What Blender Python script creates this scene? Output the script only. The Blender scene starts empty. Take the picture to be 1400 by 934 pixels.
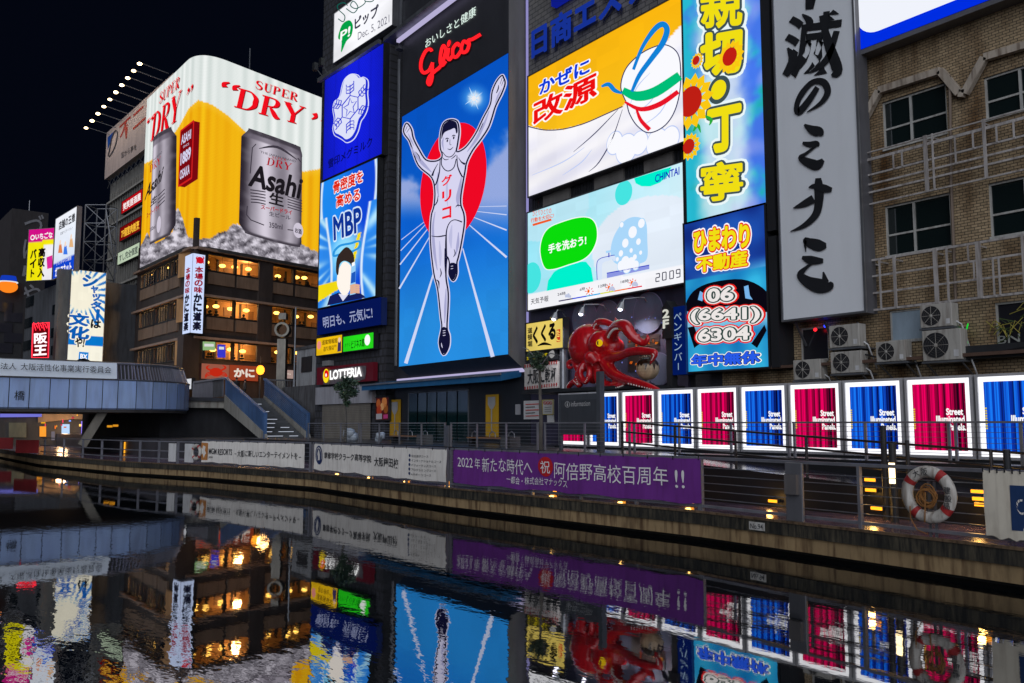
import bpy, bmesh, math, random
from mathutils import Vector as V, noise, Matrix
from mathutils.geometry import tessellate_polygon
S = bpy.context.scene
C = S.collection
random.seed(7)
# ------------------------------------------------------------------ camera, world, light, exposure
HC = 3.06                                   # eye height above the canal
FPX, CX, CY = 1162.0, 700.0, 467.0          # focal length in photo pixels (1400 wide)
PITCH = math.atan(113/1162); YAW = math.atan(843/1162)
FW = V((-math.cos(YAW)*math.cos(PITCH), math.sin(YAW)*math.cos(PITCH), math.sin(PITCH)))
RT = V((math.sin(YAW), math.cos(YAW), 0)); UP = RT.cross(FW)
EYE = V((0, 0, HC))
cd = bpy.data.cameras.new('camera'); cam = bpy.data.objects.new('camera', cd); C.objects.link(cam)
cd.sensor_width = 36; cd.lens = 36*FPX/1400; cd.clip_start = .1; cd.clip_end = 2000
cam.matrix_world = Matrix(((RT.x, UP.x, -FW.x, 0), (RT.y, UP.y, -FW.y, 0), (RT.z, UP.z, -FW.z, HC), (0, 0, 0, 1)))
S.camera = cam
w = bpy.data.worlds.new('World'); S.world = w; w.use_nodes = True
nt = w.node_tree; bg = nt.nodes['Background']; sky = nt.nodes.new('ShaderNodeTexSky'); sky.sky_type = 'NISHITA'
sky.sun_disc = False; sky.sun_elevation = math.radians(-7); sky.sun_rotation = math.radians(200); sky.dust_density = .6
mx = nt.nodes.new('ShaderNodeMix'); mx.data_type = 'RGBA'; mx.blend_type = 'ADD'; mx.inputs[0].default_value = 1; mx.inputs[7].default_value = (.02, .036, .1, 1)
nt.links.new(sky.outputs[0], mx.inputs[6]); nt.links.new(mx.outputs[2], bg.inputs[0]); bg.inputs[1].default_value = .05
sl = bpy.data.lights.new('night_glow', 'SUN'); sl.energy = 1.9; sl.angle = math.radians(70); sl.color = (.86, .9, 1.0)
so = bpy.data.objects.new('night_glow', sl); C.objects.link(so)      # soft glow of the lit opposite bank
so.rotation_euler = V((-.9, .9, -.52)).to_track_quat('-Z', 'Y').to_euler()
S.view_settings.view_transform = 'Standard'; S.view_settings.look = 'None'; S.view_settings.exposure = 0; S.view_settings.gamma = 1
cy = S.cycles
cy.max_bounces = 5; cy.diffuse_bounces = 2; cy.glossy_bounces = 4; cy.transmission_bounces = 4; cy.transparent_max_bounces = 8
cy.sample_clamp_indirect = 4; cy.use_denoising = True; cy.caustics_reflective = False; cy.caustics_refractive = False
try: cy.denoiser = 'OPENIMAGEDENOISE'
except Exception: pass
# ------------------------------------------------------------------ photo geometry: pixel -> ray -> point on a real plane
def ray(px, py): return FW + RT*((px-CX)/FPX) - UP*((py-CY)/FPX)
def proj(P):
    d = P-EYE; k = d.dot(FW); return CX+FPX*d.dot(RT)/k, CY-FPX*d.dot(UP)/k
def atY(px, py, Y): r = ray(px, py); return EYE+r*(Y/r.y)
def atX(px, py, X): r = ray(px, py); return EYE+r*(X/r.x)
def atZ(px, py, z): r = ray(px, py); return EYE+r*((z-HC)/r.z)
def heading(deg):                            # horizontal direction, degrees left (+) of the view axis
    a = math.radians(180-math.degrees(YAW)+deg); return V((math.cos(a), math.sin(a), 0))
class Plane:
    def __init__(s, p, d):
        s.p = p.copy(); s.e = d.normalized(); n = V((0, 0, 1)).cross(s.e)
        if n.dot(EYE-p) < 0: n = -n
        s.n = n.normalized()
        s.r = s.e if s.e.dot(RT) > 0 else -s.e      # runs to the viewer's right
    def at(s, px, py, l=0):
        r = ray(px, py); return EYE + r*((s.p-EYE).dot(s.n)/r.dot(s.n)) + s.n*l
    def off(s, d): return Plane(s.p+s.n*d, s.e)
def PY(Y): return Plane(V((0, Y, 0)), V((1, 0, 0)))
# ------------------------------------------------------------------ materials
def lin(c):
    return tuple((x/255/12.92 if x <= 10 else ((x/255+.055)/1.055)**2.4) for x in c)
MC = {}
def emi(rgb, s=1.0, samp=False):
    k = ('e', rgb, s, samp)
    if k not in MC:
        m = bpy.data.materials.new('lit'); m.use_nodes = True; t = m.node_tree; t.nodes.clear()
        o = t.nodes.new('ShaderNodeOutputMaterial'); e = t.nodes.new('ShaderNodeEmission')
        e.inputs[0].default_value = (*lin(rgb), 1); e.inputs[1].default_value = s
        t.links.new(e.outputs[0], o.inputs[0])
        m.cycles.emission_sampling = 'AUTO' if samp else 'NONE'
        MC[k] = m
    return MC[k]
def led(s=1.0, line=0.0, scale=(0, 0), samp=True, gloss=False):
    """lit screen whose picture is stored per vertex, with a faint pixel raster"""
    k = ('led', s, line, scale, samp)
    if k not in MC:
        m = bpy.data.materials.new('screen'); m.use_nodes = True; t = m.node_tree; t.nodes.clear(); N = t.nodes.new; L = t.links.new
        o = N('ShaderNodeOutputMaterial'); e = N('ShaderNodeEmission'); a = N('ShaderNodeAttribute'); a.attribute_name = 'Col'
        L(a.outputs[0], e.inputs[0]); e.inputs[1].default_value = s
        if line:
            u = N('ShaderNodeUVMap'); u.uv_map = 'UV'
            sp = N('ShaderNodeSeparateXYZ'); L(u.outputs[0], sp.inputs[0])
            prev = None
            for i, f in enumerate(scale):
                if not f: continue
                mu = N('ShaderNodeMath'); mu.operation = 'MULTIPLY'; L(sp.outputs[i], mu.inputs[0]); mu.inputs[1].default_value = f
                fr = N('ShaderNodeMath'); fr.operation = 'FRACT'; L(mu.outputs[0], fr.inputs[0])
                gt = N('ShaderNodeMath'); gt.operation = 'LESS_THAN'; L(fr.outputs[0], gt.inputs[0]); gt.inputs[1].default_value = .22
                ml = N('ShaderNodeMath'); ml.operation = 'MULTIPLY_ADD'; L(gt.outputs[0], ml.inputs[0]); ml.inputs[1].default_value = -line*s; ml.inputs[2].default_value = s if prev is None else 0
                if prev is not None:
                    ad = N('ShaderNodeMath'); ad.operation = 'ADD'; L(prev.outputs[0], ad.inputs[0]); L(ml.outputs[0], ad.inputs[1]); prev = ad
                else: prev = ml
            L(prev.outputs[0], e.inputs[1])
        L(e.outputs[0], o.inputs[0]); m.cycles.emission_sampling = 'AUTO' if samp else 'NONE'
        MC[k] = m
    return MC[k]
def paint(rgb, rough=.6, metal=0.0, var=.25, sc=1.5, bump=0.0, stain=0.0, coat=0.0, spec=.5):
    """painted / weathered surface: base colour (linear) broken up by two noises"""
    k = ('p', rgb, rough, metal, var, sc, bump, stain, coat, spec)
    if k not in MC:
        m = bpy.data.materials.new('paint'); m.use_nodes = True; t = m.node_tree; N = t.nodes.new; L = t.links.new
        b = t.nodes['Principled BSDF']; b.inputs['Roughness'].default_value = rough; b.inputs['Metallic'].default_value = metal
        b.inputs['Specular IOR Level'].default_value = spec; b.inputs['Coat Weight'].default_value = coat
        g = N('ShaderNodeNewGeometry')
        n1 = N('ShaderNodeTexNoise'); n1.inputs['Scale'].default_value = sc; n1.inputs['Detail'].default_value = 6; n1.inputs['Roughness'].default_value = .65
        mp = N('ShaderNodeMapping'); mp.inputs['Scale'].default_value = (1, 1, .35); L(g.outputs['Position'], mp.inputs[0]); L(mp.outputs[0], n1.inputs['Vector'])
        r = N('ShaderNodeValToRGB'); r.color_ramp.elements[0].position = .3; r.color_ramp.elements[1].position = .7
        r.color_ramp.elements[0].color = (*[c*(1-var) for c in rgb], 1); r.color_ramp.elements[1].color = (*[min(1, c*(1+var)) for c in rgb], 1)
        L(n1.outputs[0], r.inputs[0]); col = r.outputs[0]
        if stain:
            n2 = N('ShaderNodeTexNoise'); n2.inputs['Scale'].default_value = sc*1.7; n2.inputs['Detail'].default_value = 5
            mp2 = N('ShaderNodeMapping'); mp2.inputs['Scale'].default_value = (2.5, 2.5, .3); L(g.outputs['Position'], mp2.inputs[0]); L(mp2.outputs[0], n2.inputs['Vector'])
            r2 = N('ShaderNodeValToRGB'); r2.color_ramp.elements[0].position = .48; r2.color_ramp.elements[1].position = .68
            r2.color_ramp.elements[0].color = (1, 1, 1, 1); r2.color_ramp.elements[1].color = (1-stain, 1-stain*1.1 if stain < .9 else .05, 1-stain*1.15 if stain < .85 else .03, 1)
            L(n2.outputs[0], r2.inputs[0]); mx = N('ShaderNodeMix'); mx.data_type = 'RGBA'; mx.blend_type = 'MULTIPLY'; mx.inputs[0].default_value = 1
            L(col, mx.inputs[6]); L(r2.outputs[0], mx.inputs[7]); col = mx.outputs[2]
        L(col, b.inputs['Base Color'])
        if bump:
            bp = N('ShaderNodeBump'); bp.inputs['Strength'].default_value = bump; bp.inputs['Distance'].default_value = .05; L(n1.outputs[0], bp.inputs['Height']); L(bp.outputs[0], b.inputs['Normal'])
        MC[k] = m
    return MC[k]
def brick(c1, c2, mortar, bw, bh, rough=.75, axis='XZ', stain=.6):
    k = ('b', c1, c2, bw, bh, axis)
    if k not in MC:
        m = bpy.data.materials.new('brickwork'); m.use_nodes = True; t = m.node_tree; N = t.nodes.new; L = t.links.new
        b = t.nodes['Principled BSDF']; b.inputs['Roughness'].default_value = rough
        g = N('ShaderNodeNewGeometry'); sp = N('ShaderNodeSeparateXYZ'); cb = N('ShaderNodeCombineXYZ'); L(g.outputs['Position'], sp.inputs[0])
        L(sp.outputs[0 if axis == 'XZ' else 1], cb.inputs[0]); L(sp.outputs[2], cb.inputs[1])
        bt = N('ShaderNodeTexBrick'); L(cb.outputs[0], bt.inputs['Vector']); bt.inputs['Scale'].default_value = 1
        bt.inputs['Brick Width'].default_value = bw; bt.inputs['Row Height'].default_value = bh; bt.inputs['Mortar Size'].default_value = bh*.11
        bt.inputs['Color1'].default_value = (*c1, 1); bt.inputs['Color2'].default_value = (*c2, 1); bt.inputs['Mortar'].default_value = (*mortar, 1)
        n2 = N('ShaderNodeTexNoise'); n2.inputs['Scale'].default_value = .8; n2.inputs['Detail'].default_value = 6
        mp2 = N('ShaderNodeMapping'); mp2.inputs['Scale'].default_value = (1.6, 1.6, .5); L(g.outputs['Position'], mp2.inputs[0]); L(mp2.outputs[0], n2.inputs['Vector'])
        r2 = N('ShaderNodeValToRGB'); r2.color_ramp.elements[0].position = .4; r2.color_ramp.elements[1].position = .72
        r2.color_ramp.elements[0].color = (1, 1, 1, 1); r2.color_ramp.elements[1].color = (1-stain, 1-stain*1.15, 1-stain*1.3, 1)
        L(n2.outputs[0], r2.inputs[0]); mx = N('ShaderNodeMix'); mx.data_type = 'RGBA'; mx.blend_type = 'MULTIPLY'; mx.inputs[0].default_value = 1
        L(bt.outputs[0], mx.inputs[6]); L(r2.outputs[0], mx.inputs[7]); L(mx.outputs[2], b.inputs['Base Color'])
        bp = N('ShaderNodeBump'); bp.inputs['Strength'].default_value = .5; bp.inputs['Distance'].default_value = .02; bp.invert = True
        L(bt.outputs['Fac'], bp.inputs['Height']); L(bp.outputs[0], b.inputs['Normal'])
        MC[k] = m
    return MC[k]
def moss():
    if 'moss' not in MC:
        m = bpy.data.materials.new('mossy_concrete'); m.use_nodes = True; t = m.node_tree; N = t.nodes.new; L = t.links.new; b = t.nodes['Principled BSDF']; b.inputs['Roughness'].default_value = .75
        g = N('ShaderNodeNewGeometry'); c = []
        for sc, rot, e0, e1, c0, c1 in (((5, 5, .5), 2.2, .42, .74, (.008, .0075, .006), (.11, .095, .068)), ((.7, .7, .5), 1.3, .35, .7, (.35, .35, .33), (1.3, 1.25, 1.1))):
            mp = N('ShaderNodeMapping'); mp.inputs['Scale'].default_value = sc; L(g.outputs['Position'], mp.inputs[0]); n = N('ShaderNodeTexNoise'); n.inputs['Scale'].default_value = rot; n.inputs['Detail'].default_value = 6; n.inputs['Roughness'].default_value = .68; L(mp.outputs[0], n.inputs['Vector'])
            r = N('ShaderNodeValToRGB'); r.color_ramp.elements[0].position = e0; r.color_ramp.elements[1].position = e1; r.color_ramp.elements[0].color = (*c0, 1); r.color_ramp.elements[1].color = (*c1, 1); L(n.outputs[0], r.inputs[0]); c.append(r)
        mx = N('ShaderNodeMix'); mx.data_type = 'RGBA'; mx.blend_type = 'MULTIPLY'; mx.inputs[0].default_value = 1; L(c[0].outputs[0], mx.inputs[6]); L(c[1].outputs[0], mx.inputs[7]); L(mx.outputs[2], b.inputs['Base Color'])
        bp = N('ShaderNodeBump'); bp.inputs['Strength'].default_value = .5; bp.inputs['Distance'].default_value = .04; L(n.outputs[0], bp.inputs['Height']); L(bp.outputs[0], b.inputs['Normal']); MC['moss'] = m
    return MC['moss']
def glass(rgb=(.01, .014, .016), rough=.06):
    k = ('g', rgb, rough)
    if k not in MC:
        m = bpy.data.materials.new('dark_glass'); m.use_nodes = True; b = m.node_tree.nodes['Principled BSDF']
        b.inputs['Base Color'].default_value = (*rgb, 1); b.inputs['Roughness'].default_value = rough; b.inputs['Specular IOR Level'].default_value = .6
        MC[k] = m
    return MC[k]
def clearglass():
    if 'cg' not in MC:
        m = bpy.data.materials.new('clear_glass'); m.use_nodes = True; t = m.node_tree; t.nodes.clear(); N = t.nodes.new; L = t.links.new
        o = N('ShaderNodeOutputMaterial'); a = N('ShaderNodeBsdfTransparent'); g = N('ShaderNodeBsdfGlossy'); g.inputs[1].default_value = .03
        f = N('ShaderNodeFresnel'); f.inputs[0].default_value = 1.12; x = N('ShaderNodeMixShader'); L(f.outputs[0], x.inputs[0]); L(a.outputs[0], x.inputs[1]); L(g.outputs[0], x.inputs[2]); L(x.outputs[0], o.inputs[0])
        a.inputs[0].default_value = (.95, .93, .88, 1); MC['cg'] = m
    return MC['cg']
METAL = paint((.22, .23, .25), .4, .7, .3); DARKM = paint((.025, .027, .03), .5, .3, .4); STEEL = paint((.35, .36, .38), .35, .8, .25)
BLACK = paint((.012, .013, .016), .6, 0, .3); CONC = paint((.25, .25, .25), .8, 0, .3, 1.2, .3, .5); DKCONC = paint((.09, .09, .095), .8, 0, .35, 1.2, .3, .5)
ALU = paint((.5, .5, .52), .4, .5, .15); WHITEP = paint((.6, .6, .6), .6, 0, .12, 1.2, 0, .3); NAVY = paint((.012, .016, .04), .5, 0, .3)
# ------------------------------------------------------------------ mesh builder
WL = {}                                       # world position of every parent
class MB:
    def __init__(s): s.v = []; s.f = []; s.m = []; s.mats = []; s.col = None; s.uv = None
    def mi(s, m):
        if m not in s.mats: s.mats.append(m)
        return s.mats.index(m)
    def add(s, vs, fs, m):
        o = len(s.v); s.v += [V(p) for p in vs]; i = s.mi(m)
        for f in fs: s.f.append(tuple(o+k for k in f)); s.m.append(i)
        return s
    def quad(s, a, b, c, d, m): return s.add([a, b, c, d], [(0, 1, 2, 3)], m)
    def obox(s, c, ex, ey, ez, m):
        c, ex, ey, ez = V(c), V(ex), V(ey), V(ez)
        vs = [c+ex*i+ey*j+ez*k for k in (-1, 1) for j in (-1, 1) for i in (-1, 1)]
        return s.add(vs, [(0, 2, 3, 1), (4, 5, 7, 6), (0, 1, 5, 4), (2, 6, 7, 3), (0, 4, 6, 2), (1, 3, 7, 5)], m)
    def box(s, x0, x1, y0, y1, z0, z1, m):
        return s.obox(((x0+x1)/2, (y0+y1)/2, (z0+z1)/2), ((x1-x0)/2, 0, 0), (0, (y1-y0)/2, 0), (0, 0, (z1-z0)/2), m)
    def beam(s, p, q, w, h, m, up=V((0, 0, 1))):
        p, q = V(p), V(q); d = q-p
        if d.length < 1e-5: return s
        e = d.normalized(); sd = e.cross(up)
        if sd.length < 1e-3: sd = e.cross(V((1, 0, 0)))
        sd.normalize(); u = sd.cross(e); return s.obox((p+q)/2, d/2, sd*(w/2), u*(h/2), m)
    def tube(s, pts, r, m, n=8, cap=True):
        pts = [V(p) for p in pts]; rs = r if isinstance(r, (list, tuple)) else [r]*len(pts); o = len(s.v); i = s.mi(m)
        ref = None
        for k, p in enumerate(pts):
            d = (pts[min(k+1, len(pts)-1)]-pts[max(k-1, 0)]).normalized()
            if ref is None:
                ref = d.cross(V((0, 0, 1)));
                if ref.length < .05: ref = d.cross(V((1, 0, 0)))
            ref = (ref-d*ref.dot(d)).normalized(); b = d.cross(ref)
            for j in range(n):
                a = 2*math.pi*j/n; s.v.append(p+(ref*math.cos(a)+b*math.sin(a))*rs[k])
        for k in range(len(pts)-1):
            for j in range(n):
                s.f.append((o+k*n+j, o+k*n+(j+1) % n, o+(k+1)*n+(j+1) % n, o+(k+1)*n+j)); s.m.append(i)
        if cap:
            s.f.append(tuple(o+j for j in range(n))[::-1]); s.m.append(i); s.f.append(tuple(o+(len(pts)-1)*n+j for j in range(n))); s.m.append(i)
        return s
    def poly(s, pts, m):
        pts = [V(p) for p in pts]; tr = tessellate_polygon([pts]); return s.add(pts, [tuple(t) for t in tr], m)
    def prism(s, pts, vec, m):
        pts = [V(p) for p in pts]; vec = V(vec); n = len(pts); tr = tessellate_polygon([pts])
        s.add(pts+[p+vec for p in pts], [tuple(t) for t in tr]+[tuple(k+n for k in t)[::-1] for t in tr]+[(k, (k+1) % n, (k+1) % n+n, k+n) for k in range(n)], m); return s
    def ball(s, c, r, m, nu=12, nv=8, ax=None):
        c = V(c); rx, ry, rz = r if isinstance(r, (tuple, list)) else (r, r, r); vs = []; fs = []
        for j in range(nv+1):
            t = math.pi*j/nv
            for i in range(nu):
                a = 2*math.pi*i/nu; q = V((rx*math.sin(t)*math.cos(a), ry*math.sin(t)*math.sin(a), rz*math.cos(t)))
                vs.append(c+(ax @ q if ax else q))
        for j in range(nv):
            for i in range(nu): fs.append((j*nu+i, j*nu+(i+1) % nu, (j+1)*nu+(i+1) % nu, (j+1)*nu+i))
        return s.add(vs, fs, m)
    def build(s, name, parent=None, smooth=False, bevel=0.0, origin=None):
        o0 = WL[parent.name] if parent else (V(origin) if origin is not None else V((0, 0, 0)))
        me = bpy.data.meshes.new(name); me.from_pydata([tuple(p-o0) for p in s.v], [], s.f)
        for m in s.mats: me.materials.append(m)
        me.polygons.foreach_set('material_index', s.m)
        if smooth: me.polygons.foreach_set('use_smooth', [True]*len(me.polygons))
        if s.col:
            ca = me.color_attributes.new('Col', 'FLOAT_COLOR', 'POINT'); ca.data.foreach_set('color', [x for c in s.col for x in (*c, 1)])
        if s.uv:
            ul = me.uv_layers.new(name='UV'); flat = []
            for l in me.loops: flat += s.uv[l.vertex_index]
            ul.data.foreach_set('uv', flat)
        me.validate(); me.update()
        o = bpy.data.objects.new(name, me); C.objects.link(o); o.location = (0, 0, 0) if parent else o0
        if parent: o.parent = parent; WL[o.name] = o0
        else: WL[o.name] = o0
        if bevel:
            b = o.modifiers.new('bevel', 'BEVEL'); b.width = bevel; b.segments = 2; b.limit_method = 'ANGLE'
        return o
def thing(name, label, cat, loc, group=None):
    o = bpy.data.objects.new(name, None); C.objects.link(o); o.location = loc; o.empty_display_size = .3; WL[o.name] = V(loc)
    o['label'] = label; o['category'] = cat
    if group: o['group'] = group
    return o
def tag(o, label, cat, group=None):
    o['label'] = label; o['category'] = cat
    if group: o['group'] = group
    return o
def struct(o): o['kind'] = 'structure'; return o
def dup(root, delta, label, group=None):
    r = root.copy(); C.objects.link(r); r.location = root.location+V(delta); r['label'] = label
    if group: r['group'] = group
    WL[r.name] = V(r.location)
    for ch in list(root.children):
        c = ch.copy(); C.objects.link(c); c.parent = r
        for g in list(ch.children):
            d = g.copy(); C.objects.link(d); d.parent = c
    return r
# ------------------------------------------------------------------ lettering and artwork on a plane
TC = {}
def textmesh(s, bold=0.0, lsp=.95, align='LEFT', spc=1.0, thin=False):
    """flat glyph mesh; bold thickens every contour by a round stroke (thin: by curve offset, no overlaps)"""
    k = (s, bold, lsp, align, spc, thin)
    if k not in TC:
        c = bpy.data.curves.new('t', 'FONT'); c.body = s; c.offset = bold if thin else 0; c.space_line = lsp; c.align_x = align; c.space_character = spc; c.resolution_u = 3; c.fill_mode = 'FRONT'
        o = bpy.data.objects.new('t', c); C.objects.link(o); dg = bpy.context.evaluated_depsgraph_get()
        m = bpy.data.meshes.new_from_object(o.evaluated_get(dg)); vs = [(v.co.x, v.co.y) for v in m.vertices]; fs = [tuple(p.vertices) for p in m.polygons]
        bpy.data.objects.remove(o); bpy.data.curves.remove(c); bpy.data.meshes.remove(m)
        if bold and not thin:
            wv = {}; key = lambda i: (round(vs[i][0], 4), round(vs[i][1], 4)); E = {}
            for f in fs:
                for i in range(len(f)):
                    a, b = key(f[i]), key(f[(i+1) % len(f)])
                    if (b, a) in E: del E[(b, a)]
                    else: E[(a, b)] = 1
            pts = set()
            for a, b in E:
                dx, dy = b[0]-a[0], b[1]-a[1]; l = math.hypot(dx, dy)
                if l < 1e-6: continue
                nx, ny = -dy/l*bold, dx/l*bold; q = len(vs); vs += [(a[0]+nx, a[1]+ny), (b[0]+nx, b[1]+ny), (b[0]-nx, b[1]-ny), (a[0]-nx, a[1]-ny)]; fs.append((q, q+1, q+2, q+3)); pts.add(a)
            for p in pts:
                q = len(vs); vs += [(p[0]+bold*math.cos(t*math.pi/4), p[1]+bold*math.sin(t*math.pi/4)) for t in range(8)]; fs.append(tuple(range(q, q+8)))
        if vs: bb = (min(v[0] for v in vs), min(v[1] for v in vs), max(v[0] for v in vs), max(v[1] for v in vs))
        else: bb = (0, 0, 1, 1)
        TC[k] = (vs, fs, bb)
    return TC[k]
def crom(pts, closed=False, k=6):
    n = len(pts); out = []
    for i in range(n if closed else n-1):
        g = lambda j: pts[j % n] if closed else pts[max(0, min(n-1, j))]
        a, b, c, d = g(i-1), g(i), g(i+1), g(i+2)
        for t in range(k):
            t /= k
            out.append(tuple(.5*(2*b[q]+(c[q]-a[q])*t+(2*a[q]-5*b[q]+4*c[q]-d[q])*t*t+(3*b[q]-a[q]-3*c[q]+d[q])*t**3) for q in range(len(b))))
    if not closed: out.append(tuple(pts[-1]))
    return out
LIFT = .012
class Art(MB):
    def __init__(s, plane, base=.02, step=LIFT): super().__init__(); s.pl = plane; s.b = base; s.st = step; s.clip = None; s.thin = False
    def h(s, L): return s.b+s.st*L
    def poly2(s, pts, m, L=1, smooth=0):
        if smooth: pts = crom(pts, True, smooth)
        pts = s.cut(pts)
        return s.poly([s.pl.at(x, y, s.h(L)) for x, y in pts], m) if len(pts) > 2 else s
    def cut(s, p):
        if s.clip:                             # keep artwork inside its screen (clip: corners clockwise as seen)
            for i in range(len(s.clip)):
                (ax, ay), (bx, by) = s.clip[i], s.clip[(i+1) % len(s.clip)]; d = lambda q: (bx-ax)*(q[1]-ay)-(by-ay)*(q[0]-ax); o = []
                for j in range(len(p)):
                    a, b = p[j-1], p[j]; da, db = d(a), d(b)
                    if (da >= 0) != (db >= 0): t = da/(da-db); o.append((a[0]+(b[0]-a[0])*t, a[1]+(b[1]-a[1])*t))
                    if db >= 0: o.append(b)
                p = o
        return p
    def stroke(s, pts, wd, m, L=2, smooth=5, closed=False):
        ws = wd if isinstance(wd, (list, tuple)) else [wd]*len(pts)
        p3 = [(x, y, w_) for (x, y), w_ in zip(pts, ws)]
        if smooth: p3 = crom(p3, closed, smooth)
        n = len(p3); lft = []; rgt = []
        for i in range(n):
            a = p3[(i-1) % n] if closed else p3[max(0, i-1)]; b = p3[(i+1) % n] if closed else p3[min(n-1, i+1)]
            dx, dy = b[0]-a[0], b[1]-a[1]; l = math.hypot(dx, dy) or 1; nx, ny = -dy/l, dx/l; x, y, w_ = p3[i]
            lft.append(s.pl.at(x+nx*w_/2, y+ny*w_/2, s.h(L))); rgt.append(s.pl.at(x-nx*w_/2, y-ny*w_/2, s.h(L)))
        return s.add(lft+rgt, [(i, (i+1) % n, (i+1) % n+n, i+n) for i in range(n if closed else n-1)], m)
    def circ(s, px, py, r, m, L=1, ry=None, n=28):
        c = s.pl.at(px, py, s.h(L)); u = V((0, 0, 1)); ry = ry or r
        P = [c+s.pl.r*r*math.cos(2*math.pi*i/n)+u*ry*math.sin(2*math.pi*i/n) for i in range(n)]
        if s.clip: P = [s.pl.at(*q, s.h(L)) for q in s.cut([proj(x) for x in P])]
        return s.add(P, [tuple(range(len(P)))], m) if len(P) > 2 else s
    def text(s, t, TL, TR, BL, m, L=3, bold=0.012, out=None, align='LEFT', lsp=.95, spc=1.0):
        """string fitted to the parallelogram whose photo corners are TL, TR, BL; out = [(extra, material), ...] outlines underneath"""
        a, b, c = s.pl.at(*TL), s.pl.at(*TR), s.pl.at(*BL); bb = textmesh(t, 0, lsp, align, spc)[2]
        W, H = bb[2]-bb[0] or 1, bb[3]-bb[1] or 1; ex, ey = (b-a)/W, (a-c)/H
        for bd, mm, l in [(bold, m, L)]+[(bold+o_, mm_, L-1-i*.6) for i, (o_, mm_) in enumerate(out or [])]:
            vs, fs, _ = textmesh(t, bd, lsp, align, spc, s.thin)
            s.add([c+ex*(x-bb[0])+ey*(y-bb[1])+s.pl.n*s.h(l) for x, y in vs], fs, mm)
        return s
    def vtext(s, t, T0, T1, B0, m, L=3, bold=.012, out=None, fill=.86):
        """vertical string: T0 top-left, T1 top-right, B0 bottom-left of the column"""
        n = len(t); a, b, c = s.pl.at(*T0), s.pl.at(*T1), s.pl.at(*B0); ex = b-a; ey = (c-a)/n
        for i, ch in enumerate(t):
            bb = textmesh(ch, 0)[2]; W, H = bb[2]-bb[0] or 1, bb[3]-bb[1] or 1
            big = W > .55 and H > .55
            for bd, mm, l in [(bold, m, L)]+[(bold+o_, mm_, L-1-k*.6) for k, (o_, mm_) in enumerate(out or [])]:
                vs, fs, _ = textmesh(ch, bd, thin=s.thin)
                kx, ky = (fill/W, fill/H) if big else (fill/.95, fill/.95)
                cx_, cy_ = (bb[0]+bb[2])/2, (bb[1]+bb[3])/2
                if ch in 'ー':
                    s.add([a+ex*(.5-(y-cy_)*kx)+ey*(i+.5+(x-cx_)*ky)+s.pl.n*s.h(l) for x, y in vs], fs, mm)
                else:
                    s.add([a+ex*(.5+(x-cx_)*kx)+ey*(i+.5-(y-cy_)*ky)+s.pl.n*s.h(l) for x, y in vs], fs, mm)
        return s
def picture(plane, quad, fn, nu, nv, mat, lift=.015, name='screen_image', parent=None, curve=None):
    """a lit picture: grid over the quad TL,TR,BR,BL (photo px) with a colour per vertex from fn(px,py,u,v)"""
    TL, TR, BR, BL = [plane.at(*q, lift) for q in quad]; b = MB(); b.col = []; b.uv = []; b.mi(mat)
    for j in range(nv+1):
        for i in range(nu+1):
            u, v = i/nu, j/nv; P = (TL*(1-u)+TR*u)*(1-v)+(BL*(1-u)+BR*u)*v
            if curve: P = P+plane.n*curve(u, v)
            b.v.append(P); x, y = proj(P); b.col.append(lin(fn(x, y, u, v))); b.uv.append((u, v))
    for j in range(nv):
        for i in range(nu): b.f.append((j*(nu+1)+i, (j+1)*(nu+1)+i, (j+1)*(nu+1)+i+1, j*(nu+1)+i+1)); b.m.append(0)
    return b.build(name, parent)
def rect(plane, quad):                        # photo quad -> true upright rectangle on the plane: TL,TR,BR,BL world
    P = [plane.at(*q) for q in quad]; t = [(p-plane.p).dot(plane.r) for p in P]
    l, r = (t[0]+t[3])/2, (t[1]+t[2])/2; zt, zb = (P[0].z+P[1].z)/2, (P[2].z+P[3].z)/2
    q = lambda a, z: V((plane.p.x+plane.r.x*a, plane.p.y+plane.r.y*a, z))
    return [q(l, zt), q(r, zt), q(r, zb), q(l, zb)]
def housing(plane, quad, depth, mat, parent, name='housing', rim=.06, rimmat=None):
    TL, TR, BR, BL = rect(plane, quad); n = plane.n; b = MB(); e = plane.r
    c = (TL+BR)/2; b.obox(c-n*(depth/2), (TR-TL)/2+e*rim, n*(depth/2), (TL-BL)/2+V((0, 0, rim)), mat); o = b.build(name, parent)
    if rim:
        r = MB(); k = rim*.5; z = V((0, 0, 1)); rm = rimmat or mat
        for p, q in ((TL, TR), (BL, BR)):
            sg = 1 if p is TL else -1
            r.obox((p+q)/2+z*sg*k+n*.03, (q-p)/2+e*rim, n*.035, z*k, rm)
        for p, q, sg in ((TL, BL, -1), (TR, BR, 1)): r.obox((p+q)/2+e*sg*k+n*.029, (p-q)/2, n*.033, e*k, rm)
        r.build('rim', parent)
    return TL, TR, BR, BL
def cellk(u, v, n=7): return 1+.014*noise.cell((u*n+.5, v*n*1.5+.5, 3.3))-.012+.035*noise.noise((u*3, v*3, 8))
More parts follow.
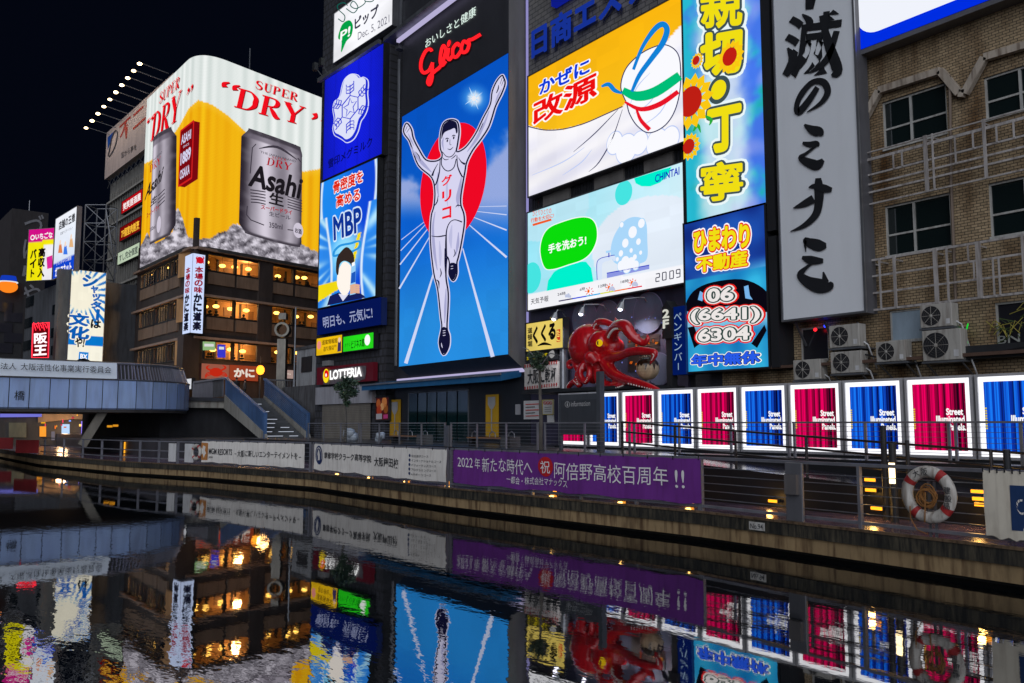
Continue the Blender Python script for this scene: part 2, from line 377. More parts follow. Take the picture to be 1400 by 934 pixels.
def lightbox(name, label, cat, plane, quad, depth=.3, face=(255, 255, 255), s=1.0, group=None, rim=.06, mat=None, samp=True, fn=None, nu=24, nv=24):
    TL, TR, BR, BL = rect(plane, quad)
    t = thing(name, label, cat, (BL+BR)/2-plane.n*depth/2, group)
    housing(plane, quad, depth, mat or DARKM, t, rim=rim)
    if fn is None:
        def fn(x, y, u, v): k = .93+.07*math.sin(u*math.pi)+.03*noise.noise((u*4, v*4, len(name) % 7)); return tuple(min(255, c*k) for c in face)
    p = MB(); p.col = []; p.uv = []
    m = led(s, 0, (0, 0), samp); p.mi(m)
    for j in range(nv+1):
        for i in range(nu+1):
            u, v = i/nu, j/nv; P = (TL*(1-u)+TR*u)*(1-v)+(BL*(1-u)+BR*u)*v+plane.n*.012
            p.v.append(P); x, y = proj(P); kk = cellk(u, v); p.col.append(lin(tuple(min(255, cc*kk) for cc in fn(x, y, u, v)))); p.uv.append((u, v))
    for j in range(nv):
        for i in range(nu): p.f.append((j*(nu+1)+i, (j+1)*(nu+1)+i, (j+1)*(nu+1)+i+1, j*(nu+1)+i+1)); p.m.append(0)
    p.build('lit_face', t)
    return t
def art(plane, base=.02, step=LIFT): return Art(plane, base, step)
def mix(a, b, t): t = max(0, min(1, t)); return tuple(x+(y-x)*t for x, y in zip(a, b))
def sst(a, b, x): t = max(0, min(1, (x-a)/(b-a))); return t*t*(3-2*t)
def interp(x, tab):
    if x <= tab[0][0]: return tab[0][1]
    for (x0, y0), (x1, y1) in zip(tab, tab[1:]):
        if x <= x1: return y0+(y1-y0)*(x-x0)/(x1-x0)
    return tab[-1][1]
W_ = (255, 255, 255)
EW = emi(W_); EK = emi((8, 10, 30)); ER = emi((240, 15, 30))
# ================================================================== THE SETTING
DZ, SZ = .8, 2.06                             # promenade deck, street level
# water
wm = bpy.data.materials.new('canal_water'); wm.use_nodes = True; t = wm.node_tree; b = t.nodes['Principled BSDF']; N = t.nodes.new; L = t.links.new
b.inputs['Base Color'].default_value = (.004, .006, .008, 1); b.inputs['Roughness'].default_value = .02; b.inputs['IOR'].default_value = 5.5
g = N('ShaderNodeNewGeometry'); mp = N('ShaderNodeMapping'); mp.inputs['Rotation'].default_value = (0, 0, .63); mp.inputs['Scale'].default_value = (.9, 2.0, 1); L(g.outputs['Position'], mp.inputs[0])
n1 = N('ShaderNodeTexNoise'); n1.inputs['Scale'].default_value = 1.9; n1.inputs['Detail'].default_value = 3; n1.inputs['Roughness'].default_value = .55; L(mp.outputs[0], n1.inputs['Vector'])
n2 = N('ShaderNodeTexNoise'); n2.inputs['Scale'].default_value = .16; n2.inputs['Detail'].default_value = 2; L(g.outputs['Position'], n2.inputs['Vector'])
mr = N('ShaderNodeMapRange'); mr.inputs[1].default_value = .38; mr.inputs[2].default_value = .68; mr.inputs[3].default_value = .12; mr.inputs[4].default_value = 1; L(n2.outputs[0], mr.inputs[0])
ml = N('ShaderNodeMath'); ml.operation = 'MULTIPLY'; L(n1.outputs[0], ml.inputs[0]); L(mr.outputs[0], ml.inputs[1])
bp = N('ShaderNodeBump'); bp.inputs['Strength'].default_value = .036; bp.inputs['Distance'].default_value = .1; L(ml.outputs[0], bp.inputs['Height']); L(bp.outputs[0], b.inputs['Normal'])
m = MB(); m.quad((-400, -260, 0), (200, -260, 0), (200, 60, 0), (-400, 60, 0), wm); struct(m.build('canal_water'))
# quay edge in plan (read off the photo on the deck level)
QP = [(1400, 750), (957, 699), (614, 667), (427, 646), (278, 636), (171, 631), (53, 622)]
QE = [atZ(x, y, DZ) for x, y in QP]
QE = [V((40, QE[0].y+.2, DZ))]+QE+[V((-150, QE[-1].y-3.5, DZ))]
mo = moss(); tan = paint((.29, .2, .1), .7, 0, .3, 1.4, .25, .7); wet = paint((.17, .12, .18), .2, 0, .45, 1.4, .15, .5, spec=.9)  # deck's purple is light from the panels, put into its base colour
wall = paint((.018, .017, .015), .55, 0, .5, 2, .4)
lipm = paint((.13, .085, .05), .5, 0, .5, 2.5, .3, .6); dk = MB(); q = MB(); mo_y = 0
def inset(k, d):
    a = QE[max(0, k-1)]; c = QE[min(len(QE)-1, k+1)]; e = (c-a).normalized(); n = V((e.y, -e.x, 0)); n = n if n.y > 0 else -n; return QE[k]+n*d
for k in range(len(QE)-1):
    a, c = QE[k].copy(), QE[k+1].copy(); a2, c2 = inset(k, .06), inset(k+1, .06)
    z = lambda p, h: V((p.x, p.y, h))
    dk.quad(z(a, DZ), z(c, DZ), V((c.x-.01, 24.5, DZ)), V((a.x-.01, 24.5, DZ)), wet)
    q.quad(z(a, DZ-.004), z(c, DZ-.004), z(c, .46), z(a, .46), mo)
    q.quad(z(a, .46), z(c, .46), z(c2, .46), z(a2, .46), mo)
    lp = (a-inset(k, 1)).normalized()*.03; lq = (c-inset(k+1, 1)).normalized()*.03; q.add([z(a+lp, DZ+.012), z(c+lq, DZ+.012), z(c+lq, DZ-.045), z(a+lp, DZ-.045), z(a-lp*2, DZ+.012), z(c-lq*2, DZ+.012), z(a, DZ-.045), z(c, DZ-.045)], [(0, 1, 2, 3), (4, 5, 1, 0), (3, 2, 7, 6)], lipm)
    q.quad(z(a2, .46), z(c2, .46), z(c2, .13), z(a2, .13), tan)
    q.quad(z(a2, .13), z(c2, .13), z(inset(k+1, .5), .13), z(inset(k, .5), .13), tan)
    q.quad(z(inset(k, .5), .13), z(inset(k+1, .5), .13), z(inset(k+1, .5), -1), z(inset(k, .5), -1), wall)
struct(dk.build('promenade_deck')); tag(q.build('quay_wall'), 'dark mossy quay wall with a tan lower beam along the far side of the canal', 'wall')
# street terrace behind the promenade
st = MB(); gr = paint((.05, .05, .055), .35, 0, .3, 1.2, .1); TY = 20.2
X0, X1, RY, TY2 = -21.0, 1.5, 19.6, 21.9; bkw = paint((.012, .012, .014), .5); st.box(-60, X0, TY, 40, DZ-.3, SZ, gr); st.box(X0, 40, TY2, 40, DZ-.3, SZ, gr); st.quad((-60, TY-.004, SZ), (X0, TY-.004, SZ), (X0, TY-.004, DZ), (-60, TY-.004, DZ), bkw); st.quad((X0, TY2-.004, SZ), (40, TY2-.004, SZ), (40, TY2-.004, DZ), (X0, TY2-.004, DZ), bkw); struct(st.build('street'))
far = MB(); far.box(-320, -60, 14.5, 200, DZ-.3, SZ-.02, gr); struct(far.build('ground'))
fq = MB(); fq.box(-320, 40, -60, -25, -1, 1.2, gr); struct(fq.build('near_bank'))
# ramp down from the terrace to the deck, wet and glossy
rp = MB()
rp.add([(X0, RY, SZ-.004), (X1, RY, DZ+.01), (X1, TY2-.01, DZ+.01), (X0, TY2-.01, SZ-.004), (X0, RY, DZ), (X1, RY, DZ), (X0, TY2-.01, DZ)], [(0, 4, 5, 1), (0, 3, 6, 4)], paint((.008, .008, .01), .5)); rp.add([(X0, RY, SZ-.004), (X1, RY, DZ+.01), (X1, TY2-.01, DZ+.01), (X0, TY2-.01, SZ-.004)], [(0, 1, 2, 3)], paint((.045, .043, .055), .14, 0, .35, 1.6, .1, spec=.8)); struct(rp.build('ramp'))
# ================================================================== MAIN FACADE BUILDINGS
PF = PY(26.0); P25 = PY(25.0); P256 = PY(25.6)
dkwall = brick((.028, .03, .04), (.02, .022, .03), (.01, .01, .013), .3, .09, stain=.3)
grwall = paint((.06, .062, .07), .7, 0, .3, .8, 0, .4)
bt = thing('sign_building', 'dark multi storey building whose front is covered by the large bright screens', 'building', (-34, 30, SZ))
m = MB(); m.box(-48.6, -22.0, 26.12, 46, SZ, 58, dkwall); m.build('wall', bt)
for x0, x1, y0, y1 in ((742, 778, 256, 300), (812, 852, 235, 275), (880, 920, 215, 250)):
    a, c = PF.at(x0, y0, .02), PF.at(x1, y1, .02); m = MB(); m.box(a.x, c.x, 26.0, 26.12, c.z, a.z, paint((.16, .15, .14), .7)); m.build('cladding_panel', bt)
m = MB()
for k in range(60): x = -34.2+k*.2; m.box(x, x+.05, 26.08, 26.118, 9.5, 17, DARKM)
m.build('louvre', bt)
# vertical light line left of the screens
m = MB(); a = PF.at(722, 0, 0); m.box(a.x-.07, a.x+.02, 25.9, 26.0, PF.at(722, 487).z, 34, emi((150, 145, 205), .9)); m.build('edge_light', bt)
# ---- the running athlete screen
gl = thing('runner_billboard', 'tall blue illuminated billboard of a runner in front of a red disc', 'billboard', (-40.6, 25.5, 6.5))
xl, xr = P25.at(548, 300).x, P25.at(695.5, 300).x; zb = 6.55; zt = 30.0; zm = 22.4
m = MB(); gb = paint((.17, .165, .16), .6, 0, .15, .6, 0, .2)
m.add([(xl, 25, zb), (xr, 25, zb), (xr, 25, zt), (xl, 25, zt), (xl, 26.1, zb-.8), (xr, 26.1, zb-.8), (xr, 26.1, zt), (xl, 26.1, zt)], [(3, 2, 6, 7), (1, 5, 6, 2), (4, 0, 3, 7)], gb)
m.add([(xl, 25, zb), (xr, 25, zb), (xr, 26.1, zb-.8), (xl, 26.1, zb-.8)], [(0, 1, 2, 3)], paint((.03, .03, .04), .5))
m.quad((xl, 25, zb), (xr, 25, zb), (xr, 25, zt), (xl, 25, zt), paint((.012, .013, .018), .5)); m.build('housing', gl)
def quad3(pl, x0, x1, z0, z1, y=None): return [V((x0, pl, z1)), V((x1, pl, z1)), V((x1, pl, z0)), V((x0, pl, z0))]
def wpicture(c4, fn, nu, nv, mat, name, parent):
    TL, TR, BR, BL = c4; b_ = MB(); b_.col = []; b_.uv = []; b_.mi(mat)
    for j in range(nv+1):
        for i in range(nu+1):
            u, v = i/nu, j/nv; P = (TL*(1-u)+TR*u)*(1-v)+(BL*(1-u)+BR*u)*v; b_.v.append(P); x, y = proj(P); b_.col.append(lin(fn(x, y, u, v))); b_.uv.append((u, v))
    for j in range(nv):
        for i in range(nu): b_.f.append((j*(nu+1)+i, (j+1)*(nu+1)+i, (j+1)*(nu+1)+i+1, j*(nu+1)+i+1)); b_.m.append(0)
    return b_.build(name, parent)
def glico(x, y, u, v):
    c = mix((8, 88, 205), (14, 104, 222), v*2) if v < .5 else mix((14, 104, 222), (42, 150, 238), (v-.5)*3)
    ck_ = cellk(u, v, 9); c = tuple(q*ck_ for q in c); n = noise.fractal((x*.03, y*.03, 1), .8, 2, 4)
    cl = sst(-18, 14, (y-(248+(x-548)*.55))+22*n)*sst(305, 262, y) if x < 612 else 0
    cr = sst(-22, 20, (y-(262-(x-640)*1.45))+22*n)*sst(330, 265, y) if x > 622 else 0
    c = mix(c, (196, 198, 238), max(cl, cr)*.78)
    d = math.hypot(x-649, (y-135)); s_ = sst(13, 4, d); c = mix(c, (90, 180, 255), .8*sst(26, 4, d)); c = mix(c, (250, 250, 255), s_)
    return c
wpicture(quad3(24.985, xl+.03, xr-.03, zb+.03, zm), glico, 90, 130, led(.95, .16, (150, 240)), 'lit_screen', gl)
m = MB(); m.box(xl+.02, xr-.02, 24.975, 24.998, zm+.02, zt, paint((.035, .036, .042), .45, 0, .15)); m.build('dark_top_panel', gl)
A = art(P25, .05, )
EW2 = emi((214, 212, 240)); NV = emi((18, 18, 52)); LN = emi((205, 215, 245)); RD = emi((238, 8, 36))
# track lines, sun, disc
for a_, b_, w0, w1 in (((603, 345), (556, 497), 1.5, 5), ((634, 340), (675, 488), 1.5, 5.5), ((592, 318), (547, 395), 1, 2.4), ((643, 308), (694, 352), 1.2, 3), ((590, 308), (548, 362), 1, 1.8), ((648, 297), (694, 315), 1, 2), ((588, 302), (549, 343), .8, 1.2), ((650, 289), (694, 294), .8, 1.4), ((586, 300), (550, 328), .7, 1), ((650, 283), (694, 282), .6, 1)):
    A.stroke([a_, b_], [w0, w1], LN, 1, 0)
for ang in range(8):
    dx, dy = math.cos(ang*math.pi/4+.3), math.sin(ang*math.pi/4+.3); l = 13 if ang % 2 else 9
    A.stroke([(649+dx*3, 135+dy*3*1.2), (649+dx*l, 135+dy*l*1.3)], [2.2, .3], emi((190, 225, 255)), 1, 0)
A.circ(618.5, 250, 3.55, RD, 1.5, ry=3.35, n=48)
# a plain athlete with both arms raised: white rim, dark outline, pale fill
body = [(688, 104), (690.5, 107), (692.5, 115), (688, 128), (683, 138), (678.5, 148), (674, 163), (669, 176), (660, 190), (648, 206), (640, 222), (637.5, 235), (634.5, 252), (632, 268), (632, 281), (636, 293), (636.5, 308), (632, 336), (628.5, 352), (626.5, 360), (626.5, 375), (621.5, 384), (616, 375), (616.5, 360), (613, 352), (611.5, 378), (614.6, 400), (614.4, 421), (613, 448), (616, 460), (615, 475), (608, 485), (602.5, 469), (606, 448), (604.5, 433), (600.5, 396), (595, 373), (590.5, 330), (591.5, 297), (595.3, 282), (596.5, 261), (592, 243), (574, 226.5), (564.5, 201), (561, 192), (555, 184), (553.8, 177), (557.8, 169), (564, 177), (567, 190), (574.6, 205), (584, 219), (597, 221), (605, 217), (606.5, 211), (604, 203), (604, 186), (608, 170), (617, 164.5), (627, 167), (629.5, 181), (627.5, 197), (626.5, 208), (638.6, 202), (652, 184), (663, 161.5), (672.5, 143), (675, 126), (681, 112)]
def area(p): return sum(p[i-1][0]*p[i][1]-p[i][0]*p[i-1][1] for i in range(len(p)))/2
def grow(p, d):
    n = len(p); s_ = 1 if area(p) > 0 else -1; o = []
    for i in range(n):
        a_, b_ = p[i-1], p[(i+1) % n]; dx, dy = b_[0]-a_[0], b_[1]-a_[1]; l = math.hypot(dx, dy) or 1; o.append((p[i][0]+s_*dy/l*d, p[i][1]-s_*dx/l*d))
    return o
bs = crom(body, True, 4)
A.poly2(bs, NV, 3)
A.stroke(bs, 4.6, EW2, 2.4, 0, True); A.stroke(bs, 2.2, NV, 3.4, 0, True)
A.poly2(grow(bs, -.9), EW2, 4)
sk = lambda p, wd, L=5, c=NV: A.stroke(p, wd, c, L)
SH1 = emi((168, 168, 208)); SH2 = emi((190, 190, 224))
for p, wd in (([(633, 242), (631, 256), (628, 272), (629, 284)], [1, 4, 5, 1]), ([(671, 152), (664, 170), (654, 190), (641, 208)], [1, 3, 4, 1]), ([(563, 200), (570, 212), (580, 224), (592, 236)], [1, 3, 5, 1]), ([(597, 290), (594, 312), (596, 345), (600, 370)], [1, 3, 4, 1]), ([(629, 318), (628, 335), (625, 350)], [1, 4, 1]), ([(612, 395), (611, 420), (610, 442)], [1, 3.4, 1]), ([(601, 236), (600, 256), (602, 270)], [1, 3, 1]), ([(609, 188), (607, 196), (609, 206)], [.5, 2.6, .5]), ([(688, 122), (683, 132), (679, 142)], [.6, 2.4, .6]), ([(560, 183), (564, 192), (568, 200)], [.6, 2.2, .6])): A.stroke(p, wd, SH1, 4.5)
for p, wd in (([(614, 240), (613, 262), (614, 282)], [1, 3, 1]), ([(620, 308), (618, 325), (619, 340)], [1, 5, 1]), ([(603, 330), (604, 348), (604, 364)], [1, 4, 1])): A.stroke(p, wd, SH2, 4.4)
A.poly2([(606, 191), (606, 183), (609, 171), (617, 165.5), (626, 168), (628, 180), (626, 183), (624, 176), (618, 178), (611, 181), (608, 185)], NV, 5, 4)   # hair
sk([(611, 191), (613.5, 189.6), (616, 190.4)], [.8, 1.5, .8]); sk([(620, 187), (622.5, 185.6), (625, 186.4)], [.8, 1.5, .8])
A.circ(613.8, 193, .085, NV, 5); A.circ(622.6, 189, .085, NV, 5)
sk([(617.5, 191), (617.4, 198), (619.5, 198.5)], [.5, .8, .5]); sk([(614, 204), (618, 205), (622, 201.5)], [.5, 1.3, .5]); sk([(607, 208), (612, 214), (618, 215), (623, 211), (626, 205)], [.8, 1, 1.2, 1, .8])
sk([(607, 216), (611, 219), (616, 218)], [.6, 1.2, .5]); sk([(619, 218), (623, 215), (626, 212)], [.5, 1.2, .6])
sk([(606, 217), (606, 226), (611, 233), (617, 234), (623, 229), (626, 218)], 1.3); sk([(604, 219), (603, 235), (599.5, 249), (596, 255)], [1, 1.6, 2, 1]); sk([(627, 213), (628, 228), (633, 240), (636, 243)], [1, 1.6, 2, 1])
sk([(593, 241), (596, 233), (601, 224)], [3, 1.5, .6]); sk([(638, 225), (633, 222), (629, 216)], [3.2, 1.6, .6])
sk([(596, 282), (600, 276), (601, 268)], [1, 1.6, .4]); sk([(632, 282), (628, 281), (625, 284)], [1, 1.6, .4])
sk([(592, 323), (600, 324), (608, 323), (612.5, 322)], [.8, 1.4, 1.8, 1]); sk([(612.5, 352), (612, 335), (612.8, 316), (617, 305), (624, 301), (634, 304)], [2.6, 2.6, 1.6, 1.2, 1.2, 1.8])
sk([(611, 340), (611, 360), (611.6, 378)], [2, 2.4, 1]); sk([(604, 367), (605.5, 374), (603.5, 380)], [.5, 1.6, .5]); sk([(599, 383), (602, 386), (602.5, 395)], [1, 2, .5]); sk([(623, 341), (624.5, 347), (622, 352)], [.5, 1.4, .5])
sk([(570, 208), (575, 214), (577, 221)], [.6, 1.3, .4]); sk([(657, 181), (661, 173), (663, 168)], [.5, 1.1, .4]); sk([(681, 128), (683.5, 122), (684, 117)], [1, 1.6, .6])
for p in (((686, 116), (689, 107)), ((688, 118), (691, 110)), ((556, 180), (559, 173)), ((558, 182), (562, 176))): sk(list(p), [.5, .8])
A.poly2([(616.8, 361), (625.8, 361), (626, 374), (621.5, 383), (616.6, 374)], NV, 5, 3); A.poly2([(606, 449), (613, 449), (615.6, 460), (614.6, 475), (608, 484), (603, 469)], NV, 5, 3)
for y in (452, 455, 458.5): sk([(608, y+.6), (611.5, y)], .9, 6, EW2)
for y in (364, 367.5): sk([(619, y+.5), (622, y)], .8, 6, EW2)
sk([(606, 469), (606.5, 473), (607.5, 476)], [.5, 1.3, .4], 6, EW2)
A.build('runner_artwork', gl)
A = art(P25, .05)
for ch, (x0, y0, x1, y1) in (('グ', (606.5, 239, 620, 254)), ('リ', (607.5, 259.5, 619, 276)), ('コ', (607.5, 282.5, 619, 299.5))):
    A.text(ch, (x0, y0+3.5), (x1, y0), (x0, y1+1), RD, 6, .03)
A.build('shirt_lettering', gl)
A = art(P25, .05); wl = emi((230, 250, 240), 1.0)
A.text('おいしさと健康', (583, 54.5), (652, 8), (583, 67), wl, 2, .006); A.build('lettering', gl)
A = art(P25, .06); neon = emi((255, 30, 38), 1.35); ng = paint((.14, .01, .012), .5)
G = [[(592, 71), (590, 68), (584, 70), (578, 82), (577, 94), (581, 100), (588, 97), (592, 89), (593, 86)], [(593, 86), (592.5, 96), (592, 108), (589, 116), (586.5, 113), (589, 105), (596, 98), (603, 92), (608, 82), (611, 69), (608, 63), (605, 70), (603.5, 84), (606, 90), (611, 84)], [(615, 66), (613.5, 78), (616, 82), (620, 77)], [(630, 64), (627, 60), (621, 67), (621, 77), (626, 78), (632, 70)], [(641, 60), (636, 57), (632.5, 65), (634, 72), (640, 70), (643, 61), (642, 56), (648, 54), (659, 47.5)]]
for g_ in G: A.stroke(g_, 4.6, neon, 2, 6); A.stroke(g_, 7.2, ng, 1, 6)
A.circ(615.3, 60, .2, neon, 2); A.build('script_logo', gl)
m = MB(); bar = emi((190, 182, 222), .9, True); pb = P25.off(-1.0)
a, c = PF.at(545, 520), PF.at(717, 510); m.box(a.x, c.x, 25.86, 26.0, 5.72, 5.92, bar); m.build('light_bar', gl)
m = MB(); a, c = P25.at(554, 58), P25.at(640, 0); m.beam(V((xl-.25, 24.9, 27.1)), V((xl-.25, 24.9, 32)), .2, .2, METAL)
m.box(xl-.5, xl-.05, 24.7, 26, 26.9, 27.1, METAL); m.build('bracket', gl)
m = MB(); m.box(xl-.05, xr+.1, 24.55, 24.75, 27.22, 27.42, bar); m.build('light_bar', gl)
m = MB(); m.box(xl-1.0, xr+.4, 24.1, 25.1, 27.5, 27.75, METAL)
for k in range(5): x = xl-.6+k*2.9; m.beam((x, 24.2, 27.6), (x, 26.1, 29.3), .15, .2, METAL)
m.build('lamp_gantry', gl)
# ---- yellow cold medicine style screen
def kz(x, y, u, v):
    base = mix((255, 186, 16), (255, 204, 36), v)
    edge = interp(x, [(722, 172), (745, 178), (770, 177), (800, 169), (830, 156), (852, 146), (870, 120), (890, 80), (935, 30)])
    if y > edge:
        c = (252, 250, 255); s_ = .5+.5*math.sin((x+y*1.6)*.11); return mix(c, (222, 222, 244), .6*s_*sst(0, 40, y-edge))
    return base
kq = [(723, 107), (935, -12), (935, 193), (723, 270)]
k1 = lightbox('medicine_screen', 'yellow and white screen with blue and red lettering above the pale cyan screen', 'screen', PF.off(.35), kq, .4, s=.98, fn=kz, nu=110, nv=90, mat=paint((.05, .05, .055), .5))
PK = PF.off(.37); A = art(PK); A.clip = kq
A.text('かぜに', (739, 112), (806.5, 80), (739, 130), emi((10, 60, 220)), 3, .035, [(.06, EW)])
A.text('改源', (731, 141), (816, 99), (731, 172), emi((238, 14, 16)), 3, .03, [(.05, EW)])
bl = emi((40, 45, 90)); lb = emi((190, 205, 245))
# generic wind sack: billowing cloth tied with a cord, a ribbon looping over it
A.stroke([(722, 173), (745, 178), (770, 177), (800, 169), (830, 156), (852, 146)], 1.4, bl, 2)
for p in ([(852, 150), (838, 190), (820, 222), (806, 235)], [(846, 150), (815, 182), (785, 208)], [(770, 240), (796, 222), (810, 205)], [(728, 240), (770, 222), (800, 202)]): A.stroke(p, [.6]+[1.4]*(len(p)-2)+[.5], bl if p[0][0] > 840 else lb, 2)
sack = [(858, 142), (850, 120), (856, 96), (872, 78), (892, 66), (912, 62), (928, 74), (932, 100), (930, 130), (922, 156), (908, 174), (888, 182), (872, 172), (862, 156)]
A.poly2(sack, emi((250, 250, 255)), 2, 5); A.stroke(sack, 1.5, bl, 3, 5, True)
for p in ([(862, 146), (872, 120), (890, 100)], [(868, 156), (890, 140), (908, 112)], [(880, 172), (904, 154), (920, 124)]): A.stroke(p, [.5, 1.4, .5], lb, 3)
A.stroke([(853, 124), (872, 132), (898, 126), (931, 104)], [9, 13, 14, 12], emi((0, 190, 120)), 4); A.stroke([(856, 140), (878, 150), (904, 143), (929, 126)], [3, 6, 7, 6], emi((232, 20, 40)), 5)
A.stroke([(872, 150), (878, 165), (890, 178)], [3, 5, 6], emi((232, 20, 40)), 5)
A.stroke([(868, 96), (880, 66), (896, 42), (908, 34), (914, 42), (908, 60), (892, 82), (876, 104), (866, 126)], [4, 5, 7, 8, 8, 8, 7, 6, 4], emi((16, 130, 215)), 6)
A.stroke([(824, 119), (834, 116), (842, 124), (852, 128)], [3, 6, 6, 3], emi((16, 130, 215)), 5)
for x, y, r in ((842, 196, .5), (858, 204, .65), (876, 196, .5), (900, 196, .6), (918, 190, .5)): A.circ(x, y, r, emi((250, 250, 255)), 2); A.circ(x, y, r+.05, lb, 1.6)
A.build('screen_artwork', k1)
# ---- pale cyan screen
cq = [(722, 291), (935, 222.5), (937, 386), (722, 425)]
def ch(x, y, u, v):
    top = interp(x, [(722, 402), (937, 361)])
    if y > top: return (250, 250, 255)
    c = mix((150, 232, 250), (226, 244, 252), u*.75+.2*v)
    if (x-905)**2/95**2+(y-345)**2/78**2 < 1: c = (228, 238, 250)
    elif x < 805 and (x-735)**2/72**2+(y-270)**2/60**2 < 1: c = mix(c, (196, 236, 250), .8)
    return c
c1 = lightbox('weather_screen', 'pale cyan screen with a green speech bubble and a clock above the octopus', 'screen', PF.off(.35), cq, .4, s=1.0, fn=ch, nu=100, nv=70, mat=paint((.05, .05, .055), .5))
A = art(PF.off(.37)); A.clip = cq; TQ = emi((0, 240, 205)); TQ2 = emi((70, 228, 225)); GRN = emi((10, 220, 12)); DB = emi((12, 40, 190))
A.circ(854, 264, .55, TQ2, 1); A.poly2([(867, 242), (870, 251), (878, 255), (890, 255), (903, 250), (913, 241), (919, 228.5)], TQ, 1, 0)
A.poly2([(748, 398), (750, 384), (758, 372), (772, 363), (790, 358), (802, 358), (809, 367), (812, 385)], TQ, 1, 0); A.circ(728, 380, .78, TQ2, 1)
bub = [(740, 345), (743, 325), (752, 312), (770, 304), (792, 298), (808, 299), (816, 309), (817, 327), (810, 344), (798, 355), (778, 362), (758, 368), (746, 366)]
A.poly2(bub, GRN, 3, 5); A.poly2(grow(bub, 1.2), EW, 2.4, 5)
A.text('手を洗おう!', (751.5, 335), (803, 322), (751.5, 347), EW, 5, .03)
A.text('CHINTAI', (897, 240), (930, 228.5), (897, 250), DB, 3, .02)
OR = emi((240, 90, 30)); A.text('ひとりひとりの', (729.5, 289), (755, 284.5), (729.5, 296), OR, 3, .01); A.text('行動を大切に!', (727, 299), (758.5, 291.5), (727, 305), OR, 3, .02); A.stroke([(729.5, 308), (755, 300.5)], 3, OR, 3, 0)
A.text('天気予報', (727, 409), (751, 404), (727, 417), emi((30, 30, 45)), 3, .006)
for s_, x, y in (('24時', 763.5, 400.5), ('6時', 794, 394), ('12時', 819.5, 389.5), ('18時', 850, 383.5)): A.text(s_, (x, y), (x+(7 if len(s_) == 2 else 11), y-1.8), (x, y+4.5), emi((40, 40, 60)), 3, .01)
SUN = emi((250, 110, 10)); CLD = emi((190, 198, 225))
for x, y, su, cl in ((779, 405, 0, 1), (807, 398.5, 1, 0), (835, 393.5, 1, 1), (866.5, 387, 1, 1)):
    if su:
        for k in range(8): a_ = k*math.pi/4; A.stroke([(x+3.6*math.cos(a_), y+3.6*math.sin(a_)), (x+6*math.cos(a_), y+6*math.sin(a_))], 1, emi((230, 40, 20)), 3, 0)
        A.circ(x, y, .085, SUN, 3)
    if cl:
        for dx, dy, r in ((3, 3, .07), (6, 2.5, .09), (8.5, 4, .06)): A.circ(x+dx-(5 if not su else 1), y+dy-(3 if not su else 1), r*1.2, CLD, 4)
cols = [(40, 20, 90), (0, 60, 220), (0, 170, 230), (220, 220, 40), (245, 120, 20), (230, 10, 60), (130, 0, 130)]
for k in range(6):
    x0, x1 = 765+k*19, 765+(k+1)*19; f_ = lambda x: 412-(x-765)*.18; A.stroke([(x0, f_(x0)), (x1, f_(x1))], 1.6, emi(cols[k]), 3, 0)
SEG = {'2': 'abged', '0': 'abcdef', '9': 'abcdfg'}; dg_ = emi((55, 55, 75))
for i, cch in enumerate('2009'):
    x = 898+i*9+(1 if i > 1 else 0); y = 375-i*1.9; w_, h_ = 5, 10.5
    P_ = {'a': ((0, 0), (1, 0)), 'b': ((1, 0), (1, .5)), 'c': ((1, .5), (1, 1)), 'd': ((0, 1), (1, 1)), 'e': ((0, .5), (0, 1)), 'f': ((0, 0), (0, .5)), 'g': ((0, .5), (1, .5))}
    for k in SEG[cch]: A.stroke([(x+P_[k][0][0]*w_, y+P_[k][0][1]*h_-P_[k][0][0]), (x+P_[k][1][0]*w_, y+P_[k][1][1]*h_-P_[k][1][0])], 1.3, dg_, 3, 0)
# wash basin, tap and foam
SK = emi((120, 150, 225)); LBL = emi((170, 215, 250))
A.poly2([(831, 373), (889, 362), (889, 368), (831, 380.5)], emi((140, 150, 225)), 3); A.stroke([(831, 374), (889, 363)], 1, DB, 4, 0)
A.stroke([(821, 382), (821, 362), (825, 356), (832, 354), (840, 352), (842, 357)], [7, 7, 7, 6, 5, 4], emi((215, 228, 250)), 3); A.stroke([(818, 383), (817.5, 361), (822, 354), (832, 351), (842, 349)], .9, DB, 4); A.stroke([(830, 345), (838, 343.5)], 3, LBL, 4, 0); A.stroke([(834, 346), (834, 352)], 1.4, DB, 4, 0)
for x, y, r in ((852, 364, .22), (858, 359, .27), (866, 360, .25), (872, 363, .2), (860, 366, .25), (847, 355, .1), (871, 352, .12), (879, 346, .09), (852, 347, .14), (866, 343, .1), (858, 333, .2), (876, 331, .14), (868, 318, .26), (853, 308, .12), (880, 306, .2)): A.circ(x, y, r, emi((245, 248, 255)), 4); A.circ(x, y, r+.035, LBL, 3.5)
A.poly2([(836, 348), (838, 330), (846, 313), (858, 300), (872, 297), (884, 304), (886, 330), (886, 352), (878, 360), (856, 362), (842, 360)], LBL, 2, 5)
A.build('screen_artwork', c1)
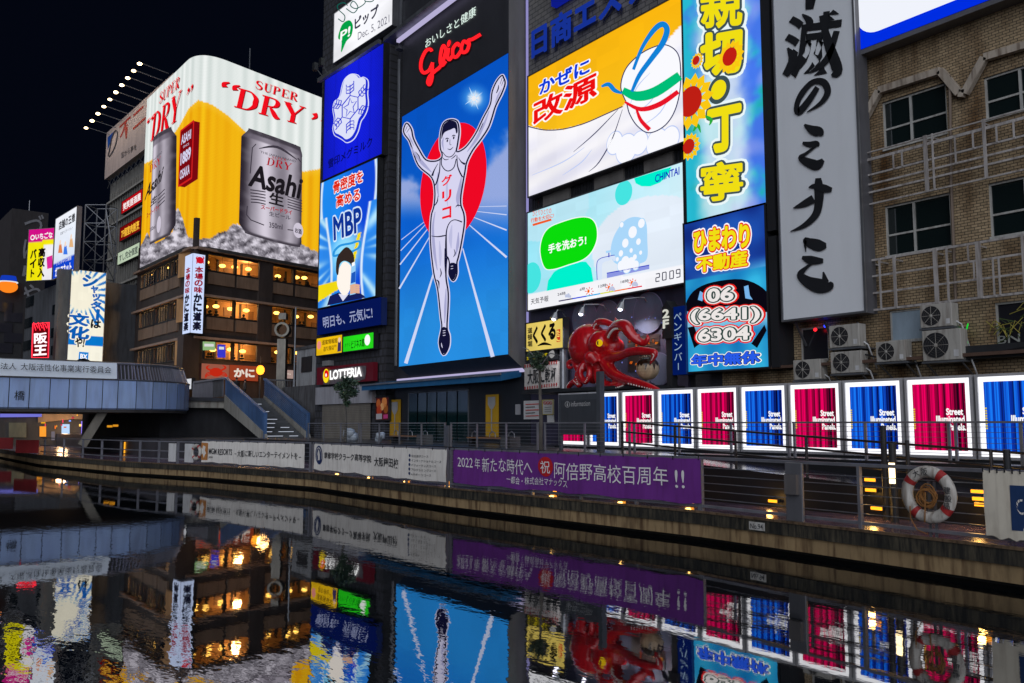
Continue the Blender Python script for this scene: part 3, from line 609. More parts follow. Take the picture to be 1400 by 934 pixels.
# ---- big blue letters on the wall above
nl = tag(art(PF.off(.05)).text('日商エステム', (733, 43), (935, -74), (733, 81), emi((26, 56, 165), .75), 20, .04).text('日商エステム', (733.4, 45), (935.4, -72), (733.4, 83), paint((.03, .03, .04), .5), 6, 0).build('wall_lettering'), 'row of blue dotted letters on the grey wall above the yellow screen', 'sign')
m = MB(); a, c = PF.at(723, 60), PF.at(935, 120); m.box(a.x, c.x+.3, 25.98, 26.12, PF.at(723, 104).z, 33, brick((.19, .18, .17), (.15, .145, .14), (.07, .07, .07), .5, .25, stain=.2)); tag(m.build('tiled_wall_panel'), 'grey tiled wall panel behind the blue dotted letters', 'wall panel')
m = MB(); a, c = PF.at(762, 12), PF.at(798, -20); m.box(a.x, c.x, 25.6, 25.95, a.z, a.z+2, emi((16, 30, 150), .8)); tag(m.build('logo_box'), 'small blue logo box at the top above the dotted letters', 'sign')
# ---- sunflower advert tower (two stacked screens)
SF = PF.off(.7)
def himA(x, y, u, v):
    n = noise.fractal((u*2.2, v*6, 3), .9, 2, 4); n2 = noise.noise((u*3+5, v*7, 9))
    c = mix((40, 190, 215), (70, 120, 235), sst(-.3, .5, n+u-.5)); c = mix(c, (150, 165, 245), sst(.2, .7, n2)*.8); c = mix(c, (30, 170, 160), sst(.3, .7, -n)*.7)
    d = abs(u-.5); c = mix(c, (235, 245, 250), .8*sst(.4, .18, d+.08*n)); return c
def himB(x, y, u, v):
    if v < .38:
        c = mix((18, 44, 130), (32, 86, 185), noise.noise((u*3, v*6, 2))+.5); return mix(c, (90, 190, 235), sst(.3, .42, v)*u)
    c = mix((52, 180, 225), (22, 120, 190), noise.noise((u*4, v*7, 4))+.5)
    return mix(c, (200, 238, 250), sst(.52, .62, v)*sst(.8, .68, v)*.6)
h1 = lightbox('flower_advert_screen', 'tall blue screen with yellow vertical characters and sunflowers', 'screen', SF, [(936, -12), (1042, -60), (1045, 285), (937, 299)], .6, s=.98, fn=himA, nu=40, nv=110, mat=BLACK, group=None)
h2 = lightbox('phone_number_screen', 'blue screen with a telephone number in white and red below the sunflower screen', 'screen', SF, [(937, 301), (1045, 287), (1053, 501), (939, 509)], .6, s=.98, fn=himB, nu=50, nv=90, mat=BLACK)
A = art(SF, .03); A.clip = [(936.5, -12), (1042, -60), (1045, 285), (937.5, 299)]; YL = emi((240, 222, 20)); DG = emi((60, 80, 85)); 
for s_, x0, y0, x1, y1, sl_ in (('親', 961, -34, 1015, 40, 9), ('切', 962, 41, 1014, 103, 9), ('丁', 971, 145, 1013, 208, 9), ('寧', 961, 219, 1016, 276, 8)):
    A.text(s_, (x0, y0+sl_), (x1, y0), (x0, y1), YL, 4, .055 if s_ in '丁切' else .028, [(.05, DG), (.11, emi((235, 248, 250)))])
A.circ(986, 124, .38, YL, 4); A.circ(986, 124, .55, DG, 3)
PET = emi((250, 200, 20)); CEN = emi((190, 30, 20))
for x, y, r in ((950, 141, .85), (1004, 80, .48), (958, 85, .25), (948, 202, .42)):
    for k in range(14):
        a_ = k*2*math.pi/14; c = SF.at(x, y, .1); e = SF.r*math.cos(a_)+V((0, 0, 1))*math.sin(a_); f_ = SF.r*-math.sin(a_)+V((0, 0, 1))*math.cos(a_)
        A.poly2([proj(q_) for q_ in (c+e*r*.5, c+e*r-f_*r*.26, c+e*r*1.35, c+e*r+f_*r*.26)], PET, 7)
    A.circ(x, y, r*.72, CEN, 9)
for p in ([(962, 158), (974, 164), (972, 172)], [(950, 180), (956, 172), (960, 182)]): A.stroke(p, [2, 5, 1], emi((40, 170, 60)), 5)
A.build('screen_artwork', h1)
A = art(SF, .03); RO = emi((230, 30, 25)); bk_ = emi((10, 8, 18)); A.clip = [(938, 300), (1045, 286), (1053, 500), (939.5, 508)]
A.poly2([(938, 424), (944, 404), (960, 391), (985, 384), (1015, 382), (1038, 390), (1052, 404), (1052, 424), (1036, 428), (1000, 418), (960, 428)], bk_, .5, 3); A.poly2([(941, 448), (950, 446), (958, 470), (950, 476)], bk_, .5); A.poly2([(1028, 470), (1046, 444), (1049, 452), (1036, 476)], bk_, .5); A.poly2([(958, 398), (964, 402), (961, 412), (955, 410)], emi((120, 180, 235)), .7); A.poly2([(1018, 392), (1024, 390), (1026, 404), (1030, 410), (1020, 408)], emi((120, 180, 235)), .7)
A.text('ひまわり', (951, 317), (1026, 307), (951, 345), YL, 5, .05, [(.06, RO), (.12, EW)]); A.text('不動産', (955, 353), (1023, 342), (955, 373), YL, 5, .04, [(.06, RO), (.12, EW)])
PN = emi((236, 230, 228)); KG = emi((25, 60, 55))
for s_, x0, y0, x1, y1, d in (('06', 970, 393, 1004, 412, 3), ('(6641)', 948, 420, 1040, 442, 4), ('6304', 958, 447, 1026, 466, 4)): A.text(s_, (x0, y0+d), (x1, y0), (x0, y1+1), PN, 6, .035, [(.06, KG), (.12, PN), (.19, RO)])
A.text('年中無休', (948, 486), (1040, 480), (948, 501), emi((40, 90, 230)), 5, .045, [(.04, emi((15, 25, 60))), (.09, EW)])
A.build('lettering', h2)
m = MB(); a = SF.at(1053, 503); 
for z0, z1 in ((a.z, 9.8), (10.0, 30)): m.box(a.x+.1, a.x+.45, 25.25, 26.4, z0, z1, BLACK)
tag(m.build('support_column'), 'black steel column between the sunflower screen and the white calligraphy sign', 'column')
# ---- white calligraphy sign
ws = thing('calligraphy_sign', 'white unlit vertical sign with black brush characters beside the brick building', 'sign', (-17.5, 25.8, 6.6))
PWS = PF.off(.75); TL, TR, BR, BL = housing(PWS, [(1060, -70), (1167, -110), (1177, 427), (1068, 437)], .6, paint((.1, .1, .11), .5), ws, rim=.07, rimmat=STEEL)
m = MB(); m.quad(TL+PWS.n*.012, TR+PWS.n*.012, BR+PWS.n*.012, BL+PWS.n*.012, paint((.8, .83, .86), .5, 0, .03, .6, 0, .03)); m.build('sign_face', ws)
A = art(PWS, .02); A.thin = True; INK = paint((.012, .013, .016), .5)
for s_, x0, y0, x1, y1, d, sh in (('不', 1068, -62, 1150, 14, 10, 0), ('滅', 1075, 14, 1150, 106, 11, 4)): A.text(s_, (x0+sh, y0+d), (x1+sh, y0), (x0-sh, y1), INK, 2, .02)
for p, wd in (([(1098, 20), (1108, 30), (1104, 40)], [2, 11, 3]), ([(1078, 66), (1086, 82), (1078, 104)], [3, 14, 4]), ([(1124, 22), (1134, 60), (1146, 96), (1138, 104)], [6, 13, 15, 3]), ([(1146, 50), (1130, 84), (1108, 100)], [3, 9, 2])): A.stroke(p, wd, INK, 3)   # thick brush accents
for p, wd in (([(1119, 120), (1105, 141), (1092.5, 154), (1091, 143), (1098, 128), (1112, 113), (1127, 113), (1133, 126), (1124, 141), (1104.5, 154)], [7, 9, 9, 7, 8, 7, 10, 9, 6, 1]),
              ([(1101, 171), (1112, 178), (1122, 181), (1126, 186)], [3, 12, 13, 3]), ([(1098.5, 196), (1109, 198), (1118, 197), (1120, 201)], [4, 8, 8, 2]), ([(1118, 199), (1104, 210), (1096, 216), (1105, 222), (1118, 226), (1127, 219)], [3, 4, 7, 12, 14, 5]),
              ([(1107, 257), (1115, 255), (1128, 258), (1139, 260)], [1, 7, 11, 6]), ([(1120, 244), (1121, 258), (1121, 274), (1117, 293), (1102, 308), (1082, 317)], [8, 13, 12, 10, 7, 1]), ([(1086, 285), (1101, 279), (1114, 272)], [1, 9, 11]),
              ([(1103, 345), (1102, 329), (1108, 332), (1121, 336), (1131, 336)], [1, 6, 13, 16, 7]), ([(1098, 352), (1110, 356), (1127, 357)], [4, 12, 6]), ([(1112, 360), (1103, 367), (1096, 376), (1105, 385), (1121, 391), (1135, 391), (1139, 386)], [3, 5, 10, 15, 20, 14, 4]), ([(1127, 372), (1130, 386)], [2, 10])):
    A.stroke(p, wd, INK, 3+.3*(len(A.v) % 5))
A.build('brush_lettering', ws)
for x in (1080, 1120, 1165): p = PWS.at(x, 436); m = MB(); m.beam(p+V((0, .3, -.1)), p+V((0, .9, -.9)), .06, .06, METAL); m.build('bracket', ws)
# ================================================================== BRICK BUILDING AT THE RIGHT
bb = thing('brick_building', 'brown tiled brick building with white framed windows at the right', 'building', (-8, 30, SZ))
bk = brick((.46, .34, .2), (.3, .22, .125), (.04, .032, .022), .2, .088, stain=.72)
bwin = {'a': ((1203, 139), (1294, 190)), 'b': ((1342, 128), (1440, 120)), 'c': ((1206.5, 280), (1299.5, 335)), 'd': ((1348, 278), (1450, 300)), 'f': ((1213, 425), (1261, 465)), 'g': ((1357, 415), (1440, 478)), 'h': ((1092, 450), (1128, 492))}
WR = {k: (PF.at(*v[0]), PF.at(*v[1])) for k, v in bwin.items()}
def wr(x0, x1, z0, z1): return (x0, x1, z0, z1)
wa = lambda px0, px1, y0, y1: (PF.at(px0, y0).x, PF.at(px1, y1).x, PF.at(px1, y1).z, PF.at(px0, y0).z)
rows = [wa(1203, 1294, 140, 180), wa(1342, 1445, 106, 136), wa(1206.5, 1300, 282, 336), wa(1348, 1455, 251, 308), wa(1213, 1275, 425, 462), wa(1357, 1460, 414, 476), wa(1091, 1131, 449, 491)]
# wall with true openings: horizontal bands cut into boxes
xs = sorted({-22.0, 14.0} | {r[0] for r in rows} | {r[1] for r in rows}); zs = sorted({SZ, 40.0} | {r[2] for r in rows} | {r[3] for r in rows})
m = MB()
for i in range(len(zs)-1):
    run = None
    for j in range(len(xs)):
        solid = j < len(xs)-1 and not any(r[0]-1e-4 <= xs[j] and xs[j+1] <= r[1]+1e-4 and r[2]-1e-4 <= zs[i] and zs[i+1] <= r[3]+1e-4 for r in rows)
        if solid and run is None: run = xs[j]
        if not solid and run is not None:
            m.box(run, xs[j], 26.1, 26.6, zs[i], zs[i+1], bk); run = None
m.build('brick_wall', bb)
m = MB(); m.box(-22, 14, 31, 31.2, SZ, 40, BLACK); m.box(-22, -21.8, 26.7, 31, SZ, 40, BLACK); m.box(13.8, 14, 26.7, 31, SZ, 40, BLACK); m.build('back_wall', bb)
wfr = paint((.5, .5, .47), .5, .2, .2, 3, 0, .3)
for k, r in enumerate(rows):
    x0, x1, z0, z1 = r; f = MB(); th = .06; y0, y1 = 26.16, 26.24
    f.box(x0, x1, 26.04, 26.18, z0-.06, z0+.03, wfr); f.box(x0, x1, y0, y1, z1-th, z1, wfr); f.box(x0, x0+th, y0, y1, z0+.03, z1-th, wfr); f.box(x1-th, x1, y0, y1, z0+.03, z1-th, wfr)
    zc = z0+(z1-z0)*.42
    if k < 4:
        xm = (x0+x1)/2-(.12 if k % 2 == 0 else 0); f.box(xm-.035, xm+.035, y0-.01, y1, z0+.03, z1-th, wfr); f.box(x0+th, xm-.035, y0, y1-.01, zc-.03, zc+.03, wfr); f.box(xm+.035, x1-th, y0, y1-.01, zc-.03, zc+.03, wfr)
    fo = f.build('window', bb)
    g = MB(); g.box(x0+.02, x1-.02, 26.2, 26.21, z0, z1, glass((.008, .014, .014), .04) if k < 4 else glass((.02, .02, .025), .2)); g.build('pane', fo)
    c = MB(); n = 14
    for q in range(n): c.beam((x0+(x1-x0)*(q+.5)/n, 26.35+.03*(q % 2), z0), (x0+(x1-x0)*(q+.5)/n, 26.35+.03*(q % 2), z1), (x1-x0)/n*.98, .02, paint((.03, .045, .045), .9), V((0, 1, 0)))
    if k < 4: c.build('curtain', fo)
# concrete zigzag drip moulding above the upper windows
mold = paint((.42, .36, .29), .75, 0, .3, 2, .2, .5)
zz = [(1183, 165), (1204, 125), (1288, 98), (1314, 129), (1321, 129), (1348, 80), (1440, 52)]
m = MB()
for a, c in zip(zz, zz[1:]): m.beam(PF.at(*a, .08), PF.at(*c, .08), .22, .2, mold, V((0, 1, 0)))
m.build('zigzag_moulding', bb)
# rust and pipes
m = MB(); rp_ = paint((.16, .12, .09), .6, .2)
m.tube([PF.at(1301, 105, .12), PF.at(1303, 250, .12), PF.at(1310, 430, .12)], .05, rp_)
m.build('drain_pipe', bb)
# steel rail frames in front of the windows (old sign scaffolds)
def scaffold(label, rails, posts, extra, grp):
    t_ = thing('steel_scaffold', label, 'railing', PF.at(1300, rails[0][1]+40, .3), grp); pl = PF.off(.35); gm = paint((.5, .47, .45), .5, .3, .25, 2, 0, .4)
    xa, xb = pl.at(posts[0][0], 300).x, 12.0; R = MB(); zt_ = None
    for (y_, w__) in rails:
        z_ = pl.at(1187, y_).z; R.box(xa-.05, xb, pl.p.y-.03, pl.p.y+.03, z_-w__/2, z_+w__/2, gm)
    R.build('rail', t_)
    zz_ = [pl.at(1187, y_).z for y_, _ in rails]
    for px, w__ in posts: x = pl.at(px, 300).x; p_ = MB(); p_.box(x-w__/2, x+w__/2, pl.p.y-.07, pl.p.y-.031, min(zz_)-.03, max(zz_)+.03, gm); p_.build('post', t_)
    for px, i, j in extra: x = pl.at(px, 300).x; p_ = MB(); p_.box(x-.025, x+.025, pl.p.y-.055, pl.p.y-.031, zz_[j], zz_[i], gm); p_.build('spacer', t_)
    for px, w__ in posts: x = pl.at(px, 300).x; a_ = MB(); a_.beam((x, pl.p.y, max(zz_)-.1), (x, 26.1, max(zz_)-.1), .05, .05, gm); a_.build('wall_arm', t_)
scaffold('upper grey steel rail frame under the zigzag moulding', [(209, .04), (219, .09), (240, .06), (253, .06), (264, .06), (280, .05)], [(1181, .06), (1188, .05), (1271, .12), (1281, .05), (1353, .09), (1440, .09)], [(1226, 1, 2), (1238, 1, 2), (1312, 1, 3), (1337, 1, 2), (1370, 1, 2), (1394, 1, 2)], 'steel rail frames on the brick building')
scaffold('lower grey steel rail frame above the air conditioners', [(357, .07), (379, .06), (402, .06), (425, .07)], [(1188, .05), (1201, .05), (1221, .09), (1277, .13), (1293, .06), (1336, .15), (1397, .07), (1450, .1)], [(1322, 0, 1), (1329, 1, 2), (1355, 1, 3), (1363, 1, 3)], 'steel rail frames on the brick building')
# lit white sign with a blue border, top right
rs = thing('lit_sign', 'large lit white sign with a blue border above the brick wall', 'sign', (-6, 26, 15.6)); a = PF.at(1172, 80, .5); m = MB()
x0, z0 = a.x, a.z; m.box(x0-.08, 12, 25.52, 26.08, z0-.15, 30, paint((.12, .12, .13), .5)); m.build('housing', rs)
m = MB(); m.quad((x0, 25.5, 30), (12, 25.5, 30), (12, 25.5, z0+.02), (x0, 25.5, z0+.02), emi((0, 45, 225), 1, True)); m.build('blue_border', rs)
i0, j0, r_ = PF.at(1184, 53, .5).x, PF.at(1200, 53, .5).z, .75; pts = [(i0+r_-r_*math.cos(q*math.pi/16), 25.48, j0+r_-r_*math.sin(q*math.pi/16)) for q in range(9)]
m = MB(); m.poly([(i0, 25.48, 30)]+pts+[(11.8, 25.48, j0), (11.8, 25.48, 30)], emi((240, 243, 252), 1.0, True)); m.build('white_face', rs)
# air conditioner units on brackets
acm = paint((.42, .4, .36), .5, 0, .12, 2, 0, .35); grl = paint((.05, .045, .045), .5)
def ac(px0, px1, py0, py1, label, twin=False, two=False):
    pl = PF.off(.75); a_, c_ = pl.at(px0, py0), pl.at(px1, py1); x0, x1, z1, z0 = a_.x, c_.x, a_.z, c_.z; yf = pl.p.y
    t_ = thing('air_conditioner', label, 'air conditioner', ((x0+x1)/2, yf+.2, z0), 'air conditioner units on the brick wall')
    m_ = MB(); m_.box(x0, x1, yf, yf+.42, z0, z1, acm); m_.build('body', t_, bevel=.02)
    cx_ = x0+(x1-x0)*.36; cz_ = (z0+z1)/2; r = min((z1-z0)*.41, (x1-x0)*.33); g_ = MB()
    g_.add([(cx_+r*math.cos(k*math.pi/14), yf-.004, cz_+r*math.sin(k*math.pi/14)) for k in range(28)], [tuple(range(28))[::-1]], BLACK)
    for rr in (1, .82, .64, .46, .28):
        for k in range(28):
            p_, q_ = [(cx_+r*rr*math.cos(j*math.pi/14), yf-.012, cz_+r*rr*math.sin(j*math.pi/14)) for j in (k, k+1)]; g_.beam(p_, q_, .012, .012, grl)
    for k in range(8): g_.beam((cx_, yf-.014, cz_), (cx_+r*math.cos(k*math.pi/4), yf-.014, cz_+r*math.sin(k*math.pi/4)), .014, .01, acm)
    g_.build('fan_grille', t_)
    m_ = MB(); m_.ball((cx_, yf-.02, cz_), (r*.16, .012, r*.16), acm); m_.build('fan_hub', t_)
    m_ = MB(); m_.box(x1-(x1-x0)*.19, x1-(x1-x0)*.07, yf-.006, yf+.001, z0+.1*(z1-z0), z0+.32*(z1-z0), WHITEP); m_.build('service_label', t_)
    m_ = MB(); m_.box(x0-.05, x1+.05, yf+.02, 26.1, z0-.07, z0-.01, METAL); m_.beam((x0+.05, yf+.1, z0-.07), (x0+.05, 26.1, z0-.5), .04, .04, METAL); m_.beam((x1-.05, yf+.1, z0-.07), (x1-.05, 26.1, z0-.5), .04, .04, METAL); m_.build('bracket', t_)
    m_ = MB(); m_.tube([(x1+.0, yf+.25, z0+.15), (x1+.12, yf+.3, z0+.05), (x1+.16, yf+.45, z0-.3), (x1+.1, 26.05, z0-.7)], .025, WHITEP); m_.build('hose', t_)
ac(1133, 1175, 446, 473, 'upper small air conditioner right below the white calligraphy sign')
ac(1135, 1178, 482, 509, 'air conditioner hung under another one below the calligraphy sign')
ac(1084, 1122, 493, 518, 'lowest air conditioner at the left end below the calligraphy sign')
ac(1197, 1238, 468, 493, 'small air conditioner left of the biggest unit on the brick wall')
ac(1257, 1302, 418, 445, 'air conditioner standing on top of the biggest unit')
ac(1260, 1315, 453, 491, 'biggest air conditioner unit with a wide round fan')
# poster in the window, graffiti window, cables
m = MB(); x0, x1, z0, z1 = rows[4]; m.box(x0+.06, x1-.4, 26.17, 26.19, z0+.04, z1-.07, paint((.3, .38, .45), .4)); A = art(PF.off(-.16)); tag(m.build('window_poster'), 'pale blue poster behind the small window beside the air conditioners', 'poster')
m = MB(); x0, x1, z0, z1 = rows[5]
for k in range(40): x = random.uniform(x0+.1, x1-.1); z = random.uniform(z0+.3, z1-.1); m.tube([(x, 26.0, z), (x+random.uniform(-.2, .2), 25.95, z+random.uniform(-.1, .3)), (x+random.uniform(-.4, .4), 26.0, z+random.uniform(-.3, .3))], .012, paint((.35, .3, .05) if k % 3 else (.06, .1, .02), .7), 5)
tag(m.build('climbing_plant'), 'dry yellowish creeper over the window at the right edge', 'plant')
A = art(PF.off(-.1)); A.text('BN', (1365, 460), (1395, 456), (1365, 471), paint((.4, .42, .38), .6), 1, .01); tag(A.build('window_lettering'), 'pale letters on the dark window under the creeper', 'lettering')
m = MB(); gn = emi((20, 220, 60), .9)
m.tube([PF.at(1328, 443, .2), PF.at(1325, 455, .2), PF.at(1327, 470, .2)], .02, gn, 5); tag(m.build('neon_tube'), 'short glowing green tube beside the biggest air conditioner', 'neon tube')
m = MB(); m.tube([PF.at(1180, 482, .5), PF.at(1250, 499, .5), PF.at(1330, 490, .5), PF.at(1440, 470, .5)], .03, BLACK, 6); tag(m.build('cable'), 'black cable sagging along the wall above the lit panels', 'cable')
m = MB(); m.box(PF.at(1330, 470).x, 10, 25.5, 26.0, PF.at(1340, 492).z, PF.at(1340, 474).z, DARKM)
tag(m.build('cable_tray'), 'black metal tray on the brick wall right of the air conditioners', 'cable tray')
m = MB(); m.box(-20.6, 12, 25.3, 25.5, PF.at(1187, 494, .5).z-.1, PF.at(1187, 494, .5).z, paint((.12, .07, .05), .6, .3)); tag(m.build('steel_ledge'), 'rusty steel ledge along the brick wall above the lit panels', 'ledge')
for nm, px, py, cc in (('red', 1117, 451, (255, 30, 40)), ('blue', 1131, 446, (40, 60, 255))):
    m = MB(); m.ball(PF.at(px, py, .1), .06, emi(cc, 3)); tag(m.build('indicator_lamp'), nm+' point lamp at the dark window under the calligraphy sign', 'lamp')
# ================================================================== BUILDING WITH THE STACKED ADVERTS (left of the runner)
B1 = Plane(atY(525, 300, 25.75), heading(40.5)); 
ab = thing('advert_building', 'narrow dark building carrying the blue snowflake sign and the burger shop sign', 'building', (-56, 30, SZ))
wl_ = brick((.05, .052, .064), (.04, .042, .052), (.02, .02, .022), .5, .5, stain=.3, axis='XZ')
TLp, BRp = B1.at(433, 300), B1.at(545, 300); r_ = B1.r; n_ = B1.n
m = MB(); a, c = B1.at(431, 500, -.05), B1.at(527, 500, -.05); m.prism([V((p.x, p.y, SZ)) for p in (a, c, c-n_*14, a-n_*14)], (0, 0, 36), wl_); m.build('wall', ab)
m = MB(); c2 = V((-48.7, 26.3, SZ)); m.prism([V((p.x, p.y, SZ)) for p in (c-n_*.6, c2, c2+V((0, 10, 0)), c-n_*10)], (0, 0, 40), paint((.022, .022, .03), .7)); m.build('recess_wall', ab)
m = MB(); m.tube([B1.at(541, 80, -.3)-V((0, 0, 0)), B1.at(536, 500, -.3)], .12, METAL); m.build('drain_pipe', ab)
# top white sign
PQ = B1.off(.5)
pip = lightbox('white_sign', 'white lit sign with a green speech bubble and a date at the very top', 'sign', PQ, [(457, 20), (537, -40), (538, 38), (457, 82)], .4, (250, 250, 255), 1.05, mat=STEEL)
A = art(PQ); GP = emi((0, 160, 70)); TX = emi((50, 50, 70))
A.poly2([(464, 45), (469, 33), (478, 28), (483, 35), (481, 49), (474, 57), (467, 72), (467.5, 57), (463, 53)], GP, 1, 4)
A.text('P!', (467, 44), (480, 36), (466, 57), EW, 3, .02); A.text('ピップ', (486, 26), (518, 6), (486, 41), TX, 2, .04); A.text('Dec. 5, 2021', (490, 45), (533, 20), (490, 57), emi((110, 110, 125)), 2, 0)
for p in ([(463, 26), (470, 30), (472, 22), (464, 14), (462, 8), (470, 4), (476, 8)], [(474, 12), (484, 18), (490, 10), (484, 2), (480, 8), (488, 12), (500, 4), (496, -4)], [(500, 2), (510, 2), (516, -8)]): A.stroke(p, 1.3, emi((10, 90, 80)), 2)
A.build('sign_artwork', pip)
m = MB(); m.beam(PQ.at(444, 113, .5), PQ.at(528, 60, .5), .25, .3, METAL); tag(m.build('sign_gantry'), 'steel beam between the white top sign and the blue snowflake sign', 'beam')
for i, p in enumerate([(446, 96), (455, 90)]):
    q_ = PQ.at(*p, .9); m = MB(); m.obox(q_, r_*.18, n_*.15, V((0, 0, .28)), DARKM); m.beam(q_, PQ.at(p[0]+4, 108, .5), .06, .06, DARKM)
    tag(m.build('floodlight'), ('outer' if i == 0 else 'inner')+' dark floodlight at the left end of the beam above the snowflake sign', 'floodlight', 'floodlights on the beam')
# blue snowflake sign
PS = B1.off(.35)
def blue(x, y, u, v):
    k = .82+.18*math.sin(u*math.pi); k *= .93 if (u*5) % 1 < .06 else 1; return (22*k, 34*k, 238*k)
sn = lightbox('snowflake_sign', 'bright blue sign of horizontal light strips with a white snowflake emblem', 'sign', PS, [(445, 112), (526, 56), (522, 212), (441, 246)], .4, s=.92, fn=blue, nu=40, nv=20, mat=DARKM)
fc = [o for o in sn.children if o.name.startswith('lit_face')][0]; fc.data.materials[0] = led(1.0, .45, (0, 75), True)
A = art(PS); WS = emi((222, 226, 250)); EB = emi((24, 40, 210))
fl = [(474, 108), (481, 103), (489, 104), (493, 108), (497, 107), (502, 110), (503, 116), (502, 128), (503, 142), (501, 152), (497, 160), (493, 166), (489, 180), (483, 190), (475, 194), (469, 190), (464, 187), (459, 184), (457, 176), (459, 164), (457, 150), (459, 140), (464, 136), (467, 130), (470, 116)]
A.poly2(grow(fl, 2), WS, 1, 4); A.poly2(grow(fl, .8), EB, 2, 4); A.poly2([(x-.8, y-2) for x, y in grow(fl, -1.2)], WS, 3, 4)
cx0, cy0 = 480, 147
sh = lambda dx, dy: (cx0+dx, cy0+dy-dx*.5)
st_ = []
for k in range(10): a_ = math.pi*(k/5)-math.pi/2; rr = (11 if k % 2 == 0 else 5); st_.append(sh(rr*.85*math.cos(a_), rr*math.sin(a_)*1.15))
A.stroke(st_, 1.3, EB, 5, 0, True)
hx = [sh(12.5*math.cos(math.pi/3*k+.52), 16*math.sin(math.pi/3*k+.52)) for k in range(6)]; A.stroke(hx, 1.5, EB, 5, 0, True)
for k in range(6):
    a_ = math.pi/3*k+.52; ux, uy = math.cos(a_), math.sin(a_)*1.28
    A.stroke([sh(12*ux, 12*uy), sh(24*ux, 24*uy)], 1.2, EB, 5, 0)
    for d in (15, 18.5, 22):
        for s_ in (-1, 1): A.stroke([sh(d*ux, d*uy), sh(d*ux-s_*uy*4+ux*1.5, d*uy+s_*ux*5+uy*1.5), sh(d*ux-s_*uy*4+ux*4, d*uy+s_*ux*5+uy*4)], 1.3, EB, 5, 0)
A.build('emblem', sn); A = art(PS); A.text('雪印メグミルク', (450, 219), (510, 187), (450, 231), emi((8, 12, 90)), 4, .02); A.build('lettering', sn)
# bottle advert screen
PM = B1.off(.45)
def mbp(x, y, u, v):
    cx_, cy_ = .5, .62; a_ = math.atan2((v-cy_)*1.9, u-cx_); d = math.hypot(u-cx_, (v-cy_)*1.9)
    ray_ = .5+.5*math.sin(a_*17+math.sin(a_*5)*2); c = mix((20, 120, 235), (190, 235, 255), (ray_**3)*.8*sst(.25, .6, d)+.15)
    wv_ = .33+.12*math.cos((v-.15)*5)*.6+(.08 if v < .3 else 0); dd = abs(u-.5)-wv_
    if dd < 0: c = mix((14, 70, 215), (30, 140, 245), sst(.3, -.2, u-.5)); c = mix(c, (150, 225, 255), sst(.45, .1, math.hypot(u-.48, (v-.62)*1.6)))
    c = mix(c, (225, 240, 255), sst(.03, .008, abs(dd)))
    if u > .62 and .5 < v < .82 and abs(u-(.72-(v-.5)*.5)) < .03: c = (250, 225, 20)
    if v > .82 and u < .4 and (v-.83) < .12*(1-u*1.4): c = (250, 225, 20)
    return c
mb = lightbox('bottle_advert', 'blue lit advert with red lettering and a dark haired man holding a small bottle', 'billboard', PM, [(440, 251), (518, 215), (513, 405), (434, 422)], .4, s=1.0, fn=mbp, nu=70, nv=130, mat=DARKM)
A = art(PM); A.text('骨密度を', (457, 249), (497, 232), (457, 265), emi((225, 40, 20)), 4, .035, [(.06, EW)]); A.text('高める', (461, 268), (493, 257), (461, 284), emi((225, 40, 20)), 4, .035, [(.06, EW)])
A.text('MBP', (457, 298), (494, 284), (458, 328), emi((12, 50, 150)), 4, .03, [(.05, emi((215, 235, 255)))])
A.stroke([(458, 343), (466, 336), (480, 333), (492, 330), (492, 338), (480, 345), (466, 348), (457, 350), (458, 343)], 3, emi((40, 150, 225)), 2)
A.poly2([(448, 418), (452, 405), (464, 400), (474, 404), (488, 398), (498, 404), (501, 407)], emi((20, 30, 90)), 3)
A.poly2([(464, 402), (470, 412), (478, 402)], emi((225, 225, 245)), 4)
A.poly2([(464, 370), (462, 386), (465, 397), (471, 404), (478, 400), (482, 386), (482, 366), (472, 358)], emi((255, 246, 236)), 5, 4)
A.poly2([(461, 372), (462, 354), (468, 344), (476, 338), (484, 346), (486, 356), (484, 366), (480, 360), (472, 357), (466, 362), (464, 376)], emi((52, 40, 36)), 6, 3)
A.poly2([(482, 365), (488, 360), (488, 402), (480, 404)], emi((150, 205, 245)), 7); A.poly2([(482.5, 374), (488, 371), (488, 386), (481.6, 388)], emi((30, 90, 190)), 8); A.poly2([(483, 360), (487, 358), (487, 363), (483, 365)], EW, 8)
for k in range(4): A.stroke([(481, 392+k*3), (487, 390+k*3.2), (494, 391+k*3)], 3, emi((226, 176, 146)), 9, 3)
A.build('advert_artwork', mb)
# dark blue slogan sign under it
PD = B1.off(.55); sg = thing('slogan_sign', 'dark blue sign with pale brush lettering under the bottle advert', 'sign', PD.at(475, 455)); housing(PD, [(434, 425), (521, 406), (521, 443), (434, 459)], .45, paint((.012, .03, .16), .5, 0, .15), sg, rim=0)
m = MB(); m.add(rect(PD.off(.012), [(434, 425), (521, 406), (521, 443), (434, 459)]), [(0, 1, 2, 3)], emi((10, 30, 110), .55)); m.build('sign_face', sg)
A = art(PD, .03); A.text('明日も、元気に!', (442, 434), (509, 419), (443, 449), emi((150, 158, 195)), 1, .015); A.build('lettering', sg)
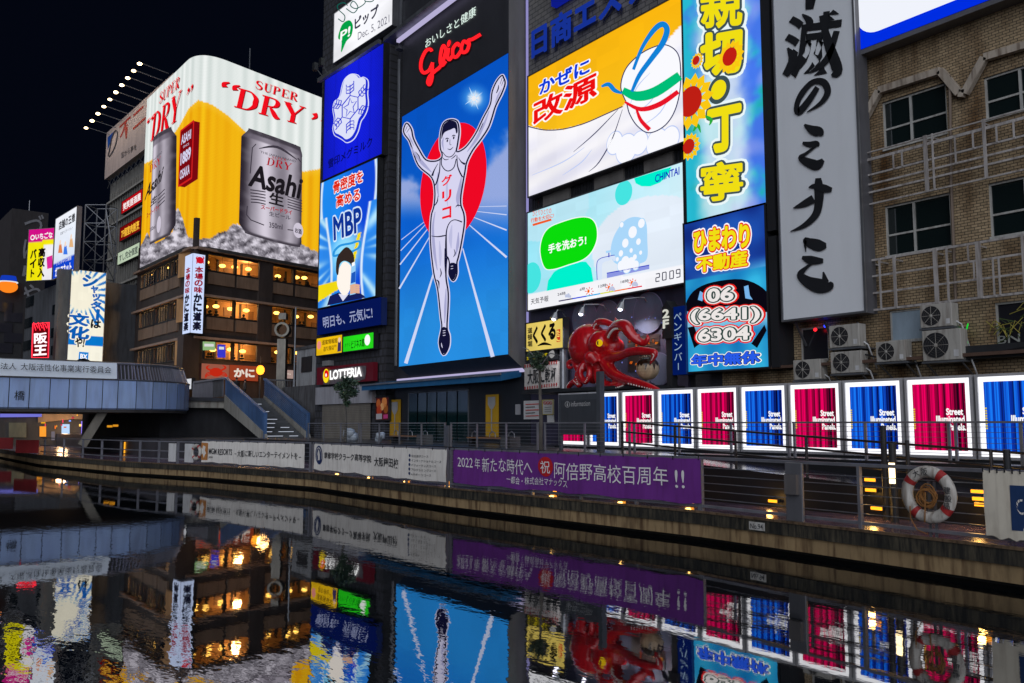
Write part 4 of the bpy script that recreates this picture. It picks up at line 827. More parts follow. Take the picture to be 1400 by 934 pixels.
# yellow and green shop boards
yb = lightbox('yellow_shop_board', 'yellow lit board with dark lettering beside the green board', 'sign', PM, [(433, 464), (468.5, 457), (468.5, 481), (433, 487.5)], .3, (252, 200, 20), .95)
A = art(PM); DT = emi((70, 40, 10)); A.text('道案情報館', (441, 465.5), (462, 462), (441, 472), DT, 2, .01); A.text('無料案内所\n観光情報', (443, 474.5), (461, 471), (443, 481), DT, 2, .005, lsp=.8); A.circ(437, 472, .3, emi((230, 140, 130)), 2); A.poly2([(462, 481), (463, 466), (465, 463), (467, 467), (467, 480)], emi((60, 50, 90)), 2); A.circ(465, 465, .18, emi((240, 200, 170)), 3); A.build('lettering', yb)
gb_ = lightbox('green_shop_board', 'bright green lit board beside the yellow board', 'sign', PM, [(469.5, 460.5), (511.5, 455), (511.5, 475), (469.5, 482)], .3, (40, 225, 30), 1.0)
A = art(PM); A.text('ビジネス館', (481, 466), (499, 462.5), (481, 477), emi((6, 60, 14)), 2, .02); A.text('ホテル', (472, 470), (480, 468.6), (472, 475), emi((6, 70, 14)), 2, .0); A.circ(503, 465, .36, EW, 2); A.build('lettering', gb_)
# burger shop sign
lo = thing('burger_shop_sign', 'dark red sign with white lit lettering and a round red and yellow logo', 'sign', PM.at(470, 520)); housing(PM, [(433, 504), (510, 494), (510, 519), (433, 528)], .35, paint((.16, .006, .016), .4, 0, .12), lo, rim=0)
A = art(PM, .02); A.poly2([(443, 522), (441, 513), (446, 507), (496, 500), (501, 504), (500, 515), (494, 520), (447, 526)], paint((.12, .1, .11), .4), 1, 3); A.build('logo_plate', lo)
A = art(PM, .08); A.text('LOTTERIA', (453, 507.5), (496, 502), (453, 519), emi((255, 255, 255), 1.2), 2, .045); A.build('lettering', lo)
A = art(PM, .08); A.circ(447.5, 514, .44, emi((250, 220, 30)), 2, ry=.5); A.poly2([(447, 506.5), (450, 507), (451.5, 512), (450, 516), (446, 516), (445.6, 510)], emi((230, 10, 20)), 3, 4); A.circ(448, 513, .12, EW, 4); A.build('logo', lo)
m = MB(); m.add(rect(B1.off(.3), [(431, 532), (509, 523), (509, 550), (431, 554)]), [(0, 1, 2, 3)], paint((.4, .4, .43), .6, 0, .15)); P0 = rect(B1.off(.3), [(431, 532), (509, 523), (509, 550), (431, 554)]); m = MB(); m.prism(P0, -n_*.3, paint((.34, .34, .37), .6, 0, .2, 1, 0, .25)); tag(m.build('blank_fascia'), 'plain grey white fascia panel under the red burger sign', 'fascia')
m = MB()
for k in range(22): z_ = SZ+.05+k*.12; a, c = B1.at(442, 580, .12), B1.at(509, 580, .12); m.obox(V(((a.x+c.x)/2, (a.y+c.y)/2, z_)), (c-a)*.5*.98-V((0, 0, (c-a).z*.49)), n_*.02, V((0, 0, .055)), paint((.2, .18, .15), .6, .2))
tag(m.build('roller_shutter'), 'closed beige roller shutter under the plain fascia', 'shutter')
m = MB(); a = B1.at(448, 500, .25); m.obox(B1.at(452, 497, .2), r_*.5, n_*.2, V((0, 0, .18)), paint((.2, .2, .2))); m.build('vent_box', ab)
# ================================================================== CORNER BUILDING WITH THE BEER SIGN
DEP = 85.0
def atD(px, py, d): r = ray(px, py); return EYE+r*d
CN = atD(262, 460, DEP); CN.z = 0
HL, HR = heading(39.4), heading(-37.1)        # left face direction, right face direction (both away from the corner)
KL, KR = Plane(CN, HL), Plane(CN, HR)
kb = thing('corner_restaurant', 'dark brown corner building with rows of warm lit restaurant windows', 'building', V((CN.x, CN.y, SZ)))
brn = paint((.05, .038, .034), .6, 0, .3, .8, 0, .2); pnl = paint((.21, .14, .095), .6, 0, .25, .9, 0, .2); ledge = paint((.34, .23, .17), .5, 0, .2)
LENL, LENR = (KL.at(186, 420)-CN).dot(HL), 30.0
zR = lambda y, x=285: KR.at(x, y).z
lev = dict(top=zR(330), l1=zR(341), w1t=zR(347), w1b=zR(370), p1=zR(388), l2=zR(403.5), w2t=zR(407), w2b=zR(432), p2=zR(450), l3=zR(461.5), w3t=zR(466), w3b=zR(491), g=SZ)
floors = [('w1t', 'w1b', 'p1', 'l1'), ('w2t', 'w2b', 'p2', 'l2'), ('w3t', 'w3b', None, 'l3')]
nL, nR = KL.n, KR.n
def face_pt(e, s_, d, z): n = nL if e is HL else nR; p = CN+e*s_-n*d; return V((p.x, p.y, z))
warmroom = paint((.55, .3, .13), .8, 0, .3, .7); ceil = paint((.5, .3, .16), .7, 0, .2)
lampc = emi((255, 196, 90), 4.5, True); lampc2 = emi((255, 170, 60), 2.2, False)
bay = {}
def side(e, L_, cols, seed):
    rr = random.Random(seed)
    W = MB(); n = nL if e is HL else nR
    def slab(z0, z1, d0=0, d1=.4, s0=0.0, s1=None, mt=brn):
        s1 = L_ if s1 is None else s1; W.obox((face_pt(e, s0, d0, z0)+face_pt(e, s1, d1, z1))/2, e*((s1-s0)/2), n*((d1-d0)/2), V((0, 0, (z1-z0)/2)), mt)
    slab(lev['w1t'], lev['top']+2.2); slab(lev['w2t'], lev['w1b']); slab(lev['w3t'], lev['w2b']); slab(SZ, lev['w3b'])
    for k in range(len(cols)): c0, c1 = cols[k]; 
    edges = [0.0]+[x for c in cols for x in c]+[L_]
    for (zt_, zb_) in ((lev['w1t'], lev['w1b']), (lev['w2t'], lev['w2b']), (lev['w3t'], lev['w3b'])):
        for a_, b_ in zip(edges[0::2], edges[1::2]):
            if b_-a_ > .01: slab(zb_, zt_, 0, .4, a_, b_)
    W.build('wall', kb)
    for k_, z_ in (('l1', lev['l1']), ('l2', lev['l2']), ('l3', lev['l3'])):
        q_ = MB(); q_.obox(face_pt(e, L_/2, -.25, z_-.12), e*(L_/2), n*.26, V((0, 0, .12)), ledge); q_.build('ledge', kb)
    for (zt_, zb_) in ((lev['w1b']-.12, lev['p1']), (lev['w2b']-.12, lev['p2'])):
        for c0, c1 in cols: q_ = MB(); q_.obox(face_pt(e, (c0+c1)/2, -.08, (zt_+zb_)/2), e*((c1-c0)/2-.12), n*.08, V((0, 0, (zt_-zb_)/2)), pnl); q_.build('spandrel_panel', kb)
    for fi, (zt_, zb_) in enumerate(((lev['w1t'], lev['w1b']), (lev['w2t'], lev['w2b']), (lev['w3t'], lev['w3b']))):
        R_ = MB(); d = 3.4; a_, b_ = (3.7 if e is HL else .3), L_-.2                        # the lit dining room behind the glass
        P = lambda s_, dd, z: face_pt(e, s_, dd, z)
        R_.quad(P(a_, d, zb_-.6), P(b_, d, zb_-.6), P(b_, d, zt_+.3), P(a_, d, zt_+.3), warmroom); R_.quad(P(a_, .41, zt_+.3), P(b_, .41, zt_+.3), P(b_, d, zt_+.3), P(a_, d, zt_+.3), ceil)
        R_.quad(P(a_, .41, zb_-.6), P(b_, .41, zb_-.6), P(b_, d, zb_-.6), P(a_, d, zb_-.6), pnl); R_.quad(P(a_, .41, zb_-.6), P(a_, d, zb_-.6), P(a_, d, zt_+.3), P(a_, .41, zt_+.3), warmroom); R_.quad(P(b_, .41, zb_-.6), P(b_, d, zb_-.6), P(b_, d, zt_+.3), P(b_, .41, zt_+.3), warmroom)
        for k in range(int(L_/3) if e is HR else 0): s_ = a_+k*3+1.6; R_.obox(P(s_, d-.06, (zt_+zb_)/2), e*.12, n*.05, V((0, 0, 1.4)), brn); R_.obox(P(s_+1.4, d-.03, zb_+rr.uniform(.6, 1.2)), e*rr.uniform(.3, .8), n*.02, V((0, 0, rr.uniform(.3, .5))), paint((.25, .12, .05), .6))
        R_.build('dining_room', kb)
        for c0, c1 in cols:
            f_ = MB(); sm = (c0+c1)/2 if c1-c0 > 4 else None; d0 = -.05
            for z_ in (zt_, zb_): f_.obox(P((c0+c1)/2, d0, z_), e*((c1-c0)/2), n*.06, V((0, 0, .07)), DARKM)
            for s_ in ([c0, c1]+([sm] if sm else [])+([c0+(c1-c0)/3, c0+2*(c1-c0)/3] if e is HL else [])): f_.obox(P(s_, d0, (zt_+zb_)/2), e*.06, n*.05, V((0, 0, (zt_-zb_)/2-.08)), DARKM)
            fo = f_.build('window', kb); g_ = MB(); g_.quad(P(c0, .1, zb_), P(c1, .1, zb_), P(c1, .1, zt_), P(c0, .1, zt_), clearglass()); g_.build('pane', fo)
            for k in range(2 if c1-c0 > 3 else 1):
                s_ = c0+(c1-c0)*rr.uniform(.15, .4)+k*(c1-c0)*.45; l_ = MB(); c_ = P(s_, rr.uniform(.8, 2.0) if e is HR else rr.uniform(.35, .6), zt_-rr.uniform(.35, .75))
                l_.ball(c_, (.34, .34, .19), lampc, 10, 6); l_.tube([c_+V((0, 0, .15)), V((c_.x, c_.y, zt_+.28))], .02, BLACK, 5); l_.build('hanging_lamp', fo)
            if rr.random() < .9:
                h_ = MB()
                for k in range(rr.randint(2, 4)):
                    s_ = rr.uniform(c0+.4, c1-.4); c_ = P(s_, rr.uniform(.7, 1.6), zb_+.35); h_.ball(c_, (.3, .3, .12), BLACK, 8, 6); h_.ball(c_+V((0, 0, .3)), .16, BLACK, 8, 6)
                (h_.build('seated_diner', fo) if e is HR else None)
        for s_ in ([L_*.25, L_*.75] if e is HR else [L_*.4, L_*.75]):
            ld = bpy.data.lights.new('room_light', 'POINT'); ld.energy = 270 if e is HR else 700; ld.color = (1, .6, .24); ld.shadow_soft_size = .4
            lo_ = bpy.data.objects.new('room_light', ld); C.objects.link(lo_); lo_.location = P(s_, 1.7, zt_-.3)-V((CN.x, CN.y, SZ)); lo_.parent = kb
sR = lambda px: (KR.at(px, 420)-CN).dot(HR)
sL = lambda px: (KL.at(px, 420)-CN).dot(HL)
side(HR, LENR, [(sR(281), sR(320)), (sR(321), sR(356)), (sR(366), sR(400)), (sR(402), sR(440)), (sR(443), sR(470))], 3)
side(HL, LENL, [(sL(246), sL(232)), (sL(231), sL(213)), (sL(212), sL(192))], 5)
m = MB(); e1, e2 = CN+HL*LENL, CN+HR*LENR; m.prism([V((p.x, p.y, SZ)) for p in (e1-nL*3.6, e1+HR*20, e2+HL*8, e2-nR*3.6)], (0, 0, lev['top']+20), brn); m.build('core', kb)
m = MB()
for px, w_ in ((361, .9),): s_ = sR(px); m.obox(face_pt(HR, s_, -.12, (lev['top']+lev['w3b'])/2), HR*w_, nR*.12, V((0, 0, (lev['top']-lev['w3b'])/2)), brn)
m.build('pilaster', kb)
m = MB(); m.obox(V((CN.x, CN.y, (lev['l3']+SZ)/2))-nR*.5, HR*.9, HL*.9, V((0, 0, (lev['l3']-SZ)/2)), paint((.05, .035, .03), .5)); m.build('corner_pillar', kb)
# beer sign wrapping the corner: plan curve with a round corner
OFF = 1.0
CS = CN+nL*OFF*.8+nR*OFF*.8; CS.z = 0
zsT = Plane(CS, HR).at(300, 79).z; zsB = Plane(CS, HR).at(262, 333).z; LL_ = (Plane(CS, HL).at(194, 300)-CS); LR_ = (Plane(CS, HR).at(440, 250)-CS)
LL, LR = V((LL_.x, LL_.y, 0)).length, V((LR_.x, LR_.y, 0)).length; FR = 3.4
def plan(t):                                   # arc parameter: -LL .. LR along the sign, rounded near 0
    if t < -FR: return CS+HL*(-t)
    if t > FR: return CS+HR*t
    u = (t+FR)/(2*FR); a_, b_, c_ = CS+HL*FR, CS, CS+HR*FR; return a_*(1-u)**2+b_*2*u*(1-u)+c_*u*u
def foam(x): return interp(x, [(186, 226), (200, 223), (215, 214), (236, 186), (247, 169), (258, 148), (271, 137), (290, 143), (313, 159), (329, 174), (345, 190), (412, 235), (443, 230)])
def icey(x): return interp(x, [(184, 352), (196, 330), (201, 318), (206, 326), (212, 333), (222, 328), (236, 318), (240, 290), (244, 284), (250, 300), (257, 325), (265, 327), (288, 326), (300, 318), (310, 316), (318, 306), (330, 308), (345, 312), (380, 326), (410, 332), (420, 338), (428, 342), (440, 346)])
def beer(x, y, u, v):
    t = -LL+u*(LL+LR); st_ = .5+.5*math.sin(t*4.2); st2 = noise.noise((t*1.3, 0, 3))
    if y > icey(x)+1.5*noise.noise((x*.3, y*.3, 0)):
        n = noise.fractal((x*.09, y*.13, 2), .7, 2.2, 5); r_ = 1-abs(noise.noise((x*.12+3*n, y*.14, 7))); k = max(0, min(1, .46+.6*n+.7*(r_-.75))); return mix((52, 48, 56), (232, 226, 238), k+.08)
    if y < foam(x):
        c = mix((196, 208, 204), (246, 250, 248), .5+.35*st_+.5*st2); return c
    k = .5+.3*st_+.5*st2; d = y-foam(x); c = mix((232, 148, 6), (255, 200, 24), k); c = mix(c, (255, 205, 60), .5*sst(12, 0, d)); return c
bs_ = thing('beer_sign', 'huge white and yellow wraparound beer sign with silver cans on the corner building', 'billboard', V((CS.x, CS.y, zsB)))
m = MB(); m.col = []; m.uv = []; NU, NVV = 260, 150; m.mi(led(.98, .1, (420, 130)))
for j in range(NVV+1):
    for i in range(NU+1):
        u, v = i/NU, j/NVV; p = plan(-LL+u*(LL+LR)); P = V((p.x, p.y, zsT+(zsB-zsT)*v)); m.v.append(P); x, y = proj(P); m.col.append(lin(beer(x, y, u, v))); m.uv.append((u, v))
for j in range(NVV):
    for i in range(NU): m.f.append((j*(NU+1)+i, j*(NU+1)+i+1, (j+1)*(NU+1)+i+1, (j+1)*(NU+1)+i)); m.m.append(0)
m.build('lit_face', bs_)
m = MB(); ts = [-LL, -FR, -FR*.5, 0, FR*.5, FR, LR]; P0 = [plan(t)-(nL if t < 0 else nR)*.05-(nR if t == 0 else V((0, 0, 0)))*.05 for t in ts]; P1 = [plan(LR)-nR*1.0, plan(FR*.6)-nR*1.2-nL*.6, plan(-LL)-nL*1.0]
m.prism([V((p.x, p.y, zsB-.3)) for p in P0+P1], (0, 0, zsT-zsB+.3), paint((.05, .05, .05), .6)); m.build('housing', bs_)
# serif capitals as polygons in a unit box
def serif(ch):
    o = []; bar = lambda x0, x1, y: o.append([(x0, y), (x1, y), (x1, y+.045), (x0, y+.045)]); rc = lambda x0, x1, y0, y1: o.append([(x0, y0), (x1, y0), (x1, y1), (x0, y1)])
    def rib(pts, ws, k=7):
        p = crom([(x, y, w__) for (x, y), w__ in zip(pts, ws)], False, k); a_ = []; b_ = []
        for i in range(len(p)):
            q, r__ = p[max(0, i-1)], p[min(len(p)-1, i+1)]; dx, dy = r__[0]-q[0], r__[1]-q[1]; l = math.hypot(dx, dy) or 1; a_.append((p[i][0]-dy/l*p[i][2]/2, p[i][1]+dx/l*p[i][2]/2)); b_.append((p[i][0]+dy/l*p[i][2]/2, p[i][1]-dx/l*p[i][2]/2))
        for i in range(len(p)-1): o.append([a_[i], a_[i+1], b_[i+1], b_[i]])
    if ch in 'DRPE': rc(.12, .33, 0, 1); bar(0, .45, 0); bar(0, .45, .955)
    if ch == 'D': rib([(.3, .975), (.6, .95), (.86, .72), (.88, .5), (.86, .28), (.6, .05), (.3, .025)], [.05, .07, .2, .24, .2, .07, .05])
    if ch in 'RP': rib([(.3, .975), (.6, .95), (.77, .82), (.76, .66), (.6, .53), (.3, .5)], [.05, .07, .2, .2, .07, .05])
    if ch == 'R': rib([(.45, .5), (.62, .3), (.82, .06), (1.02, .02)], [.06, .2, .22, .05])
    if ch == 'E': rib([(.3, .975), (.85, .975)], [.05, .05]); rib([(.85, .98), (.86, .72)], [.1, .02]); rib([(.3, .5), (.6, .5)], [.05, .05]); rib([(.6, .64), (.6, .36)], [.05, .05]); rib([(.3, .025), (.88, .025)], [.05, .05]); rib([(.88, .02), (.9, .3)], [.1, .02])
    if ch == 'Y': rib([(.1, .96), (.5, .45)], [.24, .22]); rib([(.92, .96), (.55, .45)], [.07, .08]); rc(.4, .62, 0, .5); bar(-.05, .32, .955); bar(.72, 1.05, .955); bar(.28, .74, 0)
    if ch == 'U': rib([(.2, .98), (.2, .4), (.3, .1), (.55, .03), (.75, .15), (.8, .4), (.8, .98)], [.2, .2, .16, .08, .07, .06, .06]); bar(0, .42, .955); bar(.64, 1, .955)
    if ch == 'S': rib([(.82, .72), (.75, .92), (.5, .985), (.25, .9), (.2, .72), (.4, .57), (.65, .45), (.84, .28), (.72, .07), (.45, .01), (.2, .1), (.12, .3)], [.03, .08, .05, .14, .2, .2, .22, .2, .12, .05, .07, .03])
    if ch in '"“': 
        for x in (.25, .65): rib([(x+.14, .98), (x-.06, .85), (x-.03, .7)], [.04, .14, .24])
    if ch == '”':
        for x in (.3, .72): rib([(x, .93), (x+.06, .76), (x-.12, .6)], [.24, .14, .03])
    return o
def stext(A, t, BL, BR, TL, m_, L=2, gap=.16, ow=.0):
    wd = sum((.62 if c in '“”' else 1.0) for c in t)+gap*(len(t)-1); a_, b_, c_ = A.pl.at(*BL), A.pl.at(*BR), A.pl.at(*TL); ex = (b_-a_)/wd; ey = c_-a_; x = 0
    for c in t:
        for pg in serif(c): A.add([a_+ex*(x+px_*(1 if c not in '“”' else .8))+ey*py_+A.pl.n*A.h(L) for px_, py_ in pg], [tuple(range(len(pg)))], m_)
        x += (.62 if c in '“”' else 1.0)+gap
SL_, SR_ = Plane(CS, HL), Plane(CS, HR); red = emi((240, 14, 30)); dred = emi((130, 10, 16))
A = art(SR_, .05)
for dl, mm, L in (((1.2, 1.2), dred, 1), ((0, 0), red, 3)):
    q_ = lambda x, y: (x+dl[0], y+dl[1])
    stext(A, 'SUPER', q_(347, 120.5), q_(405, 138.5), q_(349, 109.5), mm, L, .12); stext(A, 'DRY', q_(319, 146), q_(411, 171), q_(325, 120), mm, L, .12); stext(A, '“', q_(297, 137), q_(325, 145), q_(299, 108), mm, L); stext(A, '”', q_(418, 178), q_(442, 183), q_(420, 151), mm, L)
A.build('lettering', bs_)
A = art(SL_, .05)
for dl, mm, L in (((1, 1), dred, 1), ((0, 0), red, 3)):
    q_ = lambda x, y: (x+dl[0], y+dl[1])
    stext(A, 'SUPER', q_(217.5, 143), q_(245, 119.5), q_(219.5, 128), mm, L, .12); stext(A, 'DRY', q_(206.5, 194), q_(244.5, 163), q_(210.5, 157), mm, L, .12); stext(A, '“', q_(199, 183), q_(210, 174), q_(201, 165), mm, L); stext(A, '”', q_(253, 146), q_(262, 138), q_(255, 123), mm, L)
A.build('lettering', bs_)
# silver cans in relief
def can(pl, quad, name_rows, bulge, lift):
    TL, TR, BR, BL = [pl.at(*q, lift) for q in quad]
    b_ = MB(); b_.col = []; b_.uv = []; b_.mi(led(.95, 0, (0, 0), False)); nu, nv = 40, 60
    for j in range(nv+1):
        for i in range(nu+1):
            u, v = i/nu, j/nv; k = 1.0
            if v < .1: k = .86+.14*sst(0, .1, v)
            if v > .93: k = 1-.12*sst(.93, 1, v)
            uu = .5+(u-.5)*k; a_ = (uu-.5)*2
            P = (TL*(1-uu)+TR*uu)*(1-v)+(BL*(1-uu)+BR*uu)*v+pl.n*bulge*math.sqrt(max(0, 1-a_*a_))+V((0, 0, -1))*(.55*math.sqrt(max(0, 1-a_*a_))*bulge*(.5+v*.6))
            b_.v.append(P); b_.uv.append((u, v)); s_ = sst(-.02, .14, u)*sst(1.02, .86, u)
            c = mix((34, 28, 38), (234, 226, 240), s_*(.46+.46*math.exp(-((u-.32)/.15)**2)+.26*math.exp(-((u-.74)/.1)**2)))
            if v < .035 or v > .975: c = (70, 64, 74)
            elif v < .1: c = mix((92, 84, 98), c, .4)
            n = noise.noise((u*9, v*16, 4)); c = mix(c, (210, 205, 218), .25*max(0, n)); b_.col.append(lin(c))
    for j in range(nv):
        for i in range(nu): b_.f.append((j*(nu+1)+i, (j+1)*(nu+1)+i, (j+1)*(nu+1)+i+1, j*(nu+1)+i+1)); b_.m.append(0)
    return b_.build('beer_can', bs_, True)
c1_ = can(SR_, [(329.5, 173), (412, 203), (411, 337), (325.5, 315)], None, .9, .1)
ck = emi((28, 24, 30)); cr = emi((170, 20, 36)); cg = emi((60, 54, 66)); cw = emi((206, 198, 214))
A = art(SR_, 1.12)
A.text('Asahi', (337, 228), (405, 247), (331, 256), ck, 3, .03); A.text('生', (360, 265), (379, 270), (359, 280), ck, 3, .03); A.text('スーパードライ', (348, 282), (390, 290), (348, 288), cr, 3, .03); A.text('生ビール', (359, 291), (388, 297), (359, 297), cg, 3, .015)
A.text('350ml', (359, 306), (377, 309), (359, 313), cg, 3, .015); stext(A, 'DRY', (355, 228), (388, 236), (357, 218), cr, 3, .16); stext(A, 'SUPER', (362, 219), (382, 223), (363, 216), cr, 3, .16)
A.text('THE JAPAN BRAND', (347, 209), (395, 222), (347, 213), cg, 3, .0); A.text('ASAHI辛口KARAKUCHI', (347, 187), (396, 200), (346, 190), cg, 3, 0)
for k in range(5): A.stroke([(333+k*.2, 262+k*4.2), (344, 263.5+k*4), (354, 265+k*4.2)], 1.5, cg, 3, 3); A.stroke([(384, 271+k*3.6), (394, 274+k*3.6), (404, 277+k*3.6)], 1.3, cg, 3, 3)
for p in ([(333, 240), (336, 205), (341, 200)], [(398, 219), (403, 225), (403, 262)], [(329, 284), (328, 296), (334, 303), (352, 310)], [(384, 316), (392, 317)]): A.stroke(p, 1.4, cg, 3, 0)
A.stroke([(345, 206), (370, 204), (397, 221)], [1, 3.5, 1], cg, 3); A.circ(398.5, 317, .68, cw, 4, .85); A.text('お酒', (394, 313.3), (403, 316), (394, 320), cg, 5, .03)
A.build('can_lettering', bs_)
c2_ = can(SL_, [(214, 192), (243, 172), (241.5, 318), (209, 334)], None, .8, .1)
A = art(SL_, 1.0)
A.text('Asahi', (215, 256), (238, 229), (211, 276), ck, 3, .03); A.text('生', (221, 274), (229, 267), (219, 285), ck, 3, .03); A.text('スーパードライ', (214, 294), (231, 281), (214, 301), cr, 3, .03); A.text('350ml', (218, 314), (226, 309), (218, 319), cg, 3, .015); stext(A, 'DRY', (218, 239), (233, 226), (218, 229), cr, 3, .16)
A.text('THE JAPAN BRAND', (216, 227), (235, 209), (216, 231), cg, 3, .0)
for k in range(4): A.stroke([(229.5, 270+k*5), (234, 266+k*5), (239, 261+k*5)], 1.1, cg, 3, 3)
A.circ(231, 309, .7, cw, 4, .9); A.build('can_lettering', bs_)
# red plate on the left face
t_ = thing('red_plate_sign', 'small dark red plate with white lettering fixed to the left side of the beer sign', 'sign', SL_.at(255, 255, .4)); pr = SL_.off(.75)
q_ = [(247, 178), (265, 167), (262, 242), (244.5, 256)]; m = MB(); R4 = rect(pr, q_); m.prism(R4, -pr.n*.6, emi((128, 8, 18), .9)); m.build('plate', t_)
m = MB(); gy = emi((205, 30, 30)); 
for a_, b_ in zip(R4, R4[1:]+R4[:1]): m.beam(a_+pr.n*.01, b_+pr.n*.01, .16, .06, gy, pr.n)
m.build('rim', t_)
A = art(pr, .04); A.text('ASAHI', (249, 186), (262, 177), (248.5, 198), EW2, 1, .03); A.text('SINCE', (251, 200), (259, 195), (251, 203), EW2, 1, .0); A.text('1889', (248, 211), (261.5, 201), (247.5, 226), EW2, 1, .04); A.text('OSAKA', (247, 234), (260, 225), (246.5, 246), EW2, 1, .03); A.build('lettering', t_)
m = MB(); p = SR_.at(385, 110, -6); m.tube([V((p.x, p.y, zsT-2)), V((p.x, p.y, SR_.at(385, 46, -6).z))], .07, METAL, 6); tag(m.build('roof_mast'), 'thin mast on the roof behind the beer sign', 'mast')
# crab restaurant vertical sign on the corner
vs_ = thing('vertical_crab_sign', 'tall thin lit white vertical sign with a red crab emblem at the building corner', 'sign', CN+nR*1.5+V((0, 0, lev['l3'])))
VP_ = Plane(CN+nR*1.3+nL*1.3, HR); Q4 = rect(VP_, [(264.5, 346.5), (281, 349), (276, 455.5), (259.5, 455.5)]); b0 = Q4[0].copy(); VL_ = Plane(b0, HL)
dL = 2.2; m = MB(); m.prism([Q4[3], Q4[2], Q4[2]+HL*dL, Q4[3]+HL*dL], (0, 0, Q4[0].z-Q4[3].z), paint((.2, .2, .24), .5)); m.build('housing', vs_)
fm = emi((205, 220, 255), 1.0, True); m = MB(); m.add([p+VP_.n*.03 for p in Q4], [(0, 1, 2, 3)], fm); m.build('lit_face', vs_)
m = MB(); L4 = [Q4[0]+HL*dL, Q4[0], Q4[3], Q4[3]+HL*dL]; m.add([p+VL_.n*.03 for p in L4], [(0, 1, 2, 3)], fm); m.build('lit_face', vs_)
for pl_, xs0, xs1 in ((VP_, (266, 279), (262, 273)), (VL_, None, None)):
    A = art(pl_, .06)
    def col(t, y0, y1, f0, f1, mm, bold):
        if pl_ is VP_:
            w0, w1 = 265.5+(262-266)*(y0-347)/108+.8, 279.5+(274.5-279.5)*(y0-347)/108-.8; v0 = 265.5+(262-266)*(y1-347)/108+.8
            A.vtext(t, (w0, y0), (w1, y0+.6), (v0, y1), mm, 1, bold)
        else:
            a_ = L4[0].lerp(L4[3], (y0-347)/108)+(L4[1]-L4[0])*.18; b_ = a_+(L4[1]-L4[0])*.64; c_ = L4[0].lerp(L4[3], (y1-347)/108)+(L4[1]-L4[0])*.18
            A.vtext(t, proj(a_), proj(b_), proj(c_), mm, 1, bold)
    col('本場の味', 364, 401, 0, 0, emi((150, 15, 40)), .04); col('かに道楽', 401, 452, 0, 0, emi((20, 20, 40)), .06)
    if pl_ is VP_:
        A.circ(273, 356, .42, emi((200, 20, 40)), 1, .34)
        for s_ in (-1, 1):
            A.stroke([(273+s_*3, 356), (273+s_*5.2, 353), (273+s_*3.4, 350.6)], [1.4, 1.6, .6], emi((200, 20, 40)), 1)
            for k in range(3): A.stroke([(273+s_*3, 357+k), (273+s_*5.4, 358+k*1.4)], .8, emi((200, 20, 40)), 1, 0)
    A.build('lettering', vs_)
# banners and lantern at street level
for k, (x0, x1, y0, y1, cc, tx) in enumerate(((276, 313, 497, 518, (205, 120, 96), 'かに'), (314, 353, 499, 520, (200, 84, 50), 'かに'), (386, 403, 505, 517, (225, 190, 180), 'づくり'))):
    t_ = thing('shop_banner', ['orange banner with a drawn crab at the foot of the corner restaurant', 'darker orange banner with white lettering beside the crab banner', 'small pale banner behind the metal column'][k], 'banner', KR.at((x0+x1)/2, y1, .4), 'banners at the foot of the corner restaurant')
    P4 = rect(KR.off(.35), [(x0, y0), (x1, y0+2), (x1, y1+1), (x0, y1)]); m = MB(); m.prism(P4, -nR*.08, emi(cc, .5)); m.build('cloth', t_); A = art(KR.off(.35), .05)
    if k == 0:
        rc_ = emi((190, 40, 20)); A.circ(295, 509, .75, rc_, 1, .45)
        for s_ in (-1, 1):
            A.stroke([(295+s_*6, 507), (295+s_*13, 503), (295+s_*9, 499.5)], [2, 2.6, 1], rc_, 1)
            for j in range(3): A.stroke([(295+s_*6, 509+j*1.6), (295+s_*12, 510+j*2), (295+s_*15, 514+j*1.5)], 1.2, rc_, 1)
    else: A.text(tx, (x0+6, y0+5), (x1-6, y0+6), (x0+6, y1-5), emi((250, 235, 220), .8), 1, .05)
    A.build('lettering', t_)
m = MB(); p = KR.off(3.0).at(356, 506); lt = thing('street_lantern', 'glowing orange lantern at the head of the stairs', 'lantern', V((p.x, p.y, p.z-1)))
m.ball(p, (.42, .42, .5), emi((255, 150, 40), 3.2, True), 12, 8); m.build('lantern_body', lt); m = MB(); m.tube([p+V((0, 0, .7)), p+V((0, 0, 1.4))], .06, BLACK); m.tube([p-V((0, 0, .7)), V((p.x, p.y, SZ))], .09, BLACK); m.build('post', lt)
ld = bpy.data.lights.new('lantern_light', 'POINT'); ld.energy = 300; ld.color = (1, .5, .15); ld.shadow_soft_size = .6; o = bpy.data.objects.new('lantern_light', ld); C.objects.link(o); o.location = p-WL[lt.name]+nR*1.2; o.parent = lt
for k, (x0, x1, y0, y1, cc) in enumerate(((277, 294, 467, 479, (150, 190, 130)), (297, 308, 471, 489, (60, 60, 215)))):
    A = art(KR.off(.15)); A.poly2([(x0, y0), (x1, y0+.6), (x1, y1), (x0, y1)], emi(cc, .85), 1); A.poly2([(x0+2, y0+3), (x1-2, y0+3.4), (x1-2, y0+7), (x0+2, y0+6.8)], emi((225, 225, 225), .9), 2)
    tag(A.build('window_sign'), ['green and white sign in the lowest lit window of the corner restaurant', 'blue glowing sign in the lowest lit window of the corner restaurant'][k], 'sign')
